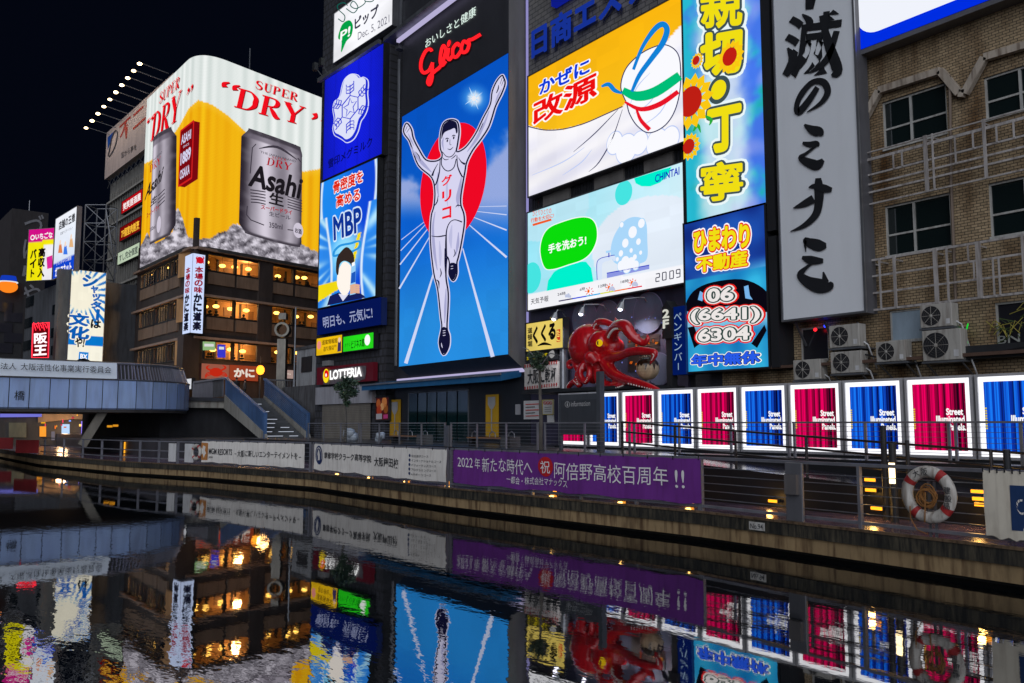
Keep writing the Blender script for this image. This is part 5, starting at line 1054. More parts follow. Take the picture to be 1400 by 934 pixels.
# ================================================================== BUILDING WITH THE LAMP LIT BILLBOARD BEHIND
FJ = Plane(atD(150, 300, 132), heading(40.5)); fn_ = FJ.n
fb = thing('office_building', 'grey office building with small lit signs behind the corner restaurant', 'building', FJ.at(170, 560))
a, c = FJ.at(149, 300), FJ.at(236, 300); fw = paint((.17, .165, .15), .75, 0, .2, .6, 0, .3)
m = MB(); m.prism([V((p.x, p.y, SZ)) for p in (a, c, c-fn_*25, a-fn_*25)], (0, 0, FJ.at(190, 225).z-SZ), fw); m.build('wall', fb)
for y in (268, 300, 345, 384, 425, 462): 
    m = MB(); p, q = FJ.at(150, y+12, .25), FJ.at(236, 300, .25); q.z = p.z; m.beam(p, q, .5, .28, paint((.3, .29, .26), .7)); m.build('ledge', fb)
m = MB()
for k in range(16): p = FJ.at(152+k*3.2, 300, .12); m.beam(V((p.x, p.y, SZ)), V((p.x, p.y, FJ.at(190, 240).z)), .18, .2, fw)
m.build('fin', fb)
for k, (x, y) in enumerate(((177, 276), (184, 390), (169, 392), (178, 426), (163, 432))):
    A = art(FJ, .16); A.poly2([(x, y), (x+5, y-3), (x+5, y+6), (x, y+9)], BLACK, 1); A.build('window', fb)
fs = thing('lamp_lit_billboard', 'pale billboard with red lettering lit by a row of arm lamps', 'billboard', FJ.at(190, 225, .5)); PB = FJ.off(1.0)
q_ = [(145, 190), (236, 92), (236, 176), (143.5, 244)]; R4 = rect(PB, q_); m = MB(); m.prism(R4, -fn_*.9, paint((.52, .42, .38), .6, 0, .1, .5, 0, .15)); m.build('board', fs)
m = MB()
for k in range(14):
    p = R4[3].lerp(R4[2], k/14)-fn_*.5; q = R4[3].lerp(R4[2], (k+1)/14)-fn_*.5; m.beam(p-V((0, 0, .1)), q-V((0, 0, 1.3)), .08, .08, METAL); m.beam(p-V((0, 0, 1.3)), q-V((0, 0, .1)), .08, .08, METAL)
m.build('truss', fs)
A = art(PB, .03); A.thin = True; rp2 = paint((.42, .03, .02), .5); A.text('不二サッシ', (163.5, 173), (262, 80), (165, 196), rp2, 1, .012); A.text('窓から夢を', (166, 209), (187, 196), (166, 217), paint((.05, .05, .06), .5), 1, .0)
A.poly2([(147.5, 188), (156, 180), (147.5, 205)], paint((.01, .07, .35), .4), 1); A.stroke([(150, 206), (148.6, 212), (151, 213), (158, 199), (161, 183), (158, 179), (153, 190), (150, 206)], 1.5, paint((.05, .05, .06), .4), 2); A.build('lettering', fs)
for k in range(10):
    x, y = 125+(196-125)*(k/9)**.93, 157-(157-87)*(k/9)**.96
    t_ = thing('arm_lamp', 'bright arm lamp in the row reaching out above the pale billboard', 'lamp', PB.at(x+24, y+7), 'arm lamps above the pale billboard')
    tp = PB.at(145+(231-145)*(k+.6)/10, 190+(96-190)*(k+.6)/10); hd = tp+fn_*3.4+V((0, 0, .45))
    m = MB(); m.beam(tp-fn_*.3, hd, .09, .09, STEEL); m.build('arm', t_); m = MB(); m.ball(hd-V((0, 0, .16)), (.3+.02*(k % 3), .3, .17), emi((255, 222, 170), 5+2.5*(k*7 % 4), True), 10, 6); m.build('lamp_head', t_)
    ld = bpy.data.lights.new('billboard_lamp', 'SPOT'); ld.energy = 120; ld.color = (1, .85, .72); ld.spot_size = 2.2; ld.spot_blend = 1; o = bpy.data.objects.new('billboard_lamp', ld); C.objects.link(o); o.parent = t_; o.location = hd-V((0, 0, .5))-WL[t_.name]; o.rotation_euler = (-fn_*.9-V((0, 0, 1))).to_track_quat('-Z', 'Y').to_euler()
PG2 = FJ.off(.6)
for nm, lab, q_, cc, tx, tc, bd in (('red_shop_sign', 'red lit sign with white lettering high on the grey office building', [(166.5, 277), (195, 258), (195, 275), (166.5, 293)], (190, 14, 24), '笑笑居酒屋', (250, 240, 240), .03), ('dark_red_shop_sign', 'dark red sign with yellow lettering below the red one on the grey office building', [(164, 312), (193, 296), (193, 314), (164, 331)], (125, 8, 10), '7F個室肉割烹', (250, 190, 60), .03), ('pale_green_shop_sign', 'pale greenish lit sign with brush lettering on the grey office building', [(161, 347), (191, 331), (191, 348), (161, 363)], (196, 214, 186), 'すし完全個室', (50, 60, 60), .02), ('white_shop_sign', 'white lit sign with two dark characters on the grey office building', [(155, 412), (194, 396), (194, 412), (155, 427)], (208, 214, 208), '日本旅 日本', (60, 60, 70), .02), ('yellow_shop_sign', 'yellow lit sign low on the grey office building', [(151, 453), (173, 444), (173, 455), (151, 465)], (250, 176, 10), '———', (255, 245, 220), .1), ('orange_shop_sign', 'small orange red sign right of the yellow one', [(174.5, 443.5), (189.5, 438), (189.5, 450), (174.5, 456)], (235, 70, 10), '元気', (250, 220, 60), .04)):
    t_ = lightbox(nm, lab, 'sign', PG2, q_, .4, cc, .95, group='signs on the grey office building', nu=4, nv=4); A = art(PG2); f_ = lambda u, v: tuple((q_[0][i]*(1-u)+q_[1][i]*u)*(1-v)+(q_[3][i]*(1-u)+q_[2][i]*u)*v for i in (0, 1)); A.text(tx, f_(.08, .22), f_(.92, .22), f_(.08, .8), emi(tc), 2, bd); A.build('lettering', t_)
PLs = KL.off(1.2)
for nm_, q_, lb_, rc2 in (('crab_shop_sign', [(238, 521), (263, 517), (262, 531), (236, 535)], 'small white lit sign with a red crab mark just above the curved bridge railing', True), ('blank_lit_sign', [(152, 488), (174, 482), (173, 496), (152, 501)], 'plain white lit sign low on the grey office building above the bridge', False)):
    pl_ = PLs if rc2 else FJ.off(.7); t_ = lightbox(nm_, lb_, 'sign', pl_, q_, .3, (235, 238, 245), .9, nu=4, nv=4)
    if rc2: A = art(pl_); A.circ(251, 526, 1.2, emi((215, 30, 50)), 1, .35); A.circ(251, 526, .6, EW, 2, .18); A.build('emblem', t_)
# ================================================================== FAR LEFT
CLUT = []
PL1 = Plane(atD(75, 350, 100), heading(42.8)); PR1 = Plane(atD(100, 430, 94), heading(-46)); PI1 = Plane(atD(74, 345, 100.6), heading(75))
lf = thing('left_building', 'dim grey building behind the bridge at the far left', 'building', PL1.at(70, 560)); gw = paint((.07, .075, .085), .8, 0, .3, .7, 0, .3)
a, c = PL1.at(29, 400, -.6), PL1.at(88, 400, -.6); m = MB(); m.prism([V((p.x, p.y, SZ)) for p in (a, c, c-PL1.n*14, a-PL1.n*14)], (0, 0, PL1.at(60, 392).z-SZ), gw); m.build('wall', lf)
for k, (x, y) in enumerate(((36, 408), (34, 437), (32, 468), (72, 418), (70, 450), (70, 474))):
    m = MB(); R4 = rect(PL1.off(-.55), [(x, y), (x+10, y-4), (x+10, y+9), (x, y+13)]); m.prism(R4, PL1.n*.06, glass()); m.build('window', lf)
dk_ = thing('dark_tower', 'almost black tower with faint grey characters at the far left', 'building', atD(45, 560, 150)); PD2 = Plane(atD(40, 330, 150), heading(-50)); a, c = PD2.at(16, 300), PD2.at(66, 300)
m = MB(); m.prism([V((p.x, p.y, SZ)) for p in (a, c, c-PD2.n*14, a-PD2.n*14)], (0, 0, PD2.at(40, 288).z-SZ), paint((.03, .026, .028), .8)); m.build('wall', dk_)
A = art(PD2, .1); A.thin = True; A.vtext('づぼらや', (32, 292), (62, 292), (26, 420), paint((.22, .22, .24), .6), 1, .012); A.build('lettering', dk_); m = MB(); m.tube([PD2.at(46, 290, -4), PD2.at(47, 268, -4)], .08, METAL, 5); m.build('aerial', dk_)
for k_ in range(14):
    rg_ = random.Random(40+k_); x, y = rg_.uniform(56, 132), rg_.uniform(566, 598); w__, h__ = rg_.uniform(1, 4), rg_.uniform(1, 5)
    CLUT.append((x, y, w__, h__, rg_.choice([(255, 180, 70), (250, 120, 30), (255, 220, 160), (120, 160, 255), (230, 60, 90)]), rg_.uniform(.5, 1.4)))
dk2 = thing('black_building', 'black building at the left edge behind the round lantern', 'building', atD(10, 560, 125)); PD3 = Plane(atD(10, 400, 125), heading(-50)); a, c = PD3.at(-60, 400), PD3.at(33, 400); m = MB(); m.prism([V((p.x, p.y, SZ)) for p in (a, c, c-PD3.n*10, a-PD3.n*10)], (0, 0, PD3.at(10, 385).z-SZ), paint((.02, .02, .024), .8)); m.build('wall', dk2)
for k in range(5): p = PD3.at(4+(k % 2)*14, 420+k*14, .1); m = MB(); m.obox(p, PD3.r*1.2, PD3.n*.05, V((0, 0, .7)), glass((.03, .03, .04))); m.build('window', dk2)
# lantern sign
p = PD3.at(9, 393, 1.2); t_ = thing('round_lantern', 'round orange lantern sign with a blue top at the left edge', 'lantern', V(p)); m = MB(); m.ball(p, (1.25, 1.25, .95), emi((250, 130, 30), 1.1), 16, 10); m.build('lantern_body', t_, True); m = MB(); m.tube([p+V((0, 0, .6)), p+V((0, 0, 1.5))], [1.15, .95], emi((20, 60, 190), .9), 16); m.build('blue_cap', t_); m = MB(); m.tube([p+V((0, 0, .55)), p+V((0, 0, .68))], 1.25, emi((240, 240, 240), .9), 16); m.build('white_band', t_)
# signs on the truss tower
tw = thing('truss_tower', 'steel lattice tower carrying the lit signs at the far left', 'tower', PL1.at(125, 560, -3)); tb = atD(111, 400, 104); TWM = paint((.2, .21, .23), .5, .3, .2); m = MB(); H0, H1 = SZ, atD(120, 277, 104).z
cor = [tb+RT*a_*1.6+FW.cross(RT).cross(RT)*0+V((-FW.x, -FW.y, 0))*b_ for a_, b_ in ((0, 0), (1.6, 0), (1.9, -2), (.3, -2))]
for p in cor: m.beam(V((p.x, p.y, H0)), V((p.x, p.y, H1)), .13, .13, TWM)
for k in range(9):
    z0, z1 = H1-k*2.3, H1-(k+1)*2.3
    for i in range(4):
        p, q = cor[i], cor[(i+1) % 4]; m.beam(V((p.x, p.y, z0)), V((q.x, q.y, z0)), .08, .08, TWM); m.beam(V((p.x, p.y, z0)), V((q.x, q.y, z1)), .07, .07, TWM)
m.build('lattice', tw)
m = MB(); p = cor[1]; m.beam(V((p.x, p.y, H1-.5)), V((p.x, p.y, H1-.5))+RT*1.6+V((0, 0, -8)), .12, .12, TWM); m.build('stay', tw)
def oh(x, y, u, v):
    if v > .74: return (14, 70, 210)
    return mix((246, 248, 255), (215, 228, 250), v)
t_ = lightbox('shop_king_sign', 'tall white lit sign with a blue band at its foot on the lattice tower', 'sign', PL1, [(75, 301), (106, 282), (101, 370), (74, 381)], .5, s=1.0, fn=oh, nu=6, nv=30, mat=METAL)
A = art(PL1); A.text('店舗の王様', (81, 304), (103, 291), (81, 315), emi((20, 20, 30)), 2, .03); A.text('店舗ナビゲーション', (83, 318), (100, 309), (83, 322), emi((50, 50, 70)), 2, 0); A.text('ガルフネット', (76, 367), (98, 358), (76, 379), EW, 2, .04); A.text('フランチャイズ検索', (77, 359), (98, 350), (77, 364), EW, 2, .0)
for x, y, cc in ((83, 340, (220, 130, 80)), (90, 342, (60, 120, 230)), (98, 332, (230, 180, 130))): A.stroke([(x, y-6), (x, y+6)], [3, 6], emi(cc), 2, 3); A.circ(x, y-8, .32, emi((245, 215, 195)), 3)
A.build('lettering', t_)
def ich(x, y, u, v):
    if v < .25-.03*u: return (214, 16, 138)
    if u > .62 and v > .3: return (240, 238, 245)
    return (246, 234, 12)
t_ = lightbox('magenta_yellow_sign', 'yellow lit sign with a magenta top and black vertical characters', 'sign', PI1, [(40, 315), (73.5, 311.5), (72, 381.5), (36, 385)], .4, s=1.0, fn=ich, nu=30, nv=30, mat=METAL)
A = art(PI1); A.text('いちごな', (49, 320), (72, 317), (49, 328), EW, 2, .03); A.circ(45, 325, .32, EW, 2); A.circ(45, 325, .2, emi((214, 16, 138)), 3); A.vtext('高収入', (53, 339), (63, 338), (51, 380), emi((15, 10, 10)), 2, .05); A.vtext('バイト', (42, 341), (51, 340), (40, 381), emi((15, 10, 10)), 2, .05); A.poly2([(64, 352), (72, 349), (72, 366), (65, 368)], emi((220, 40, 150)), 2); A.build('lettering', t_)
def sh_(x, y, u, v):
    if v > .83: return (250, 246, 228)
    if v > .72: return (10, 120, 205)
    a_ = math.atan2((v-.24)*2.3, u-.3); d = math.hypot((v-.24)*2.3, u-.3); k = .5+.5*math.sin(a_*26); c = (250, 244, 222)
    if d > .42 and k > .6 and v < .6: c = mix(c, (20, 120, 205), sst(.42, .6, d)*sst(.6, .75, k))
    if u < .3 and v > .6+.06*math.sin(u*9): c = (10, 115, 205)
    return c
t_ = lightbox('shutter_slogan_sign', 'cream lit sign with blue brush characters and a sunburst behind the bridge', 'sign', PR1, [(100, 369), (146.5, 373.5), (138, 495), (90, 491)], .6, s=1.0, fn=sh_, nu=60, nv=110, mat=METAL)
A = art(PR1); bl_ = emi((8, 92, 180)); A.text('シ', (114, 376), (133, 378), (113, 391), bl_, 2, .05)
for s_, x, y, w_ in (('ャ', 124, 391, 9), ('ッ', 126, 402, 10), ('タ', 124, 412, 13), ('ー', 131, 426, 4)): A.text(s_, (x+1, y), (x+w_+1, y+1), (x, y+(9 if s_ != 'ー' else 8)), bl_, 2, .05)
A.text('は', (125, 437), (138, 438), (124, 448), emi((20, 20, 30)), 2, .04); A.text('文', (96, 428), (121, 430), (94, 444), bl_, 2, .05, [(.08, emi((250, 244, 222)))]); A.text('化', (96, 446), (122, 448), (94, 462), bl_, 2, .05, [(.08, emi((250, 244, 222)))]); A.text('や!', (104, 461), (116, 462), (102, 474), emi((20, 20, 30)), 2, .04, [(.12, emi((250, 244, 222)))])
A.poly2([(108, 481), (121, 482), (120, 493), (107, 492)], emi((10, 130, 215)), 2); A.text('BX', (110, 484), (119, 485), (109.5, 490), EW, 3, .04); A.poly2([(102, 494), (108, 491), (114, 490), (120, 491.5), (127, 496), (120, 495), (114, 493.5), (107, 494)], emi((10, 10, 14)), 4)
A.build('lettering', t_)
m = MB(); m.prism([p-PR1.n*.7 for p in rect(PR1, [(86, 366), (99, 368), (90, 500), (76, 500)])], -PR1.n*1.0, paint((.16, .16, .15), .7)); tag(m.build('side_column'), 'grey concrete column left of the cream brush sign', 'column')
t_ = thing('red_neon_sign', 'vertical red neon sign with two white characters and a red zigzag outline', 'neon sign', atD(55, 490, 92)); PN2 = Plane(atD(55, 465, 92), heading(-62))
m = MB(); m.prism([PN2.at(*q) for q in ((45, 444), (67, 442), (66, 489), (44, 489))], -PN2.n*.3, emi((120, 6, 16), .7)); m.build('back_panel', t_); A = art(PN2, .08); rn = emi((255, 40, 60), 2.2); wn = emi((255, 225, 230), 1.5)
A.stroke([(45, 443), (67, 441), (66, 489), (43.5, 489)], 1.6, rn, 2, 0, True)
for k in range(7): A.stroke([(46+k*3, 441+2*(k % 2)), (49+k*3, 452-3*(k % 2))], 1.2, rn, 2, 0)
A.text('阪', (47, 456), (64, 455), (47, 470), wn, 2, .03); A.text('王', (47, 473), (64, 472), (46, 486), wn, 2, .04); A.build('neon_lettering', t_)
# ================================================================== BRIDGE
XB = -66.0; PX = Plane(V((XB, 0, 0)), V((0, 1, 0)))
brg = thing('bridge', 'low bridge with a smooth blue grey panelled side crossing the canal at the left', 'bridge', V((XB-4, 5, 4.2))); zb0, zb1, zr = 4.2, 6.2, 7.35
lav = paint((.44, .6, 1.0), .35, .2, .12, .5, 0, .2); und = paint((.05, .045, .042), .7, 0, .3)  # blue neon light on the bridge side is mixed into lav's base colour
path = [V((XB+.0, y, 0)) for y in (-40, -24, -12, 0, 5.7)]
yj = [PX.at(px, 540).y for px in (12, 40, 68, 94, 118, 140, 161)]
# panel seams: straight part, then a quarter round end curving away into the bank
pts = [V((XB, y, 0)) for y in [-30, -26, -22, -18, -14, -10, -6, -2, 2]+[yj[0]]+yj[1:]]
Rr = 6.5; y0 = yj[-1]; cx_ = XB-Rr
for k in range(1, 9): a_ = k*math.pi/2/8; pts.append(V((cx_+Rr*math.cos(a_), y0+Rr*math.sin(a_), 0)))
for i, (p, q) in enumerate(zip(pts, pts[1:])):
    d_ = (q-p).normalized(); n_b = V((d_.y, -d_.x, 0)); n_b = n_b if n_b.x > 0 or n_b.y > 0 else -n_b; g_ = d_*.025; m = MB()
    a0, a1 = p+g_, q-g_; top = .0
    m.add([a0+V((0, 0, zb0)), a1+V((0, 0, zb0)), a1+V((0, 0, zb1)), a0+V((0, 0, zb1)), a0-n_b*.3+V((0, 0, zb0-.25)), a1-n_b*.3+V((0, 0, zb0-.25)), a0-n_b*.3+V((0, 0, zb1)), a1-n_b*.3+V((0, 0, zb1))], [(0, 1, 2, 3), (4, 5, 1, 0), (3, 2, 7, 6)], lav); m.build('side_panel', brg)
m = MB(); base = [p-V((.12, 0, 0)) for p in pts[:16]]+[p-(p-V((cx_, y0, 0))).normalized()*.12 for p in pts[16:]]; poly_ = base+[V((XB-14, pts[-1].y-.1, 0)), V((XB-14, -30, 0))]
m.prism([p+V((0, 0, zb0-.3)) for p in poly_], (0, 0, zb1-zb0+.24), und); m.build('deck', brg)
# railing of slanted fins on the curved part, banner on the straight part
finm = paint((.4, .4, .48), .3, .5, .15); y_b = PX.at(160, 500).y
fl_ = []
for i, (p, q) in enumerate(zip(pts, pts[1:])):
    if q.y <= y_b-.2: continue
    L_ = (q-p).length; nn = max(2, int(L_/.24)); fl_ += [(p.lerp(q, k/nn), (q-p).normalized()) for k in range(nn)]
fl_ = [f for f in fl_ if f[0].y > y_b]
for p, d_ in fl_:
    m = MB(); n_b = V((d_.y, -d_.x, 0)); m.beam(p-n_b*.15+V((0, 0, zb1+.02)), p-n_b*.55+V((0, 0, zr)), .05, .16, finm, n_b); m.build('railing_fin', brg)
m = MB(); hp = [p-V((.55, 0, 0)) if i < 16 else p-(p-V((cx_, y0, 0))).normalized()*.55 for i, p in enumerate(pts)]
m.tube([p+V((0, 0, zr+.06)) for p in hp], .12, STEEL, 8); m.build('handrail', brg)
m = MB(); m.tube([p+V((0, 0, zb1+.03)) for p in pts], .06, STEEL, 6); m.build('trim_rail', brg)
A = art(Plane(V((XB+.02, 0, 0)), V((0, 1, 0))), .02); A.thin = True; A.text('戎', (-22, 532), (-8, 532), (-22, 546), BLACK, 1, 0); A.text('橋', (20, 534), (34, 534.5), (19, 547), BLACK, 1, 0); A.build('bridge_name', brg)
bn = thing('bridge_banner', 'long pale banner with black lettering along the bridge railing', 'banner', V((XB+.2, 4, zb1))); m = MB(); R0 = [V((XB+.22, -24, zb1+.08)), V((XB+.22, y_b, zb1+.08))]; m.prism([R0[0], R0[1], R0[1]+V((-.3, 0, zr-zb1)), R0[0]+V((-.3, 0, zr-zb1))], (-.05, 0, 0), paint((.82, .9, 1.0), .6, 0, .06, .8)); m.build('cloth', bn)
PBn = Plane(V((XB+.3, 0, 0)), V((0, 1, 0))); A = art(PBn, .02); A.thin = True; A.text('法人', (1, 496), (23, 496.5), (0, 505), BLACK, 1, .0); A.text('大阪活性化事業実行委員会', (28.5, 496.5), (152, 501.5), (28, 506), BLACK, 1, .0); A.text('一般社団', (-60, 493), (-4, 495), (-60, 504), BLACK, 1, 0); A.build('lettering', bn)
# abutment, support strut and things under the bridge
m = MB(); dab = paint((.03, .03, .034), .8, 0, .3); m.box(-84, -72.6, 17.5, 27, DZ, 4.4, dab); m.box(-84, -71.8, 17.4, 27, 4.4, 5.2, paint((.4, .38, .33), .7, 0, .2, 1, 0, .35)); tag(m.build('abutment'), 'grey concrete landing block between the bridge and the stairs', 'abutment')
m = MB(); a, c = atX(115, 612, -66), atX(138, 562, -67); m.beam(V((-67, a.y, a.z+.1)), V((-67, c.y+.2, 4.1)), .5, .55, paint((.22, .2, .16), .6)); tag(m.build('bridge_strut'), 'pale slanted strut under the bridge', 'strut')
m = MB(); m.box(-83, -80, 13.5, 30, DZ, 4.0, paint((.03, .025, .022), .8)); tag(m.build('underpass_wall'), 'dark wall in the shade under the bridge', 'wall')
# lit shop fronts on the quay beyond the bridge
PU = Plane(atD(60, 590, 92), heading(-59))
t_ = thing('quay_shop', 'small lit shop front on the quay seen under the bridge', 'shop', PU.at(75, 612)); m = MB(); m.prism([PU.at(*q) for q in ((-10, 560), (135, 560), (135, 612), (-10, 612))], -PU.n*3, paint((.05, .045, .04), .7)); m.build('wall', t_)
A = art(PU, .1); wl2 = emi((255, 190, 90), 1.8, True)
for q_, mm in (((54, 583, 63, 597), emi((255, 160, 50), 1.0)), ((57, 585, 61, 596), emi((240, 225, 235), .9)), ((84, 580, 95, 598), emi((190, 220, 255), 1.0)), ((86, 582, 88, 594), wl2), ((91, 582, 93, 594), wl2), ((111, 576, 117, 600), emi((150, 130, 255), 1.2)), ((122, 574, 127, 581), wl2), ((108, 580, 111, 583), wl2), ((12, 578, 36, 598), paint((.14, .14, .09), .7)), ((80, 596, 90, 601), emi((70, 110, 160), .6)), ((90, 597, 97, 602), emi((120, 60, 150), .6)), ((56, 574, 62, 579), emi((250, 180, 20), .9)), ((70, 590, 75, 602), emi((150, 140, 150), .5))): A = art(PU, .1+.02*(q_[0] % 5)); A.poly2([(q_[0], q_[1]), (q_[2], q_[1]), (q_[2], q_[3]), (q_[0], q_[3])], mm, 1); A.build('lit_patch', t_)
for i_, (x, y, w__, h__, cc, s__) in enumerate(CLUT): A = art(PU, .22+.01*i_); A.poly2([(x, y), (x+w__, y), (x+w__, y+h__), (x, y+h__)], emi(cc, round(s__, 1)), 1); A.build('lit_patch', t_)  # random glowing patches added as lit clutter beside the shop's own windows
A = art(PU, .19)
A.poly2([(52, 566), (132, 562), (132, 574), (100, 573), (52, 578)], paint((.3, .19, .1), .7), 1); A.build('painted_lit_soffit', t_)  # upright brown sheet: warm light on the ceiling is given as its colour
ld = bpy.data.lights.new('shop_light', 'POINT'); ld.energy = 260; ld.color = (1, .6, .3); ld.shadow_soft_size = .5; o = bpy.data.objects.new('shop_light', ld); C.objects.link(o); o.parent = t_; o.location = PU.at(85, 585)+PU.n*2.5-WL[t_.name]
m = MB(); a, c = atD(0, 568, 90), atD(57, 567.5, 92); m.beam(a, c, .5, .4, emi((120, 120, 220), .9)); tag(m.build('tube_light'), 'long lavender tube light under the bridge', 'tube light')
for k, (x, y) in enumerate(((150, 583), (158, 582), (173, 612), (177, 611), (194, 611), (212, 615), (216, 614))):
    m = MB(); p = atD(x, y, 65); m.obox(p, RT*.1, V((0, .1, 0)), V((0, 0, .42 if k > 1 else .08)), emi((255, 170, 40), 1.3 if k > 1 else .7)); tag(m.build('wall_lamp'), 'small amber wall lamp low under the bridge', 'lamp', 'amber lamps under the bridge')
# ================================================================== STAIRS
sy0, sy1 = 22.4, 25.5; sxT, sxB = -71.6, -62.4; zT = 5.25; nS = 20
stt = thing('staircase', 'stone staircase with lit step edges running down from the bridge landing', 'stairs', V((sxB, 24, SZ))); sm_ = paint((.1, .105, .11), .5, 0, .3)
m = MB()
for k in range(nS): x0, x1 = sxB+(sxT-sxB)*k/nS, sxB+(sxT-sxB)*(k+1)/nS; m.box(x1, x0, sy0, sy1, SZ-.2 if k < 2 else SZ+(zT-SZ)*(k-1.5)/nS-.15, SZ+(zT-SZ)*(k+1)/nS, sm_)
m.build('flight', stt)
for k in range(0, nS-2, 2):
    x0 = sxB+(sxT-sxB)*k/nS; z_ = SZ+(zT-SZ)*(k+1)/nS
    m = MB(); ym = (sy0+sy1)/2+(-.25 if k % 4 else .25)
    for a_, b_ in (((sy0+.1, ym-.3), (ym+.2, sy1-.4)) if k < 5 else ((ym-.9, ym+.6),)): m.box(x0, x0+.02, a_, b_, z_-.07, z_-.03, emi((205, 212, 230), .85))
    m.build('step_light', stt)
for yy, nm in ((sy0-.12, 0), (sy1+.12, 1)):
    m = MB(); st2 = paint((.3, .29, .26), .7, 0, .2, 1, 0, .3); m.prism([V((sxT, yy, zT-.9)), V((sxB-.0, yy, SZ-.2)), V((sxB+.9, yy, SZ-.2)), V((sxB+.5, yy, SZ+.35)), V((sxT, yy, zT+.25))], (0, .2, 0), st2); m.build('stringer', stt)
    rm = paint((.1, .2, .42), .35, .4, .3); m = MB(); d1 = 1.35
    if nm == 0: m.prism([V((sxT, yy+.05, zT+.28)), V((sxB+.4, yy+.05, SZ+.38)), V((sxB+.4, yy+.05, SZ+.38+d1)), V((sxT, yy+.05, zT+.28+d1))], (0, .06, 0), rm)
    else:
        for k in range(10): z_ = .1+k*.14; m.beam(V((sxT, yy+.05, zT+.28+z_)), V((sxB+.4, yy+.05, SZ+.38+z_)), .05, .07, rm)
    m.build('balustrade', stt)
    m = MB(); m.beam(V((sxT, yy+.08, zT+.32+d1)), V((sxB+.45, yy+.08, SZ+.42+d1)), .28, .14, rm); m.beam(V((sxB+.45, yy+.08, SZ+.42+d1)), V((sxB+.45, yy+.08, SZ-.0)), .2, .2, rm); m.build('handrail', stt)
m = MB(); yy = sy1+.2
for k in range(26): m.beam(V((sxT+.2, yy+k*.16, zT+.1)), V((sxT+.2, yy+k*.16, zT+1.55)), .05, .05, METAL)
m.beam(V((sxT+.2, yy, zT+1.6)), V((sxT+.2, yy+4.2, zT+1.6)), .16, .12, METAL); m.build('landing_railing', stt)
m = MB(); 
for k in range(18): m.beam(V((sxT-.1-k*.16, sy0-.2, zT+.1)), V((sxT-.1-k*.16, sy0-.2, zT+1.55)), .05, .05, METAL)
m.beam(V((sxT, sy0-.2, zT+1.62)), V((sxT-8.5, sy0-.2, zT+1.62)), .3, .16, paint((.25, .25, .28), .5)); m.prism([V((sxT-3, sy0-.25, zT+.1)), V((sxT-9, sy0-.25, zT+.1)), V((sxT-9, sy0-.25, zT+1.55)), V((sxT-3, sy0-.25, zT+1.55))], (0, .1, 0), paint((.2, .2, .23), .5)); m.build('landing_parapet', stt)
# metal monument column with a ring
cp = atD(384, 560, 80); mc = thing('monument_column', 'polished metal column with a ring near its top behind the stairs', 'column', V((cp.x, cp.y, SZ))); brm = paint((.13, .12, .1), .3, .6, .35, 2)
zz0, zz1, zz2 = atD(384, 463, 80).z, atD(384, 440, 80).z, atD(384, 427, 80).z
m = MB(); m.beam(V((cp.x, cp.y, SZ)), V((cp.x, cp.y, zz0)), .85, .8, brm, RT); m.build('shaft', mc); m = MB(); m.beam(V((cp.x, cp.y, zz1+.3)), V((cp.x, cp.y, zz2)), .75, .7, brm, RT); m.build('cap', mc)
m = MB(); c_ = V((cp.x, cp.y, (zz0+zz1)/2+.1)); rr_ = .75
for k in range(24):
    a0, a1 = k*math.pi/12, (k+1)*math.pi/12; f0 = lambda a_, r_: c_+RT*r_*math.cos(a_)+V((0, 0, 1))*r_*math.sin(a_); f2 = V((FW.x, FW.y, 0)).normalized()*.45
    for r0, r1 in ((.7, .7), (.5, .5)): m.quad(f0(a0, r0)-f2, f0(a1, r0)-f2, f0(a1, r0)+f2, f0(a0, r0)+f2, brm)
    m.quad(f0(a0, .5)-f2, f0(a1, .5)-f2, f0(a1, .7)-f2, f0(a0, .7)-f2, brm)
m.build('ring', mc)
# white box building beside the stairs
wb = thing('white_annex', 'plain pale two storey annex between the stairs and the burger shop', 'building', V((-66, 29, SZ))); a, c = atY(404, 550, 28), atY(436, 550, 28); m = MB(); m.box(a.x, c.x+4, 28, 34, SZ, atY(415, 478, 28).z, paint((.34, .35, .36), .75, 0, .2, .8, 0, .4)); m.build('wall', wb); m = MB(); m.box(a.x-.1, c.x+4, 27.9, 34, atY(415, 478, 28).z, atY(415, 474, 28).z, DKCONC); m.build('roof', wb)
m = MB(); p = atY(413, 492, 28); m.box(p.x, p.x+2.2, 27.93, 27.99, p.z-1.1, p.z+.2, DARKM); m.build('window', wb)
m = MB(); m.box(a.x+.5, c.x+4, 26.6, 27.98, SZ, atY(415, 530, 28).z, DKCONC); m.build('lower_block', wb)
m = MB(); p = atY(401, 560, 27); m.tube([V((p.x, p.y, SZ)), V((p.x, p.y, atY(405, 420, 27).z))], .08, METAL); tag(m.build('steel_pole'), 'thin tall steel pole beside the pale annex', 'pole')
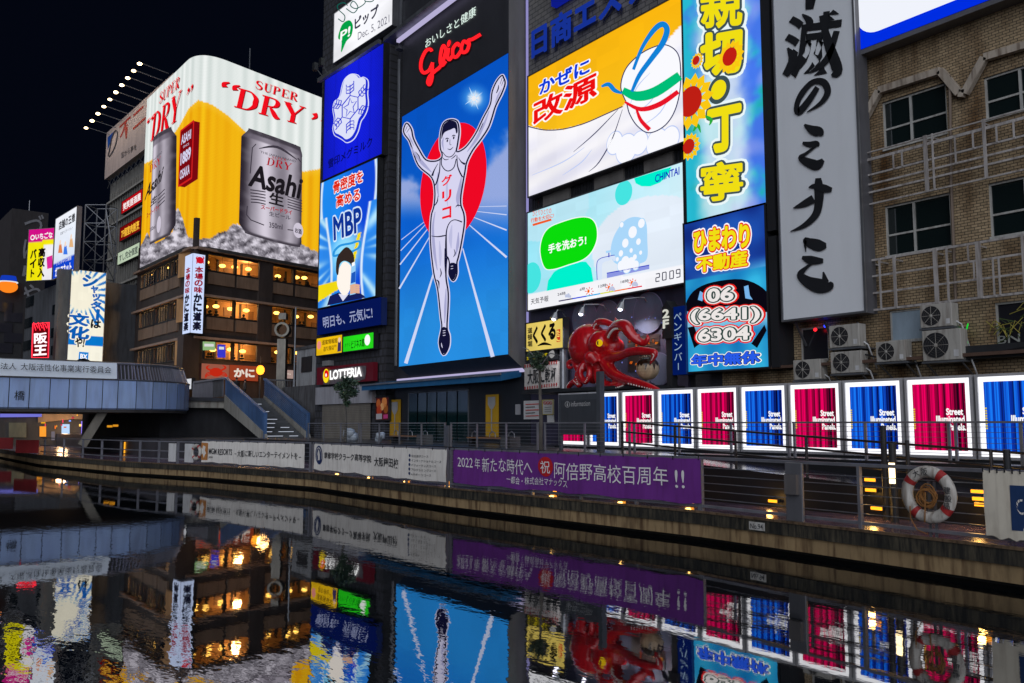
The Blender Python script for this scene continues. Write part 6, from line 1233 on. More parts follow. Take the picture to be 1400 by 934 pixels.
# two people at the head of the stairs
def person(x, y, z, h, mats, lean, label):
    sk_ = [((0, 0, .93), .13), ((0, 0, 1.18), .14), ((0, 0, 1.42), .15), ((0, 0, 1.52), .06), ((0, .02, 1.66), .105), ((.1, 0, .9), .1), ((.12, .05, .5), .07), ((.12, 0, .08), .05), ((.12, .14, .04), .045), ((-.1, 0, .9), .1), ((-.12, -.05+lean, .5), .07), ((-.12, -.1+lean, .08), .05), ((-.12, .04+lean, .04), .045), ((.2, 0, 1.42), .07), ((.26, .02, 1.14), .05), ((.22, .12, .9), .04), ((-.2, 0, 1.42), .07), ((-.26, -.02, 1.14), .05), ((-.22, .1, .92), .04)]
    ed = [(0, 1), (1, 2), (2, 3), (3, 4), (0, 5), (5, 6), (6, 7), (7, 8), (0, 9), (9, 10), (10, 11), (11, 12), (2, 13), (13, 14), (14, 15), (2, 16), (16, 17), (17, 18)]
    me = bpy.data.meshes.new('person'); me.from_pydata([q[0] for q in sk_], ed, []); o = bpy.data.objects.new('tmp', me); C.objects.link(o); sm = o.modifiers.new('s', 'SKIN')
    for i, v_ in enumerate(me.skin_vertices[0].data): v_.radius = (sk_[i][1],)*2; v_.use_root = i == 0
    o.modifiers.new('u', 'SUBSURF').levels = 2; m2 = bpy.data.meshes.new_from_object(o.evaluated_get(bpy.context.evaluated_depsgraph_get())); bpy.data.objects.remove(o)
    for mm in mats: m2.materials.append(mm)
    for f in m2.polygons: c = f.center; f.material_index = 2 if c.z > 1.53 else (0 if c.z > .88 else 1); f.use_smooth = True
    o = bpy.data.objects.new('person', m2); C.objects.link(o); o.location = (x, y, z); o.scale = (h/1.72,)*3; o.rotation_euler = (0, 0, random.uniform(0, 6)); tag(o, label, 'person', 'people at the head of the stairs')
    hm = MB(); hm.ball((0, -.01, 1.715), (.108, .115, .09), BLACK, 10, 6); ho = hm.build('hair'); ho.parent = o; return o
skn = paint((.4, .25, .18), .6)
person(-72.6, 23.6, zT, 1.7, [BLACK, NAVY, skn], .1, 'person in a dark coat walking at the head of the stairs'); person(-73.4, 24.6, zT, 1.62, [paint((.12, .1, .09), .8), BLACK, skn], 0, 'person in a brownish jacket standing behind the one in the dark coat')
m = MB(); m.box(-90, sxT-.01, 18, 40, zT-.3, zT-.002, gr); struct(m.build('bridge_approach'))
# ================================================================== SHOP FRONTS AT STREET LEVEL
rf = thing('restaurant_front', 'dark glazed restaurant front below the runner billboard', 'shop front', V((-41, 25.9, SZ))); x0, x1 = PF.at(540, 580).x, PF.at(702, 580).x; zt = PF.at(600, 527).z
m = MB(); m.box(-48.5, -34.2, 25.95, 26.11, SZ, zt+.2, paint((.012, .014, .018), .4)); m.build('wall', rf)
gx0, gx1 = PF.at(560, 580).x, PF.at(642, 580).x
for k in range(6):
    a, c = gx0+(gx1-gx0)*k/6, gx0+(gx1-gx0)*(k+1)/6; m = MB(); zz = zt-.35
    for xx in (a, c): m.box(xx-.02, xx+.02, 25.88, 25.95, SZ, zz, METAL)
    m.box(a+.02, c-.02, 25.88, 25.95, zz-.05, zz, METAL); d_ = m.build('glass_door', rf); m = MB(); m.box(a+.03, c-.03, 25.91, 25.93, SZ+.02, zz-.05, glass((.006, .022, .024), .05)); m.build('pane', d_)
m = MB(); m.add([p for p in rect(PF.off(.09), [(565, 535), (640, 530), (640, 590), (565, 592)])][:0]+[V((gx0, 25.9, zt-.3)), V((gx0, 25.9, zt-.28)), V((gx1, 25.9, zt-.28)), V((gx1, 25.9, zt-.3))], [(0, 1, 2, 3)], METAL); m.build('transom', rf)
for k, (a, c, y0, y1) in enumerate(((533, 547, 546, 596), (664, 681, 539, 597))):
    t_ = thing('yellow_spatula_panel', ['left', 'right'][k]+' tall yellow panel with a grey spatula beside the restaurant glass doors', 'sign', PF.at((a+c)/2, y1, .1), 'yellow panels of the restaurant'); pl = PF.off(.14); Q = rect(pl, [(a, y0+1), (c, y0), (c, y1), (a, y1)]); m = MB(); m.prism(Q, (0, .05, 0), paint((.5, .28, .01), .5, 0, .1)); m.build('board', t_)
    w_ = c-a; xm = (a+c)/2; A = art(pl, .01); A.thin = True; gy_ = paint((.42, .42, .42), .4, .2, .1); A.poly2([(xm-w_*.3, y0+4), (xm+w_*.3, y0+3.5), (xm+w_*.3, y0+14), (xm+w_*.12, y0+20), (xm-w_*.12, y0+20), (xm-w_*.3, y0+14)], gy_, 1); A.poly2([(xm-w_*.05, y0+20), (xm+w_*.05, y0+20), (xm+w_*.03, y1-4), (xm-w_*.03, y1-4)], gy_, 1); A.build('spatula_drawing', t_)
aw = thing('awning', 'blue awning along the restaurant front under the white light bar', 'awning', V((-42, 25.4, zt))); m = MB(); xa, xb = PF.at(519, 530, .6).x, PF.at(713, 515, .6).x
blu = paint((.012, .11, .26), .5, 0, .15); z1 = PF.at(600, 519, .6).z; m.prism([V((xa, 26.0, z1+.15)), V((xa, 24.7, z1-.12)), V((xa, 24.7, z1-.45)), V((xa, 26.0, z1-.2))], (xb-xa, 0, 0), blu); m.build('canopy', aw); m = MB(); m.box(xa-.05, xb+.05, 24.6, 24.7, z1-.15, z1-.05, STEEL); m.build('front_bar', aw)
t_ = lightbox('menu_poster', 'red framed menu poster with food pictures left of the restaurant front', 'poster', PF.off(.3), [(514, 545), (532, 543), (532, 573), (514, 575)], .12, (70, 26, 28), .7, nu=4, nv=4); A = art(PF.off(.3))
for x, y, r, cc in ((518, 552, .3, (170, 90, 50)), (526, 550, .35, (190, 120, 70)), (519, 561, .35, (160, 60, 40)), (528, 559, .3, (140, 80, 40)), (523, 556, .25, (200, 150, 100))): A.circ(x, y, r, emi(cc, .5), 1)
A.poly2([(515, 566), (523, 565.5), (523, 573), (515, 573.5)], emi((150, 150, 160), .5), 2); A.poly2([(525, 567), (531, 566.5), (531, 572), (525, 572.5)], emi((170, 60, 120), .5), 2); A.build('food_pictures', t_)
# wall right of the restaurant
nt_ = paint((.5, .5, .5), .7, 0, .1)
for k, (q_, lab, bd) in enumerate((([(716, 548.5), (740, 547), (740, 573), (716, 573.5)], 'white notice with red lettering on the dark wall behind the small tree', None), ([(741.5, 547), (757, 546), (757, 567), (741.5, 567)], 'yellow edged notice with three prohibition circles', (.55, .42, .02)), ([(748, 568), (757, 567.5), (757, 579), (748, 579)], 'small blank white notice beside the information board', None), ([(704.5, 553), (711, 552.5), (711, 567), (704.5, 567)], 'narrow grey notice right of the restaurant front', None))):
    t_ = thing('notice', lab, 'notice', PF.at(q_[3][0], q_[3][1], .1), 'notices on the dark wall'); Q = rect(PF.off(.08), q_); m = MB(); m.prism(Q, (0, .04, 0), nt_ if k != 3 else paint((.3, .3, .32))); m.build('board', t_); A = art(PF.off(.08), .01); A.thin = True; rd = paint((.5, .04, .03), .6); gk = paint((.1, .1, .1), .6)
    if k == 0:
        for j in range(5): A.stroke([(719, 553+j*4), (737-(j % 2)*5, 552.3+j*4)], 1.2, rd if j % 2 == 0 else gk, 1, 0)
    if k == 1:
        A.stroke([(742, 547.5), (756.5, 546.5), (756.5, 566.5), (742, 566.7)], 1.2, paint(bd), 1, 0, True)
        for j in range(3): A.stroke([(745.3+j*4+1.8*math.cos(q*.785), 551+2.1*math.sin(q*.785)) for q in range(8)], .7, rd, 1, 0, True); A.stroke([(744+j*4, 549.5), (746.6+j*4, 552.5)], .6, rd, 2, 0)
        for j in range(3): A.stroke([(745, 557+j*3), (754, 556.6+j*3)], .6, gk, 1, 0)
    A.build('print', t_)
# takoyaki shop: mural wall, boards
ks = thing('octopus_shop', 'dark navy shop front with painted planets behind the red octopus', 'shop front', V((-29, 25.9, SZ))); m = MB(); za = PF.at(800, 412).z
m.box(PF.at(723, 450).x, PF.at(940, 450).x, 25.98, 26.11, SZ, za+.5, paint((.035, .032, .06), .45, 0, .35, .6, 0, .2)); m.build('mural_wall', ks)
A = art(PF, .03); pc = paint((.09, .1, .15), .5, 0, .3, .8); rimc = paint((.2, .16, .28), .5)
for i_, (x, y, r) in enumerate(((800, 436, .9), (832, 436, .85), (861, 431, .85), (889, 428, .9), (905, 505, .7))): A = art(PF, .03+.03*i_); A.circ(x, y, r, rimc, 1); A.circ(x, y, r*.97, pc, 2); A.build('painted_planet', ks)
A = art(PF, .2)
for k in range(26): A.circ(random.uniform(780, 915), random.uniform(420, 520), random.uniform(.015, .04), emi((120, 130, 220), .8), 3, n=6)
A.build('painted_stars', ks)
m = MB(); pw = PF.off(.05); m.add(rect(pw, [(858, 462), (902, 456), (902, 506), (858, 508)]), [(0, 1, 2, 3)], paint((.02, .012, .01), .4)); m.build('opening', ks)
A = art(PF, .07)
for k in range(16): x, y = random.uniform(860, 900), random.uniform(464, 500); A.poly2([(x, y), (x+random.uniform(1, 4), y-.2), (x+2, y+random.uniform(1.5, 5)), (x-.3, y+3)], emi(random.choice([(255, 180, 60), (220, 110, 30), (180, 60, 20)]), random.uniform(.3, 1.0)), 1)
for k in range(5): A.stroke([(859, 466+k*5), (901, 461+k*5)], .8, paint((.08, .05, .03), .5), 2, 0)
A.build('lit_interior', ks)
t_ = lightbox('yellow_brush_sign', 'yellow lit sign with large black brush characters left of the octopus', 'sign', PF.off(.6), [(720, 444), (771, 434.5), (770, 475), (720, 481)], .3, (244, 216, 108), .92, nu=8, nv=8)
A = art(PF.off(.6)); A.text('くくる', (730, 449), (760, 441), (730, 470), emi((15, 12, 10)), 2, .06); A.vtext('道頓堀', (722, 448), (729, 447), (722, 475), emi((25, 20, 15)), 2, .03); A.poly2([(762, 451), (767, 450), (767, 467), (762, 468)], emi((200, 60, 30)), 2); A.vtext('たこ', (762.3, 451.4), (766.7, 451), (762.3, 467), emi((244, 216, 108)), 3, .04); A.stroke([(736, 473), (745, 470), (755, 472)], [1, 4, 1], emi((15, 12, 10)), 2); A.build('brush_lettering', t_)
t_ = thing('dark_slogan_board', 'dark board with yellow lettering between the yellow sign and the striped sign', 'sign', PF.at(740, 495, .5)); pl = PF.off(.55); m = MB(); m.prism(rect(pl, [(718, 483), (762, 477), (762, 491), (718, 496)]), (0, .2, 0), DARKM); m.build('board', t_); A = art(pl, .02); A.text('たこ焼を食す', (721, 487), (749, 482), (721, 493), emi((200, 180, 20), .8), 1, .03); A.poly2([(751, 483), (757, 479), (759, 486), (754, 490)], emi((170, 170, 170), .7), 1, 3); A.build('lettering', t_)
t_ = thing('striped_sign', 'white sign with red stripes along its edges and black vertical lettering', 'sign', PF.at(740, 533, .5)); pl = PF.off(.5); m = MB(); m.prism(rect(pl, [(717, 499), (763, 493), (763, 529), (717, 534)]), (0, .25, 0), paint((.5, .47, .44), .6, 0, .1)); m.build('board', t_); A = art(pl, .012); rs_ = paint((.35, .03, .03), .5)
for k in range(14):
    x = 717.6+k*3.3
    for ya, yb in ((498.6, 503), (529, 533)): A.poly2([(x, ya-(x-717)*.13), (x+1.6, ya-(x-717)*.13), (x+1.6, yb-(x-717)*.12), (x, yb-(x-717)*.12)], rs_, 1)
A.thin = True
for ch, x in (('大', 722), ('阪', 730), ('に', 738), ('乾', 746), ('杯', 754)): A.text(ch, (x, 507-(x-717)*.12), (x+7, 506-(x-717)*.12), (x, 526-(x-717)*.1), INK, 2, .015)
A.build('lettering', t_)
m = MB(); m.tube([PF.off(.4).at(771, 478), PF.off(.4).at(771, 538)], .21, paint((.25, .26, .28), .35, .8), 14); tag(m.build('exhaust_duct'), 'round steel exhaust duct left of the octopus', 'duct')
# gooseneck lamps above the octopus
for k, (x, y, hx, hy) in enumerate(((776, 432, 760, 431), (832, 422, 797, 424), (888, 412, 851, 417))):
    t_ = thing('gooseneck_lamp', ['leftmost gooseneck lamp, above the yellow brush sign', 'middle gooseneck lamp, above the back of the octopus', 'rightmost gooseneck lamp, nearest the shop sign for the second floor'][k], 'lamp', PF.at(x, y, .1), 'gooseneck lamps over the octopus'); b0 = PF.at(x, y+4, .05); h = PF.off(1.3).at(hx, hy)
    m = MB(); m.tube([b0, b0+V((0, -.25, .25)), b0.lerp(h, .3)+V((0, 0, .3)), h+V((0, .1, .25)), h+V((0, 0, .05))], .03, STEEL, 6); m.build('arm', t_); m = MB(); m.tube([h+V((0, 0, .12)), h-V((.05, .08, .18))], [.08, .2], STEEL, 10); m.build('shade', t_); m = MB(); m.ball(h-V((.05, .08, .17)), .1, emi((235, 235, 255), 6), 8, 6); m.build('bulb', t_)
    ld = bpy.data.lights.new('lamp_light', 'SPOT'); ld.energy = 420; ld.color = (.95, .93, 1); ld.spot_size = 1.9; ld.spot_blend = .8; ld.shadow_soft_size = .12; o = bpy.data.objects.new('lamp_light', ld); C.objects.link(o); o.parent = t_; o.location = h-V((.05, .1, .28))-WL[t_.name]; o.rotation_euler = V((.1, .55, -1)).to_track_quat('-Z', 'Y').to_euler()
# second floor sign and blue bar sign
t_ = thing('floor_sign', 'black arrow shaped sign reading 2F beside the blue bar sign', 'sign', PF.at(910, 520, .9)); pl = PF.off(1.0); a, c = pl.at(905, 425), pl.at(918, 450); m = MB(); m.prism([V((a.x, a.y, pl.at(905, 421).z)), V(((a.x+c.x)/2, a.y, pl.at(911, 411).z)), V((c.x, a.y, pl.at(918, 421).z)), V((c.x, a.y, pl.at(911, 463).z)), V((a.x, a.y, pl.at(911, 463).z))], (0, .5, 0), BLACK); m.build('board', t_); A = art(pl, .02); A.text('2', (907, 424), (915, 423), (907, 435), emi((215, 215, 205), .9), 1, .04); A.text('F', (907.5, 438), (914.5, 437), (907.5, 449), emi((215, 215, 205), .9), 1, .04); A.build('lettering', t_); m = MB(); m.box((a.x+c.x)/2-.15, (a.x+c.x)/2+.15, a.y+.1, a.y+.4, SZ, pl.at(911, 463).z, BLACK); m.build('post', t_)
t_ = thing('blue_bar_sign', 'dark blue vertical sign with thin pale angular lettering', 'sign', PF.at(927, 512, .8)); pl = PF.off(.85); Q = rect(pl, [(918.5, 420), (936.5, 418), (938, 511), (920, 514)]); m = MB(); m.prism(Q, (0, .4, 0), paint((.01, .035, .17), .5, 0, .2)); m.build('board', t_); m = MB(); m.add([p-V((0, .012, 0)) for p in Q], [(0, 1, 2, 3)], emi((6, 36, 120), .5)); m.build('lit_face', t_); A = art(pl, .03); A.vtext('ペンギンバー', (921, 427), (934, 426), (922, 508), emi((150, 175, 200), .9), 1, .0, fill=.8); A.build('lettering', t_)
# ---- the giant octopus
OC = thing('giant_octopus', 'giant glossy red octopus sculpture with a yellow eye over the shop front', 'sculpture', PF.at(830, 525, 1.4)); YO = 24.5
o_red = paint((.55, .008, .014), .25, 0, .2, 1.5, .1, .3, coat=.6)
O = lambda x, y, d=0: atY(x, y, YO-d); KO = .0305
b_ = MB(); 
ax = Matrix.Rotation(-.35, 3, 'Y'); b_.ball(O(805, 473), (1.02, .85, .98), o_red, 24, 16, ax); b_.ball(O(826, 470, .25), (.72, .7, .62), o_red, 18, 12); b_.ball(O(838, 474, .2), (.5, .5, .42), o_red, 14, 10); b_.ball(O(818, 492, .2), (.62, .6, .7), o_red, 16, 12); b_.ball(O(811, 512, .35), (.34, .3, .42), o_red, 12, 10); b_.ball(O(829, 487, .2), (.6, .5, .4), o_red, 12, 10)
def arm(pts, rs):
    p = crom([(*O(*q), r) for q, r in zip(pts, rs)], False, 6); b_.tube([V(q[:3]) for q in p], [q[3]*KO for q in p], o_red, 12); b_.ball(V(p[-1][:3]), max(.02, p[-1][3]*KO), o_red, 8, 6); return p
arms = [arm([(822, 468, .1), (815, 450, .1), (817, 441, .3), (827, 440, .4), (838, 444, .4), (846, 443, .3), (842, 437, .2), (841.5, 434, .2)], [8, 6, 5, 5, 4.5, 4, 2.5, 1]),
        arm([(835, 470, .3), (837, 456, .6), (844, 446, .9), (855, 446, 1.1), (862, 456, 1.1), (870, 464, 1.0), (880, 469, .9), (886, 463, .9), (884, 457, .9)], [11, 9, 8, 8.5, 7.5, 6, 4.5, 3, 1]),
        arm([(866, 462, 1.0), (872, 459, 1.0), (876, 456, 1.0)], [3, 2.2, .8]),
        arm([(828, 488, .4), (845, 487, .8), (862, 481, 1.1), (880, 480, 1.2), (893, 481, 1.2), (896, 484, 1.2), (892, 492, 1.2), (889, 498, 1.2)], [9, 7, 6, 5.5, 4.5, 3.8, 2.8, 1.2]),
        arm([(826, 490, .4), (836, 508, .7), (850, 517, 1.0), (870, 523, 1.2), (890, 529, 1.2), (902, 533, 1.2)], [10, 9, 7, 5.5, 4, 2]),
        arm([(818, 505, .3), (822, 522, .5), (836, 528, .8), (850, 526, 1.0), (858, 524, 1.0), (865, 530, 1.0)], [9, 8, 6, 5, 3.5, 1.5]),
        arm([(812, 492, .3), (797, 500, .7), (793, 512, .9), (800, 522, .9), (806, 512, .9), (804, 500, .8), (798, 506, .7)], [6, 5.5, 5, 4.4, 4, 3.5, 2]),
        arm([(801, 500, .4), (790, 512, .6), (793, 527, .7), (786, 522, .7), (778, 528, .6), (777, 535, .6)], [6, 5, 4.4, 4.5, 4, 2.4]),
        arm([(796, 518, .5), (789, 505, .4), (784, 495, .4), (777, 496, .4), (778, 503, .4), (783, 502, .4)], [4.4, 4, 3.6, 3.4, 3, 2]),
        arm([(815, 495, .8), (808, 486, 1.0), (803, 489, 1.1), (806, 494, 1.0)], [7, 6, 4.5, 3])]
ob = b_.build('tmp_octopus'); rmod = ob.modifiers.new('r', 'REMESH'); rmod.mode = 'VOXEL'; rmod.voxel_size = .045; smod = ob.modifiers.new('s', 'SMOOTH'); smod.iterations = 4; smod.factor = .5
me = bpy.data.meshes.new_from_object(ob.evaluated_get(bpy.context.evaluated_depsgraph_get())); bpy.data.objects.remove(ob); me.materials.clear(); me.materials.append(o_red); me.transform(Matrix.Translation(-WL[OC.name])); me.polygons.foreach_set('use_smooth', [True]*len(me.polygons))
body_o = bpy.data.objects.new('body', me); C.objects.link(body_o); body_o.parent = OC
m = MB(); ec = O(819.5, 469, 1.0); m.ball(ec, (.17, .1, .15), emi((245, 200, 20), .75), 12, 8); m.ball(ec+V((.0, -.07, 0)), (.05, .05, .1), BLACK, 8, 6); m.build('eye', OC)
m = MB(); wsu = paint((.75, .7, .66), .35)
for pi, lo in ((0, 4), (1, 6), (3, 26), (4, 16), (5, 12), (6, 20), (7, 8), (7, 22)):
    p = arms[pi]
    for k in range(10):
        j = min(len(p)-2, lo+k); q = V(p[j][:3]); r = p[j][3]*KO; q += V((0, -.8, -.6 if pi != 7 else .3)).normalized()*r*.97; m.ball(q, max(.018, r*.22), wsu, 6, 4)
m.build('suckers', OC)
t_ = thing('dumpling_ball', 'large speckled ball on a short stand held under the octopus arm', 'sculpture', O(885, 508, .5)); m = MB(); c_ = O(885.5, 504, .6); m.ball(c_, .46, paint((.5, .36, .22), .4, 0, .3, 4), 18, 12); m.build('ball', t_)
m = MB(); A_ = []; 
for k in range(16):
    a0, a1 = k*math.pi/8, (k+1)*math.pi/8; am = (a0+a1)/2; R_ = .475; sp = lambda a_, t_: c_+V((R_*math.sin(t_)*math.cos(a_), R_*math.sin(t_)*math.sin(a_), R_*math.cos(t_)))
    low = 1.5 if k % 2 else 1.15
    for j in range(4): m.quad(sp(a0, .2+j*.25), sp(a1, .2+j*.25), sp(a1, .45+j*.25), sp(a0, .45+j*.25), paint((.03, .015, .008), .25))
    m.add([sp(a0, 1.2), sp(a1, 1.2), sp(am, low+.25)], [(0, 1, 2)], paint((.03, .015, .008), .25))
m.build('sauce', t_); m = MB(); m.tube([c_-V((0, 0, .4)), V((c_.x, c_.y, O(885, 525, .6).z))], .06, STEEL); m.build('stand', t_); m = MB()
for k in range(18): a_ = random.uniform(0, 6.28); q = c_+V((.22*math.cos(a_), .22*math.sin(a_), .43)); m.beam(q, q+V((random.uniform(-.12, .12), random.uniform(-.1, .1), random.uniform(0, .1))), .04, .01, paint((.55, .42, .3), .6))
m.build('fish_flakes', t_)
m = MB(); m.box(PF.at(772, 535).x, PF.at(938, 535).x, 23.4, 25.95, 4.45, 4.6, DARKM); tag(m.build('canopy_roof'), 'flat dark canopy carrying the octopus above the lit panels', 'canopy')
# ================================================================== ROW OF LIT STRIPED PANELS
XP = [-28.3+1.925*k for k in range(13)]
al = paint((.62, .62, .63), .4, .4, .12); wl3 = emi((250, 250, 255), 1.25, True); rng = random.Random(11)
stri = [rng.random() for _ in range(400)]
def posters(pink):
    hi, mi_, lo = ((245, 0, 98), (150, 4, 56), (24, 2, 20)) if pink else ((24, 122, 248), (8, 48, 165), (4, 6, 40))
    def f(x, y, u, v):
        w_ = u*70; k = stri[int(w_)]*.5+stri[int(w_/3)+100]*.5; env = .95-.55*sst(.35, .6, u)+.3*math.exp(-((u-.68)/.07)**2); k = k*1.0+env*.5-.3
        return mix(lo, mi_, k*2) if k < .5 else mix(mi_, hi, (k-.5)*2.6)
    return f
protos = {}
for i, xx in enumerate(XP[:10]):
    pink = i % 2 == 0; z0, z1 = 2.15, 4.36; lab = ('pink' if pink else 'blue')+' striped lightbox in the row, '
    lab += ['mostly hidden behind the left of the information board', 'partly behind the information board post', 'first one right of the information board', 'under the round ball of the octopus', 'under the telephone number screen', 'under the right edge of the telephone number screen', 'under the lowest small air conditioner', 'under the left of the biggest air conditioner', 'under the biggest air conditioner and the life ring', 'cut by the right edge of the photo'][i]
    if pink not in protos:
        t_ = thing('advert_lightbox', lab, 'lit panel', V((xx+.95, 23, z0)), 'striped lit panels in a row'); m = MB(); x0, x1 = xx+.03, xx+1.88
        m.box(x0, x1, 23.02, 23.3, z0, z1, al); m.build('housing', t_)
        m = MB(); m.box(x0, x1, 22.96, 23.018, z1-.07, z1, al); m.box(x0, x1, 22.96, 23.018, z0, z0+.07, al); m.box(x0, x0+.07, 22.96, 23.018, z0+.07, z1-.07, al); m.box(x1-.07, x1, 22.96, 23.018, z0+.07, z1-.07, al); m.build('frame', t_)
        m = MB(); m.quad((x0+.07, 23.015, z1-.07), (x1-.07, 23.015, z1-.07), (x1-.07, 23.015, z0+.07), (x0+.07, 23.015, z0+.07), wl3); m.build('white_border', t_)
        wpicture(quad3(23.005, x0+.2, x1-.2, z0+.2, z1-.2), posters(pink), 140, 1, led(1.0, 0, (0, 0), True), 'striped_poster', t_)
        pl = PY(23.0); A = art(pl, .004, .002); wt = lambda tx, xl_, xr_, zt_, zb_: A.text(tx, proj(V((xl_, 23, zt_))), proj(V((xr_, 23, zt_))), proj(V((xl_, 23, zb_))), EW, 2, .035)
        wt('Street', x1-.72, x1-.28, z0+1.33, z0+1.16); wt('Illuminated', x1-1.0, x1-.25, z0+1.13, z0+.96); wt('Panels.', x1-.68, x1-.22, z0+.92, z0+.75)
        for j in range(9): q_ = z0+.78+j*.065; A.poly2([proj(V((x0+.21, 23, q_))), proj(V((x0+.26, 23, q_))), proj(V((x0+.26, 23, q_+.04))), proj(V((x0+.21, 23, q_+.04)))], emi((210, 190, 30)), 1)
        A.build('lettering', t_); protos[pink] = (t_, xx)
    else: p0, xx0 = protos[pink]; dup(p0, (xx-xx0, 0, 0), lab, 'striped lit panels in a row')
m = MB(); m.box(-28.6, -2, 23.31, 23.6, SZ, 4.3, DARKM); tag(m.build('panel_backing'), 'dark steel backing wall behind the striped lit panels', 'wall')
m = MB(); m.box(-28.6, -2, 23.0, 23.3, SZ, 2.13, DARKM); tag(m.build('panel_plinth'), 'low black plinth under the row of striped lit panels', 'plinth')
# ================================================================== RAILINGS, BANNERS, PROMENADE FURNITURE
IB = thing('information_board', 'dark grey information board with a tall post at its right side', 'board', V((-24.4, 20.9, SZ))); pl = PY(21.2); ib = paint((.07, .078, .09), .5, .2, .15); a, c = pl.at(766, 545), pl.at(817, 595)
m = MB(); m.box(a.x, c.x, 21.21, 21.3, c.z, pl.at(766, 540).z, ib); m.build('board', IB); m = MB(); m.box(a.x+.05, c.x-.05, 21.19, 21.208, c.z+.05, pl.at(780, 547).z, paint((.045, .05, .058), .45)); m.build('sign_face', IB); m = MB(); m.box(a.x-.1, a.x-.0, 21.2, 21.34, SZ, a.z+.15, ib); m.build('post', IB); pp = pl.at(817, 508); m = MB(); m.box(c.x, c.x+.2, 21.15, 21.38, SZ, pp.z, ib); m.build('post', IB)
A = art(PY(21.19), .008, .004); A.thin = True; gl_ = paint((.5, .5, .5), .5); A.text('information', (781, 549), (807, 547.6), (781, 556), gl_, 1, 0); A.stroke([(776+3.2*math.cos(q*.5236), 553+4*math.sin(q*.5236)) for q in range(12)], .6, gl_, 1, 0, True); A.text('i', (775.3, 550.4), (776.7, 550.4), (775.3, 555.6), gl_, 1, .01); A.build('lettering', IB)
# upper railing: posts in pairs, flat handrail and thin cables
rm_ = paint((.24, .24, .26), .4, .5, .25); YR = 20.32
def railing(label, sections, grp, y=YR, ztop=3.12):
    t_ = thing('cable_railing', label, 'railing', V((sections[0][0], y, SZ)), grp)
    for xa, xb in sections:
        m = MB(); m.box(xa, xb, y-.04, y+.04, ztop-.035, ztop+.015, rm_); m.build('handrail', t_)
        n = max(1, round((xb-xa)/2.0))
        for k in range(n+1): x = xa+(xb-xa)*k/n; x += .05 if k == 0 else (-.05 if k == n else 0); m = MB(); m.box(x-.035, x+.035, y-.03, y+.03, SZ, ztop-.036, rm_); m.build('post', t_)
        for k in range(7): z_ = SZ+.12+k*.135; m = MB(); m.beam((xa, y, z_), (xb, y, z_), .012, .012, STEEL); m.build('cable', t_)
Y = lambda px: atY(px, 590, YR).x; Y2 = lambda px: atY(px, 590, 22.0).x
railing('street railing in front of the restaurant, left of the trees', [(Y(421), Y(491)), (Y(493), Y(609))], 'steel cable railings')
railing('street railing between the right yellow panel and the information board', [(Y(616), Y(736)), (Y(744), Y(862))], 'steel cable railings')
railing('street railing in front of the pink and blue lit panels', [(Y2(866), Y2(1080)), (Y2(1084), Y2(1300)), (Y2(1304), Y2(1500))], 'steel cable railings', 22.0)
m = MB(); m.box(Y(609)+.05, Y(616)-.05, YR-.1, YR+.1, SZ, 3.0, METAL); tag(m.build('rail_pillar'), 'wide grey pillar between two sections of the cable railing', 'pillar')
# ramp railing: three pipes falling to the right
t_ = thing('ramp_railing', 'black three pipe railing sloping down along the wet ramp', 'railing', V((X0, RY+.06, SZ))); RR = RY+.06; fz = lambda x: SZ+(DZ-SZ)*(x-X0)/(X1-X0); xr0, xr1 = X0+.1, 1.4; pm = paint((.03, .028, .03), .35, .4)
for h in (1.08, .76, .42): m = MB(); m.tube([V((xr0, RR, fz(xr0)+h)), V((xr1, RR, fz(xr1)+h))], .03, pm, 8); m.build('pipe', t_)
for k in range(9): x = xr0+.05+k*2.35; m = MB(); m.tube([V((x, RR, fz(x)-.02)), V((x, RR, fz(x)+1.1))], .04, pm, 8); m.build('post', t_)
# front railing on the quay edge
def qpt(px, ins=.2, z=DZ):
    for (xa, ya), (xb, yb), k in [(QP[i], QP[i+1], i+1) for i in range(len(QP)-1)]:
        if xb <= px <= xa or (k == 1 and px > xa):
            r_ = ray(px, 600); P, Q = QE[k], QE[k+1]; d = Q-P; n = V((d.y, -d.x, 0)).normalized(); n = n if n.y > 0 else -n; P2 = P+n*ins
            tt = (P2-EYE).dot(n)/r_.dot(n); q = EYE+r_*tt; return V((q.x, q.y, z)), n, d.normalized()
frm = paint((.24, .24, .27), .4, .5, .3); ZT_ = 2.17
def frontrail(label, px0, px1, nposts):
    a, n_, d_ = qpt(px0); c, _, _ = qpt(px1); t_ = thing('quay_railing', label, 'railing', a, 'railings along the quay'); z = lambda p, h: V((p.x, p.y, DZ+h))
    m = MB(); m.beam(z(a, ZT_-DZ), z(c, ZT_-DZ), .09, .07, frm); m.build('handrail', t_); m = MB(); m.beam(z(a, .12), z(c, .12), .06, .07, frm); m.build('bottom_rail', t_)
    for k in range(5): m = MB(); m.beam(z(a, .32+k*.2), z(c, .32+k*.2), .018, .018, STEEL); m.build('cable', t_)
    for k in range(nposts+1): p = a.lerp(c, k/nposts); m = MB(); m.beam(z(p, 0), z(p, ZT_-DZ-.035), .07, .1, frm, n_); m.build('post', t_)
frontrail('quay railing behind the white life ring at the right', 1500, 958, 2); frontrail('quay railing behind the purple banner', 955, 617, 5); frontrail('quay railing behind the school banner', 612, 429, 4); frontrail('quay railing behind the leftmost white banner', 425, 282, 3)
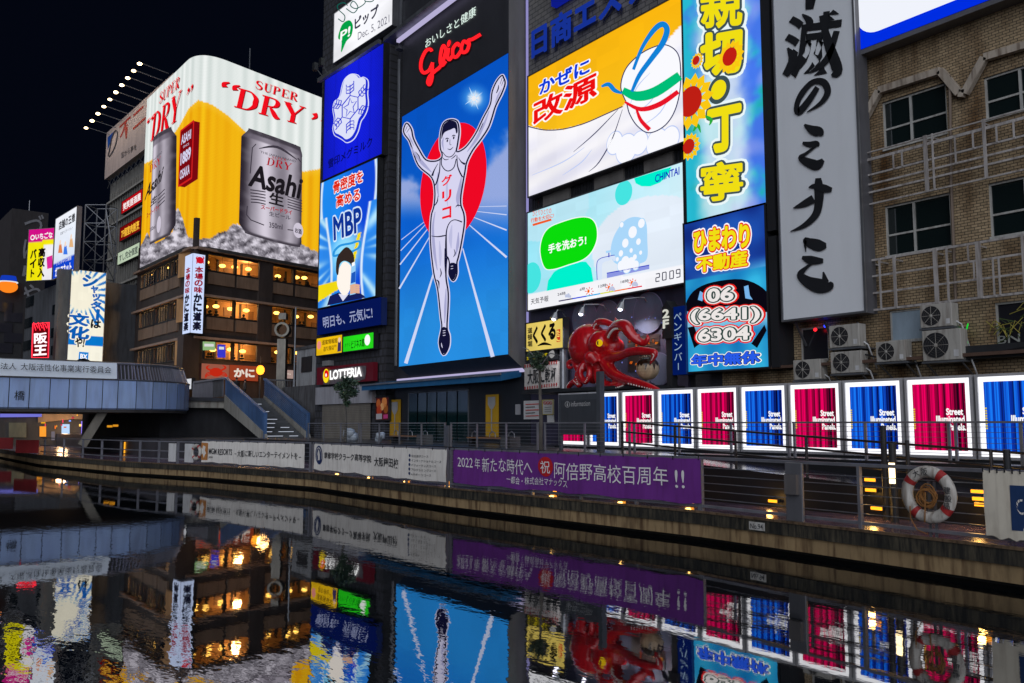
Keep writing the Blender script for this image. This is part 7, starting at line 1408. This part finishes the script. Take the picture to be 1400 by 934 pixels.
p, n_, d_ = qpt(1088); t_ = thing('control_post', 'broad flat grey post with a small box on the quay railing', 'post', p); m = MB(); m.obox(p-n_*.1+V((0, 0, .68)), d_*.24, n_*.04, V((0, 0, .68)), paint((.2, .2, .22), .4, .5, .15)); m.build('plate', t_, bevel=.02); m = MB(); m.obox(p-n_*.2+V((0, 0, .86)), d_*.17, n_*.06, V((0, 0, .23)), paint((.12, .11, .11), .5)); m.build('box', t_)
# banners on the railing: gently rippled cloth
def banner(name, label, px0, px1, zt_, zb_, base, lift=.12, sag=.05, seed=0):
    a, n_, d_ = qpt(px0, .2-lift); c, _, _ = qpt(px1, .2-lift); t_ = thing(name, label, 'banner', V((a.x, a.y, zb_)), 'banners on the quay railing'); m = MB(); nu, nv = 120, 24; L_ = (c-a).length
    def off(u, v): return .035*noise.noise((u*L_*.55, v*1.3, seed))*(.3+v)+.02*noise.noise((u*L_*1.6+v*2, v*2.5, seed+9))*(.25+v)+.012*math.sin(u*L_*3.1+v*5)*v
    def pt(u, v, l=0): p = a.lerp(c, u); zb2 = zb_+sag*abs(math.sin(u*math.pi*5+seed))+.03*noise.noise((u*7, 1, seed)); ds = max(0, .018*abs(math.sin(u*math.pi*8))); return V((p.x, p.y, zt_-ds+(zb2-zt_)*v))-n_*(off(u, v)+l)
    vs = [pt(i/nu, j/nv) for j in range(nv+1) for i in range(nu+1)]; m.add(vs, [(j*(nu+1)+i, (j+1)*(nu+1)+i, (j+1)*(nu+1)+i+1, j*(nu+1)+i+1) for j in range(nv) for i in range(nu)], base); m.build('cloth', t_, True)
    m = MB()
    for k in range(13): q = pt(min(.995, max(.005, k/12)), .03, .01); m.beam(q, q+V((0, 0, .1)), .02, .02, BLACK)
    m.build('ties', t_)
    class BA:                                  # lettering laid on the cloth
        def __init__(s): s.m = MB(); s.l = .02
        def text(s, t, u0, u1, v0, v1, mat, bold=0, shear=0):
            vs, fs, bb = textmesh(t, bold, thin=True); W, H = bb[2]-bb[0], bb[3]-bb[1]; s.m.add([pt(u0+(u1-u0)*(x-bb[0])/W+shear*(y-bb[1])/H, v1+(v0-v1)*(y-bb[1])/H, s.l) for x, y in vs], fs, mat)
        def disc(s, u, v, ru, rv, mat, l=.014, n=24): s.m.add([pt(u+ru*math.cos(2*math.pi*k/n), v+rv*math.sin(2*math.pi*k/n), l) for k in range(n)], [tuple(range(n))], mat)
        def poly(s, P, mat, l=.014): s.m.poly([pt(u, v, l) for u, v in P], mat)
        def done(s, nm='lettering'): return s.m.build(nm, t_)
    return BA()
wcl = paint((.84, .8, .74), .7, 0, .07, 2, 0, .15); ink = paint((.03, .03, .035), .6); wink = paint((.85, .82, .82), .6, 0, .05)
pur = paint((.16, .03, .25), .5, 0, .12, 1.5, 0, .15)
B = banner('purple_banner', 'long purple banner with white lettering and a red circle on the quay railing', 620, 957, 2.16, .95, pur, seed=1)
B.text('2022', .025, .105, .22, .5, wink); B.text('年', .115, .143, .22, .52, wink); B.text('新たな時代へ', .153, .39, .19, .6, wink); B.disc(.447, .36, .032, .27, paint((.5, .015, .02), .5)); B.l = .03; B.text('祝', .427, .467, .2, .54, wink); B.l = .02; B.text('阿倍野高校百周年', .485, .9, .22, .66, wink); B.text('!!', .922, .952, .26, .66, wink); B.text('一都会・株式会社マナックス', .275, .54, .66, .86, wink); B.done()
B = banner('school_banner', 'white banner with a round blue emblem and dark lettering on the quay railing', 430, 611, 2.15, .93, wcl, seed=2)
nb = paint((.012, .03, .12), .5); B.disc(.047, .42, .034, .36, nb); B.disc(.047, .42, .027, .29, wcl, .018); B.disc(.047, .42, .024, .26, nb, .022); B.poly([(.043, .24), (.05, .2), (.054, .28), (.058, .4), (.055, .6), (.05, .62), (.04, .62), (.038, .45), (.034, .4)], wcl, .026)
B.text('専修学校クラーク高等学院', .1, .5, .3, .56, ink, .014); B.text('大阪梅田校', .52, .7, .36, .68, ink, .014)
for k, s_ in enumerate(('総合進学コース', 'インターナショナルコース', 'パフォーマンスコース', 'プログラミングコース', 'eスポーツコース')): B.text(s_, .785, .785+.0155*len(s_), .2+k*.145, .28+k*.145, ink); B.disc(.772, .24+k*.145, .006, .05, nb)
B.done()
B = banner('resort_banner', 'white banner with an orange square emblem near the stairs', 276, 417, 2.13, .95, wcl, seed=3)
orr = paint((.5, .2, .05), .6); B.poly([(.0, .08), (.075, .08), (.075, .9), (.0, .9)], orr); B.poly([(.02, .2), (.05, .25), (.045, .45), (.06, .6), (.03, .8), (.015, .5)], wcl, .02); B.text('MGM RESORTS', .085, .335, .34, .62, ink, .016); B.text('JAPAN', .085, .13, .72, .84, ink); B.text('– 大阪に新しいエンターテイメントを –', .36, .975, .36, .66, ink, .012); B.done()
B = banner('cream_banner', 'cream banner with a dark blue square at the right edge, beyond the life ring', 1341, 1470, 2.2, .92, paint((.72, .66, .54), .7, 0, .1, 2, 0, .2), seed=4, lift=.2)
bb_ = paint((.015, .045, .14), .5); B.poly([(.3, .2), (.98, .2), (.98, .86), (.3, .86)], bb_); 
for k in range(9): a0 = k*.55; B.poly([(.42+.04*math.cos(a0)*(1+k*.05), .5+.1*math.sin(a0)), (.42+.05*math.cos(a0+.5)*(1+k*.05), .5+.1*math.sin(a0+.5)), (.42+.05*math.cos(a0+.5), .53+.1*math.sin(a0+.5)), (.42+.04*math.cos(a0), .53+.1*math.sin(a0))], wcl, .02)
B.done('emblem')
# red banners and white panels left
for k, (x0, x1, y0, y1, lab) in enumerate(((-40, 17, 597, 613, 'red banner cut by the left edge of the photo under the bridge'), (21, 52, 598, 619, 'red banner on the quay railing under the bridge, right of the first red one'))):
    P = [atZ(x0, y1+2, .85), atZ(x1, y1+2.5, .85)]; P = [qpt(max(54, x1))[0]]*0+P; m = MB(); h = [EYE+(p-EYE)*1.0 for p in P]; zt2 = 1.9; m.prism([V((h[0].x, h[0].y, .95)), V((h[1].x, h[1].y, .95)), V((h[1].x, h[1].y, zt2)), V((h[0].x, h[0].y, zt2))], (0, .03, 0), paint((.32, .02, .025), .6, 0, .15)); t_ = thing('red_banner', lab, 'banner', V((h[0].x, h[0].y, .95)), 'red banners under the bridge'); m.build('cloth', t_)
for k in range(8):
    px = 62+k*26; p, n_, d_ = qpt(px, .25); m = MB(); m.beam(p, p+V((0, 0, 1.25)), .12, .12, frm); tag(m.build('railing_post'), 'dark upright post of the quay railing under the bridge', 'post', 'railing posts under the bridge')
a, _, _ = qpt(56, .25); c, _, _ = qpt(276, .25)
for q0, q1 in ((qpt(56, .25)[0], qpt(171, .25)[0]), (qpt(172, .25)[0], qpt(277, .25)[0])):
    for zz_ in (1.25, .7, .25): m = MB(); m.beam(q0+V((0, 0, zz_)), q1+V((0, 0, zz_)), .06, .06, frm); tag(m.build('rail_bar'), 'dark horizontal bar of the railing under the bridge', 'rail', 'rail bars under the bridge')
for k, (x0, x1) in enumerate(((231, 241), (253, 265))):
    p, n_, d_ = qpt(x0, .2); q, _, _ = qpt(x1, .2); m = MB(); m.prism([p+V((0, 0, .1)), q+V((0, 0, .1)), q+V((0, 0, 1.15)), p+V((0, 0, 1.15))], n_*.04, WHITEP); tag(m.build('white_board'), ['plain white panel on the railing near the bridge end', 'plain white panel directly left of the small life ring'][k], 'panel', 'white panels on the railing')
# life rings
def ring(label, c, n_, R_, r_, rope=True):
    t_ = thing('life_ring', label, 'life ring', c); u = V((0, 0, 1)); e = u.cross(n_).normalized(); e = e if e.dot(RT) > 0 else -e; m = MB(); red_ = paint((.35, .02, .02), .5); wt_ = paint((.55, .52, .47), .55, 0, .15, 3, 0, .5); NU, NV_ = 48, 12
    vs = []; fs = []
    for i in range(NU):
        a_ = 2*math.pi*i/NU; dd = e*math.cos(a_)+u*math.sin(a_)
        for j in range(NV_): b2 = 2*math.pi*j/NV_; vs.append(c+dd*(R_+r_*math.cos(b2))+n_*r_*.75*math.sin(b2))
    fr = [(i*NV_+j, i*NV_+(j+1) % NV_, ((i+1) % NU)*NV_+(j+1) % NV_, ((i+1) % NU)*NV_+j) for i in range(NU) for j in range(NV_)]
    m.add(vs, fr, wt_); m.build('ring', t_, True)
    for k in range(4):
        a_ = math.pi/4+k*math.pi/2+.15; m = MB(); P = []
        for s_ in (-.13, .13):
            dd = e*math.cos(a_+s_)+u*math.sin(a_+s_)
            for j in range(NV_): b2 = 2*math.pi*j/NV_; P.append(c+dd*(R_+r_*1.04*math.cos(b2))+n_*r_*.8*math.sin(b2))
        m.add(P, [(j, (j+1) % NV_, NV_+(j+1) % NV_, NV_+j) for j in range(NV_)], red_); m.build('red_band', t_, True)
    if rope:
        m = MB(); rp3 = paint((.28, .12, .03), .8, 0, .3, 8); rg = random.Random(3)
        for k in range(7):
            cc = c-n_*.02+e*rg.uniform(-.06, .06)+u*rg.uniform(-.06, .06)-V((0, 0, .02)); ra, rb2 = rg.uniform(.12, .2), rg.uniform(.13, .22); m.tube([cc+e*ra*math.cos(q*.6)+u*rb2*math.sin(q*.6)-n_*.012*k for q in range(12)], .014, rp3, 5, False)
        m.tube([c+u*.05-n_*.12, c-u*.35-n_*.16, c-u*.55-n_*.1-e*.05], .013, rp3, 5); m.tube([c-e*.34-u*.25-n_*.12, c-e*.38-u*.5-n_*.05, c-e*.25-u*.72-n_*.05, c-e*.0-u*.78-n_*.1], .012, rp3, 5); m.build('rope', t_)
        m = MB()
        for ch, a_ in (('大', 2.0), ('阪', 1.6), ('建', .25), ('設', -.1), ('局', -.45)):
            vs, fs, bb = textmesh(ch, .01, thin=True); s_ = .15; dd = e*math.cos(a_)+u*math.sin(a_); oo = c+dd*R_-n_*(r_*.76+.01); up_ = dd if a_ > 1 else u; rt_ = up_.cross(n_)*-1; rt_ = rt_ if rt_.dot(RT) > 0 else -rt_; m.add([oo+rt_*(x-(bb[0]+bb[2])/2)*s_+up_*(y-(bb[1]+bb[3])/2)*s_ for x, y in vs], fs, ink)
        m.build('lettering', t_)
        m = MB(); 
        for s_ in (-.06, .06): m.beam(c+e*s_+n_*.12-u*(c.z-DZ), c+e*s_+n_*.12+u*.25, .035, .05, METAL)
        m.build('stand', t_)
    return t_
p, n_, d_ = qpt(1266, .1); fr_ = V((FW.x, FW.y, 0)).normalized(); cen = V((p.x, p.y, 0))+V((0, 0, EYE.z+(ray(1266, 676).z)*((p-EYE).dot(n_)/ray(1266, 676).dot(n_)))); ring('white life ring with red bands, black lettering and a coil of rope', cen, n_, .46, .12)
p, n_, d_ = qpt(269, .0); ring('small distant life ring beside the banner with the orange emblem', V((p.x, p.y, 1.5)), n_, .36, .1, False)
# amber lamps
def amber(name, label, c, ex, n_, w_=.14, h_=.036, grp='amber marker lamps', power=6):
    t_ = thing(name, label, 'lamp', c, grp); m = MB(); m.obox(c, ex*w_*1.12, n_*.05, V((0, 0, h_*1.25)), DARKM); m.build('lamp_case', t_); m = MB(); m.obox(c-n_*.052, ex*w_, n_*.012, V((0, 0, h_)), emi((255, 156, 30), 2.4, True)); m.build('lamp_glass', t_)
    if power:
        ld = bpy.data.lights.new('amber_light', 'POINT'); ld.energy = power; ld.color = (1, .55, .14); ld.shadow_soft_size = .08; o = bpy.data.objects.new('amber_light', ld); C.objects.link(o); o.parent = t_; o.location = V(c)-n_*.2-WL[t_.name]
ny = V((0, 1, 0)); ex_ = V((1, 0, 0))
for px, py, Yy, lab in ((1058, 685, 19.5, 'amber lamp left of the flat grey control post, low above the deck'), (1191, 656, 19.5, 'upper amber lamp of the stack left of the life ring'), (1192, 670, 19.5, 'middle amber lamp of the stack left of the life ring'), (1200, 695, 18.9, 'lowest amber lamp of the stack left of the life ring'), (1338, 672, 19.5, 'upper amber lamp beside the cream banner'), (1340, 682, 19.5, 'second amber lamp beside the cream banner'), (1343, 690, 19.3, 'lowest amber lamp beside the cream banner')): amber('amber_lamp', lab, atY(px, py, Yy), ex_, ny)
for px, lab in ((467, 'amber deck lamp below the emblem end of the school banner'), (511, 'amber deck lamp below the middle of the school banner'), (561, 'amber deck lamp below the course list of the school banner'), (618, 'amber deck lamp between the school banner and the purple banner'), (760, 'amber deck lamp below the red circle of the purple banner'), (853, 'amber deck lamp below the right half of the purple banner'), (945, 'amber deck lamp at the right lower corner of the purple banner')):
    p, n2_, d2_ = qpt(px, .85); amber('deck_lamp', lab, p+V((0, 0, .085)), d2_, n2_, .08, .06, 'amber deck lamps under the banners', 3)
t_ = thing('bollard_lamp', 'slim black bollard with a bright cream light strip left of the life ring', 'bollard', atY(1223, 690, 18.9)); c_ = atY(1223, 690, 18.9); zA, zB = atY(1223, 606, 18.9).z, atY(1223, 633, 18.9).z; m = MB(); m.tube([V((c_.x, c_.y, DZ)), V((c_.x, c_.y, zA))], .085, BLACK, 14); m.build('post', t_); m = MB(); m.tube([V((c_.x, c_.y-.03, atY(1223, 661, 18.9).z)), V((c_.x, c_.y-.03, zB))], .075, emi((255, 225, 170), 4, True), 12); m.build('light_strip', t_)
for k, (px, y0, Yy, lab) in enumerate(((1207, 582, 19.2, 'taller black bollard beside the one with the light strip'), (1240, 602, 19.4, 'thin black bollard just right of the one with the light strip'), (1376, 615, 18.8, 'black bollard behind the cream banner'))):
    m = MB(); p = atY(px, y0, Yy); m.tube([V((p.x, p.y, DZ)), V((p.x, p.y, p.z))], .07 if k != 1 else .045, BLACK, 12); tag(m.build('bollard'), lab, 'bollard', 'black bollards')
# number plate on the quay
c_ = QE[1]; nq = (QE[1]-QE[2]).normalized(); nrm = V((nq.y, -nq.x, 0)); nrm = nrm if nrm.y < 0 else -nrm; PQy = Plane(QE[2], QE[1]-QE[2]); t_ = thing('number_plate', 'small white number plate on the mossy quay wall', 'plate', PQy.at(1035, 719, .03)); m = MB(); m.prism(rect(PQy.off(.02), [(1024, 713), (1045, 715), (1045, 726), (1024, 724)]), -PQy.n*.015, paint((.5, .49, .46), .6, 0, .1, 6, 0, .4)); m.build('plate', t_); A = art(PQy.off(.02), .004, .002); A.thin = True; A.text('No.94', (1026, 715.5), (1043, 717), (1026, 722.5), ink, 1, .012); A.build('lettering', t_)
m = MB(); t_ = Plane(QE[4], QE[3]-QE[4]); m.prism(rect(t_.off(.03), [(335, 643), (340, 643.3), (340, 649.5), (335, 649)]), -t_.n*.02, WHITEP); tag(m.build('number_plate'), 'tiny white plate on the quay below the leftmost white banner', 'plate')
# benches with steel hoops
for k, (x0, x1, lab) in enumerate(((537, 582, 'wooden bench with steel hoops in front of the left of the glass doors'), (643, 700, 'wooden bench with steel hoops in front of the right yellow panel'))):
    a, c = atY(x0, 602, 21.5), atY(x1, 602, 21.5); t_ = thing('bench', lab, 'bench', V(((a.x+c.x)/2, 21.5, SZ)), 'benches with steel hoops'); m = MB(); zz_ = SZ+.42; m.box(a.x, c.x-.5, 21.3, 21.75, zz_-.07, zz_, paint((.28, .13, .05), .5)); m.build('seat', t_); m = MB(); m.box(c.x-.5, c.x+.2, 21.25, 21.8, SZ, zz_+.05, DKCONC); m.build('planter_end', t_); m = MB(); m.box(a.x+.1, a.x+.3, 21.35, 21.7, SZ, zz_-.07, DARKM); m.build('leg', t_)
    for j in range(3): x = a.x+.35+(c.x-a.x-.1)*j/2.2; m = MB(); m.tube([V((x-.22, 21.5, zz_)), V((x-.2, 21.5, zz_+.17)), V((x, 21.5, zz_+.27)), V((x+.2, 21.5, zz_+.17)), V((x+.22, 21.5, zz_))], .025, STEEL, 8); m.build('armrest_hoop', t_)
# refuse bags
for k, (x, y, s_, lab) in enumerate(((478, 596, .55, 'pile of white plastic bags at the foot of the left tree'), (518, 598, .4, 'smaller white plastic bag beside the menu poster'))):
    p = atY(x, y, 21.6); m = MB(); rg = random.Random(k)
    for j in range(4): m.ball(V((p.x+rg.uniform(-.4, .4)*s_*2, 21.6+rg.uniform(-.2, .2), SZ+s_*.5+.25*s_*(j % 2)*1.5)), (s_*.6, s_*.5, s_*.55), paint((.45, .5, .55), .4, 0, .1), 10, 7)
    for i, v_ in enumerate(m.v): m.v[i] = v_+V((1, 1, .6))*(.07*noise.noise(v_*4))
    tag(m.build('plastic_bag', None, True), lab, 'bag')
# small trees
def tree(label, px, base_y, Yt, crown, trunk_top, seed, n=1500, sz=.1):
    p = atY(px, base_y, Yt); t_ = thing('street_tree', label, 'tree', V((p.x, p.y, SZ)), 'small street trees'); rg = random.Random(seed); top = atY(trunk_top[0], trunk_top[1], Yt); bark = paint((.1, .09, .075), .85, 0, .3, 6, .3); m = MB()
    q = [V((p.x, p.y, SZ-.05)), V((p.x+.04, p.y, SZ+1.2)), V((p.x-.02, p.y, (SZ+top.z)/2+.5)), top]; m.tube(q, [.09, .075, .06, .045], bark, 8); cl = [(atY(x, y, Yt+rg.uniform(-.35, .35)), r) for x, y, r in crown]
    for c, r in cl: m.tube([top-V((0, 0, .3)), top.lerp(c, .5)+V((0, 0, .1)), c], [.035, .025, .012], bark, 6)
    m.build('trunk', t_); m = MB(); gm_ = [paint((.025, .05, .03), .5, 0, .3), paint((.045, .085, .05), .5, 0, .3), paint((.07, .11, .06), .5, 0, .3)]
    for c, r in cl:
        for k in range(int(n*r*r/sum(q_[1]**2 for q_ in cl))):
            d = V((rg.gauss(0, 1), rg.gauss(0, 1), rg.gauss(0, 1))).normalized()*r*rg.uniform(.25, 1.08); o_ = c+V((d.x, d.y, d.z*.85)); a_ = V((rg.gauss(0, 1), rg.gauss(0, 1), rg.gauss(0, .5))).normalized(); b2 = a_.cross(V((rg.gauss(0, 1), rg.gauss(0, 1), rg.gauss(0, 1)))).normalized(); s_ = sz*rg.uniform(.6, 1.3); m.add([o_-a_*s_, o_-b2*s_*.42, o_+a_*s_, o_+b2*s_*.42], [(0, 1, 2, 3)], gm_[int(rg.random()*2.99)])
    m.build('crown', t_)
tree('small tree with a dark bushy crown in front of the red burger sign', 472, 606, 20.8, [(475, 523, .46), (465, 530, .36), (482, 535, .38), (472, 540, .36), (475, 551, .22), (486, 524, .22)], (472, 548), 4)
tree('thin small tree in front of the striped sign', 739, 612, 20.9, [(738, 489, .28), (727, 487, .2), (733, 497, .24), (745, 496, .17), (740, 503, .16)], (738, 500), 8, 800, .08)
m = MB(); m.tube([atY(739, 500, 20.7), atY(752, 483, 20.7), atY(765, 486, 20.7)], .02, STEEL, 5); m.tube([atY(739, 497, 20.7), atY(722, 478, 20.7), atY(715, 475, 20.7)], .02, STEEL, 5)
tag(m.build('tree_stay'), 'thin steel arms by the crown of the thin small tree', 'bracket')
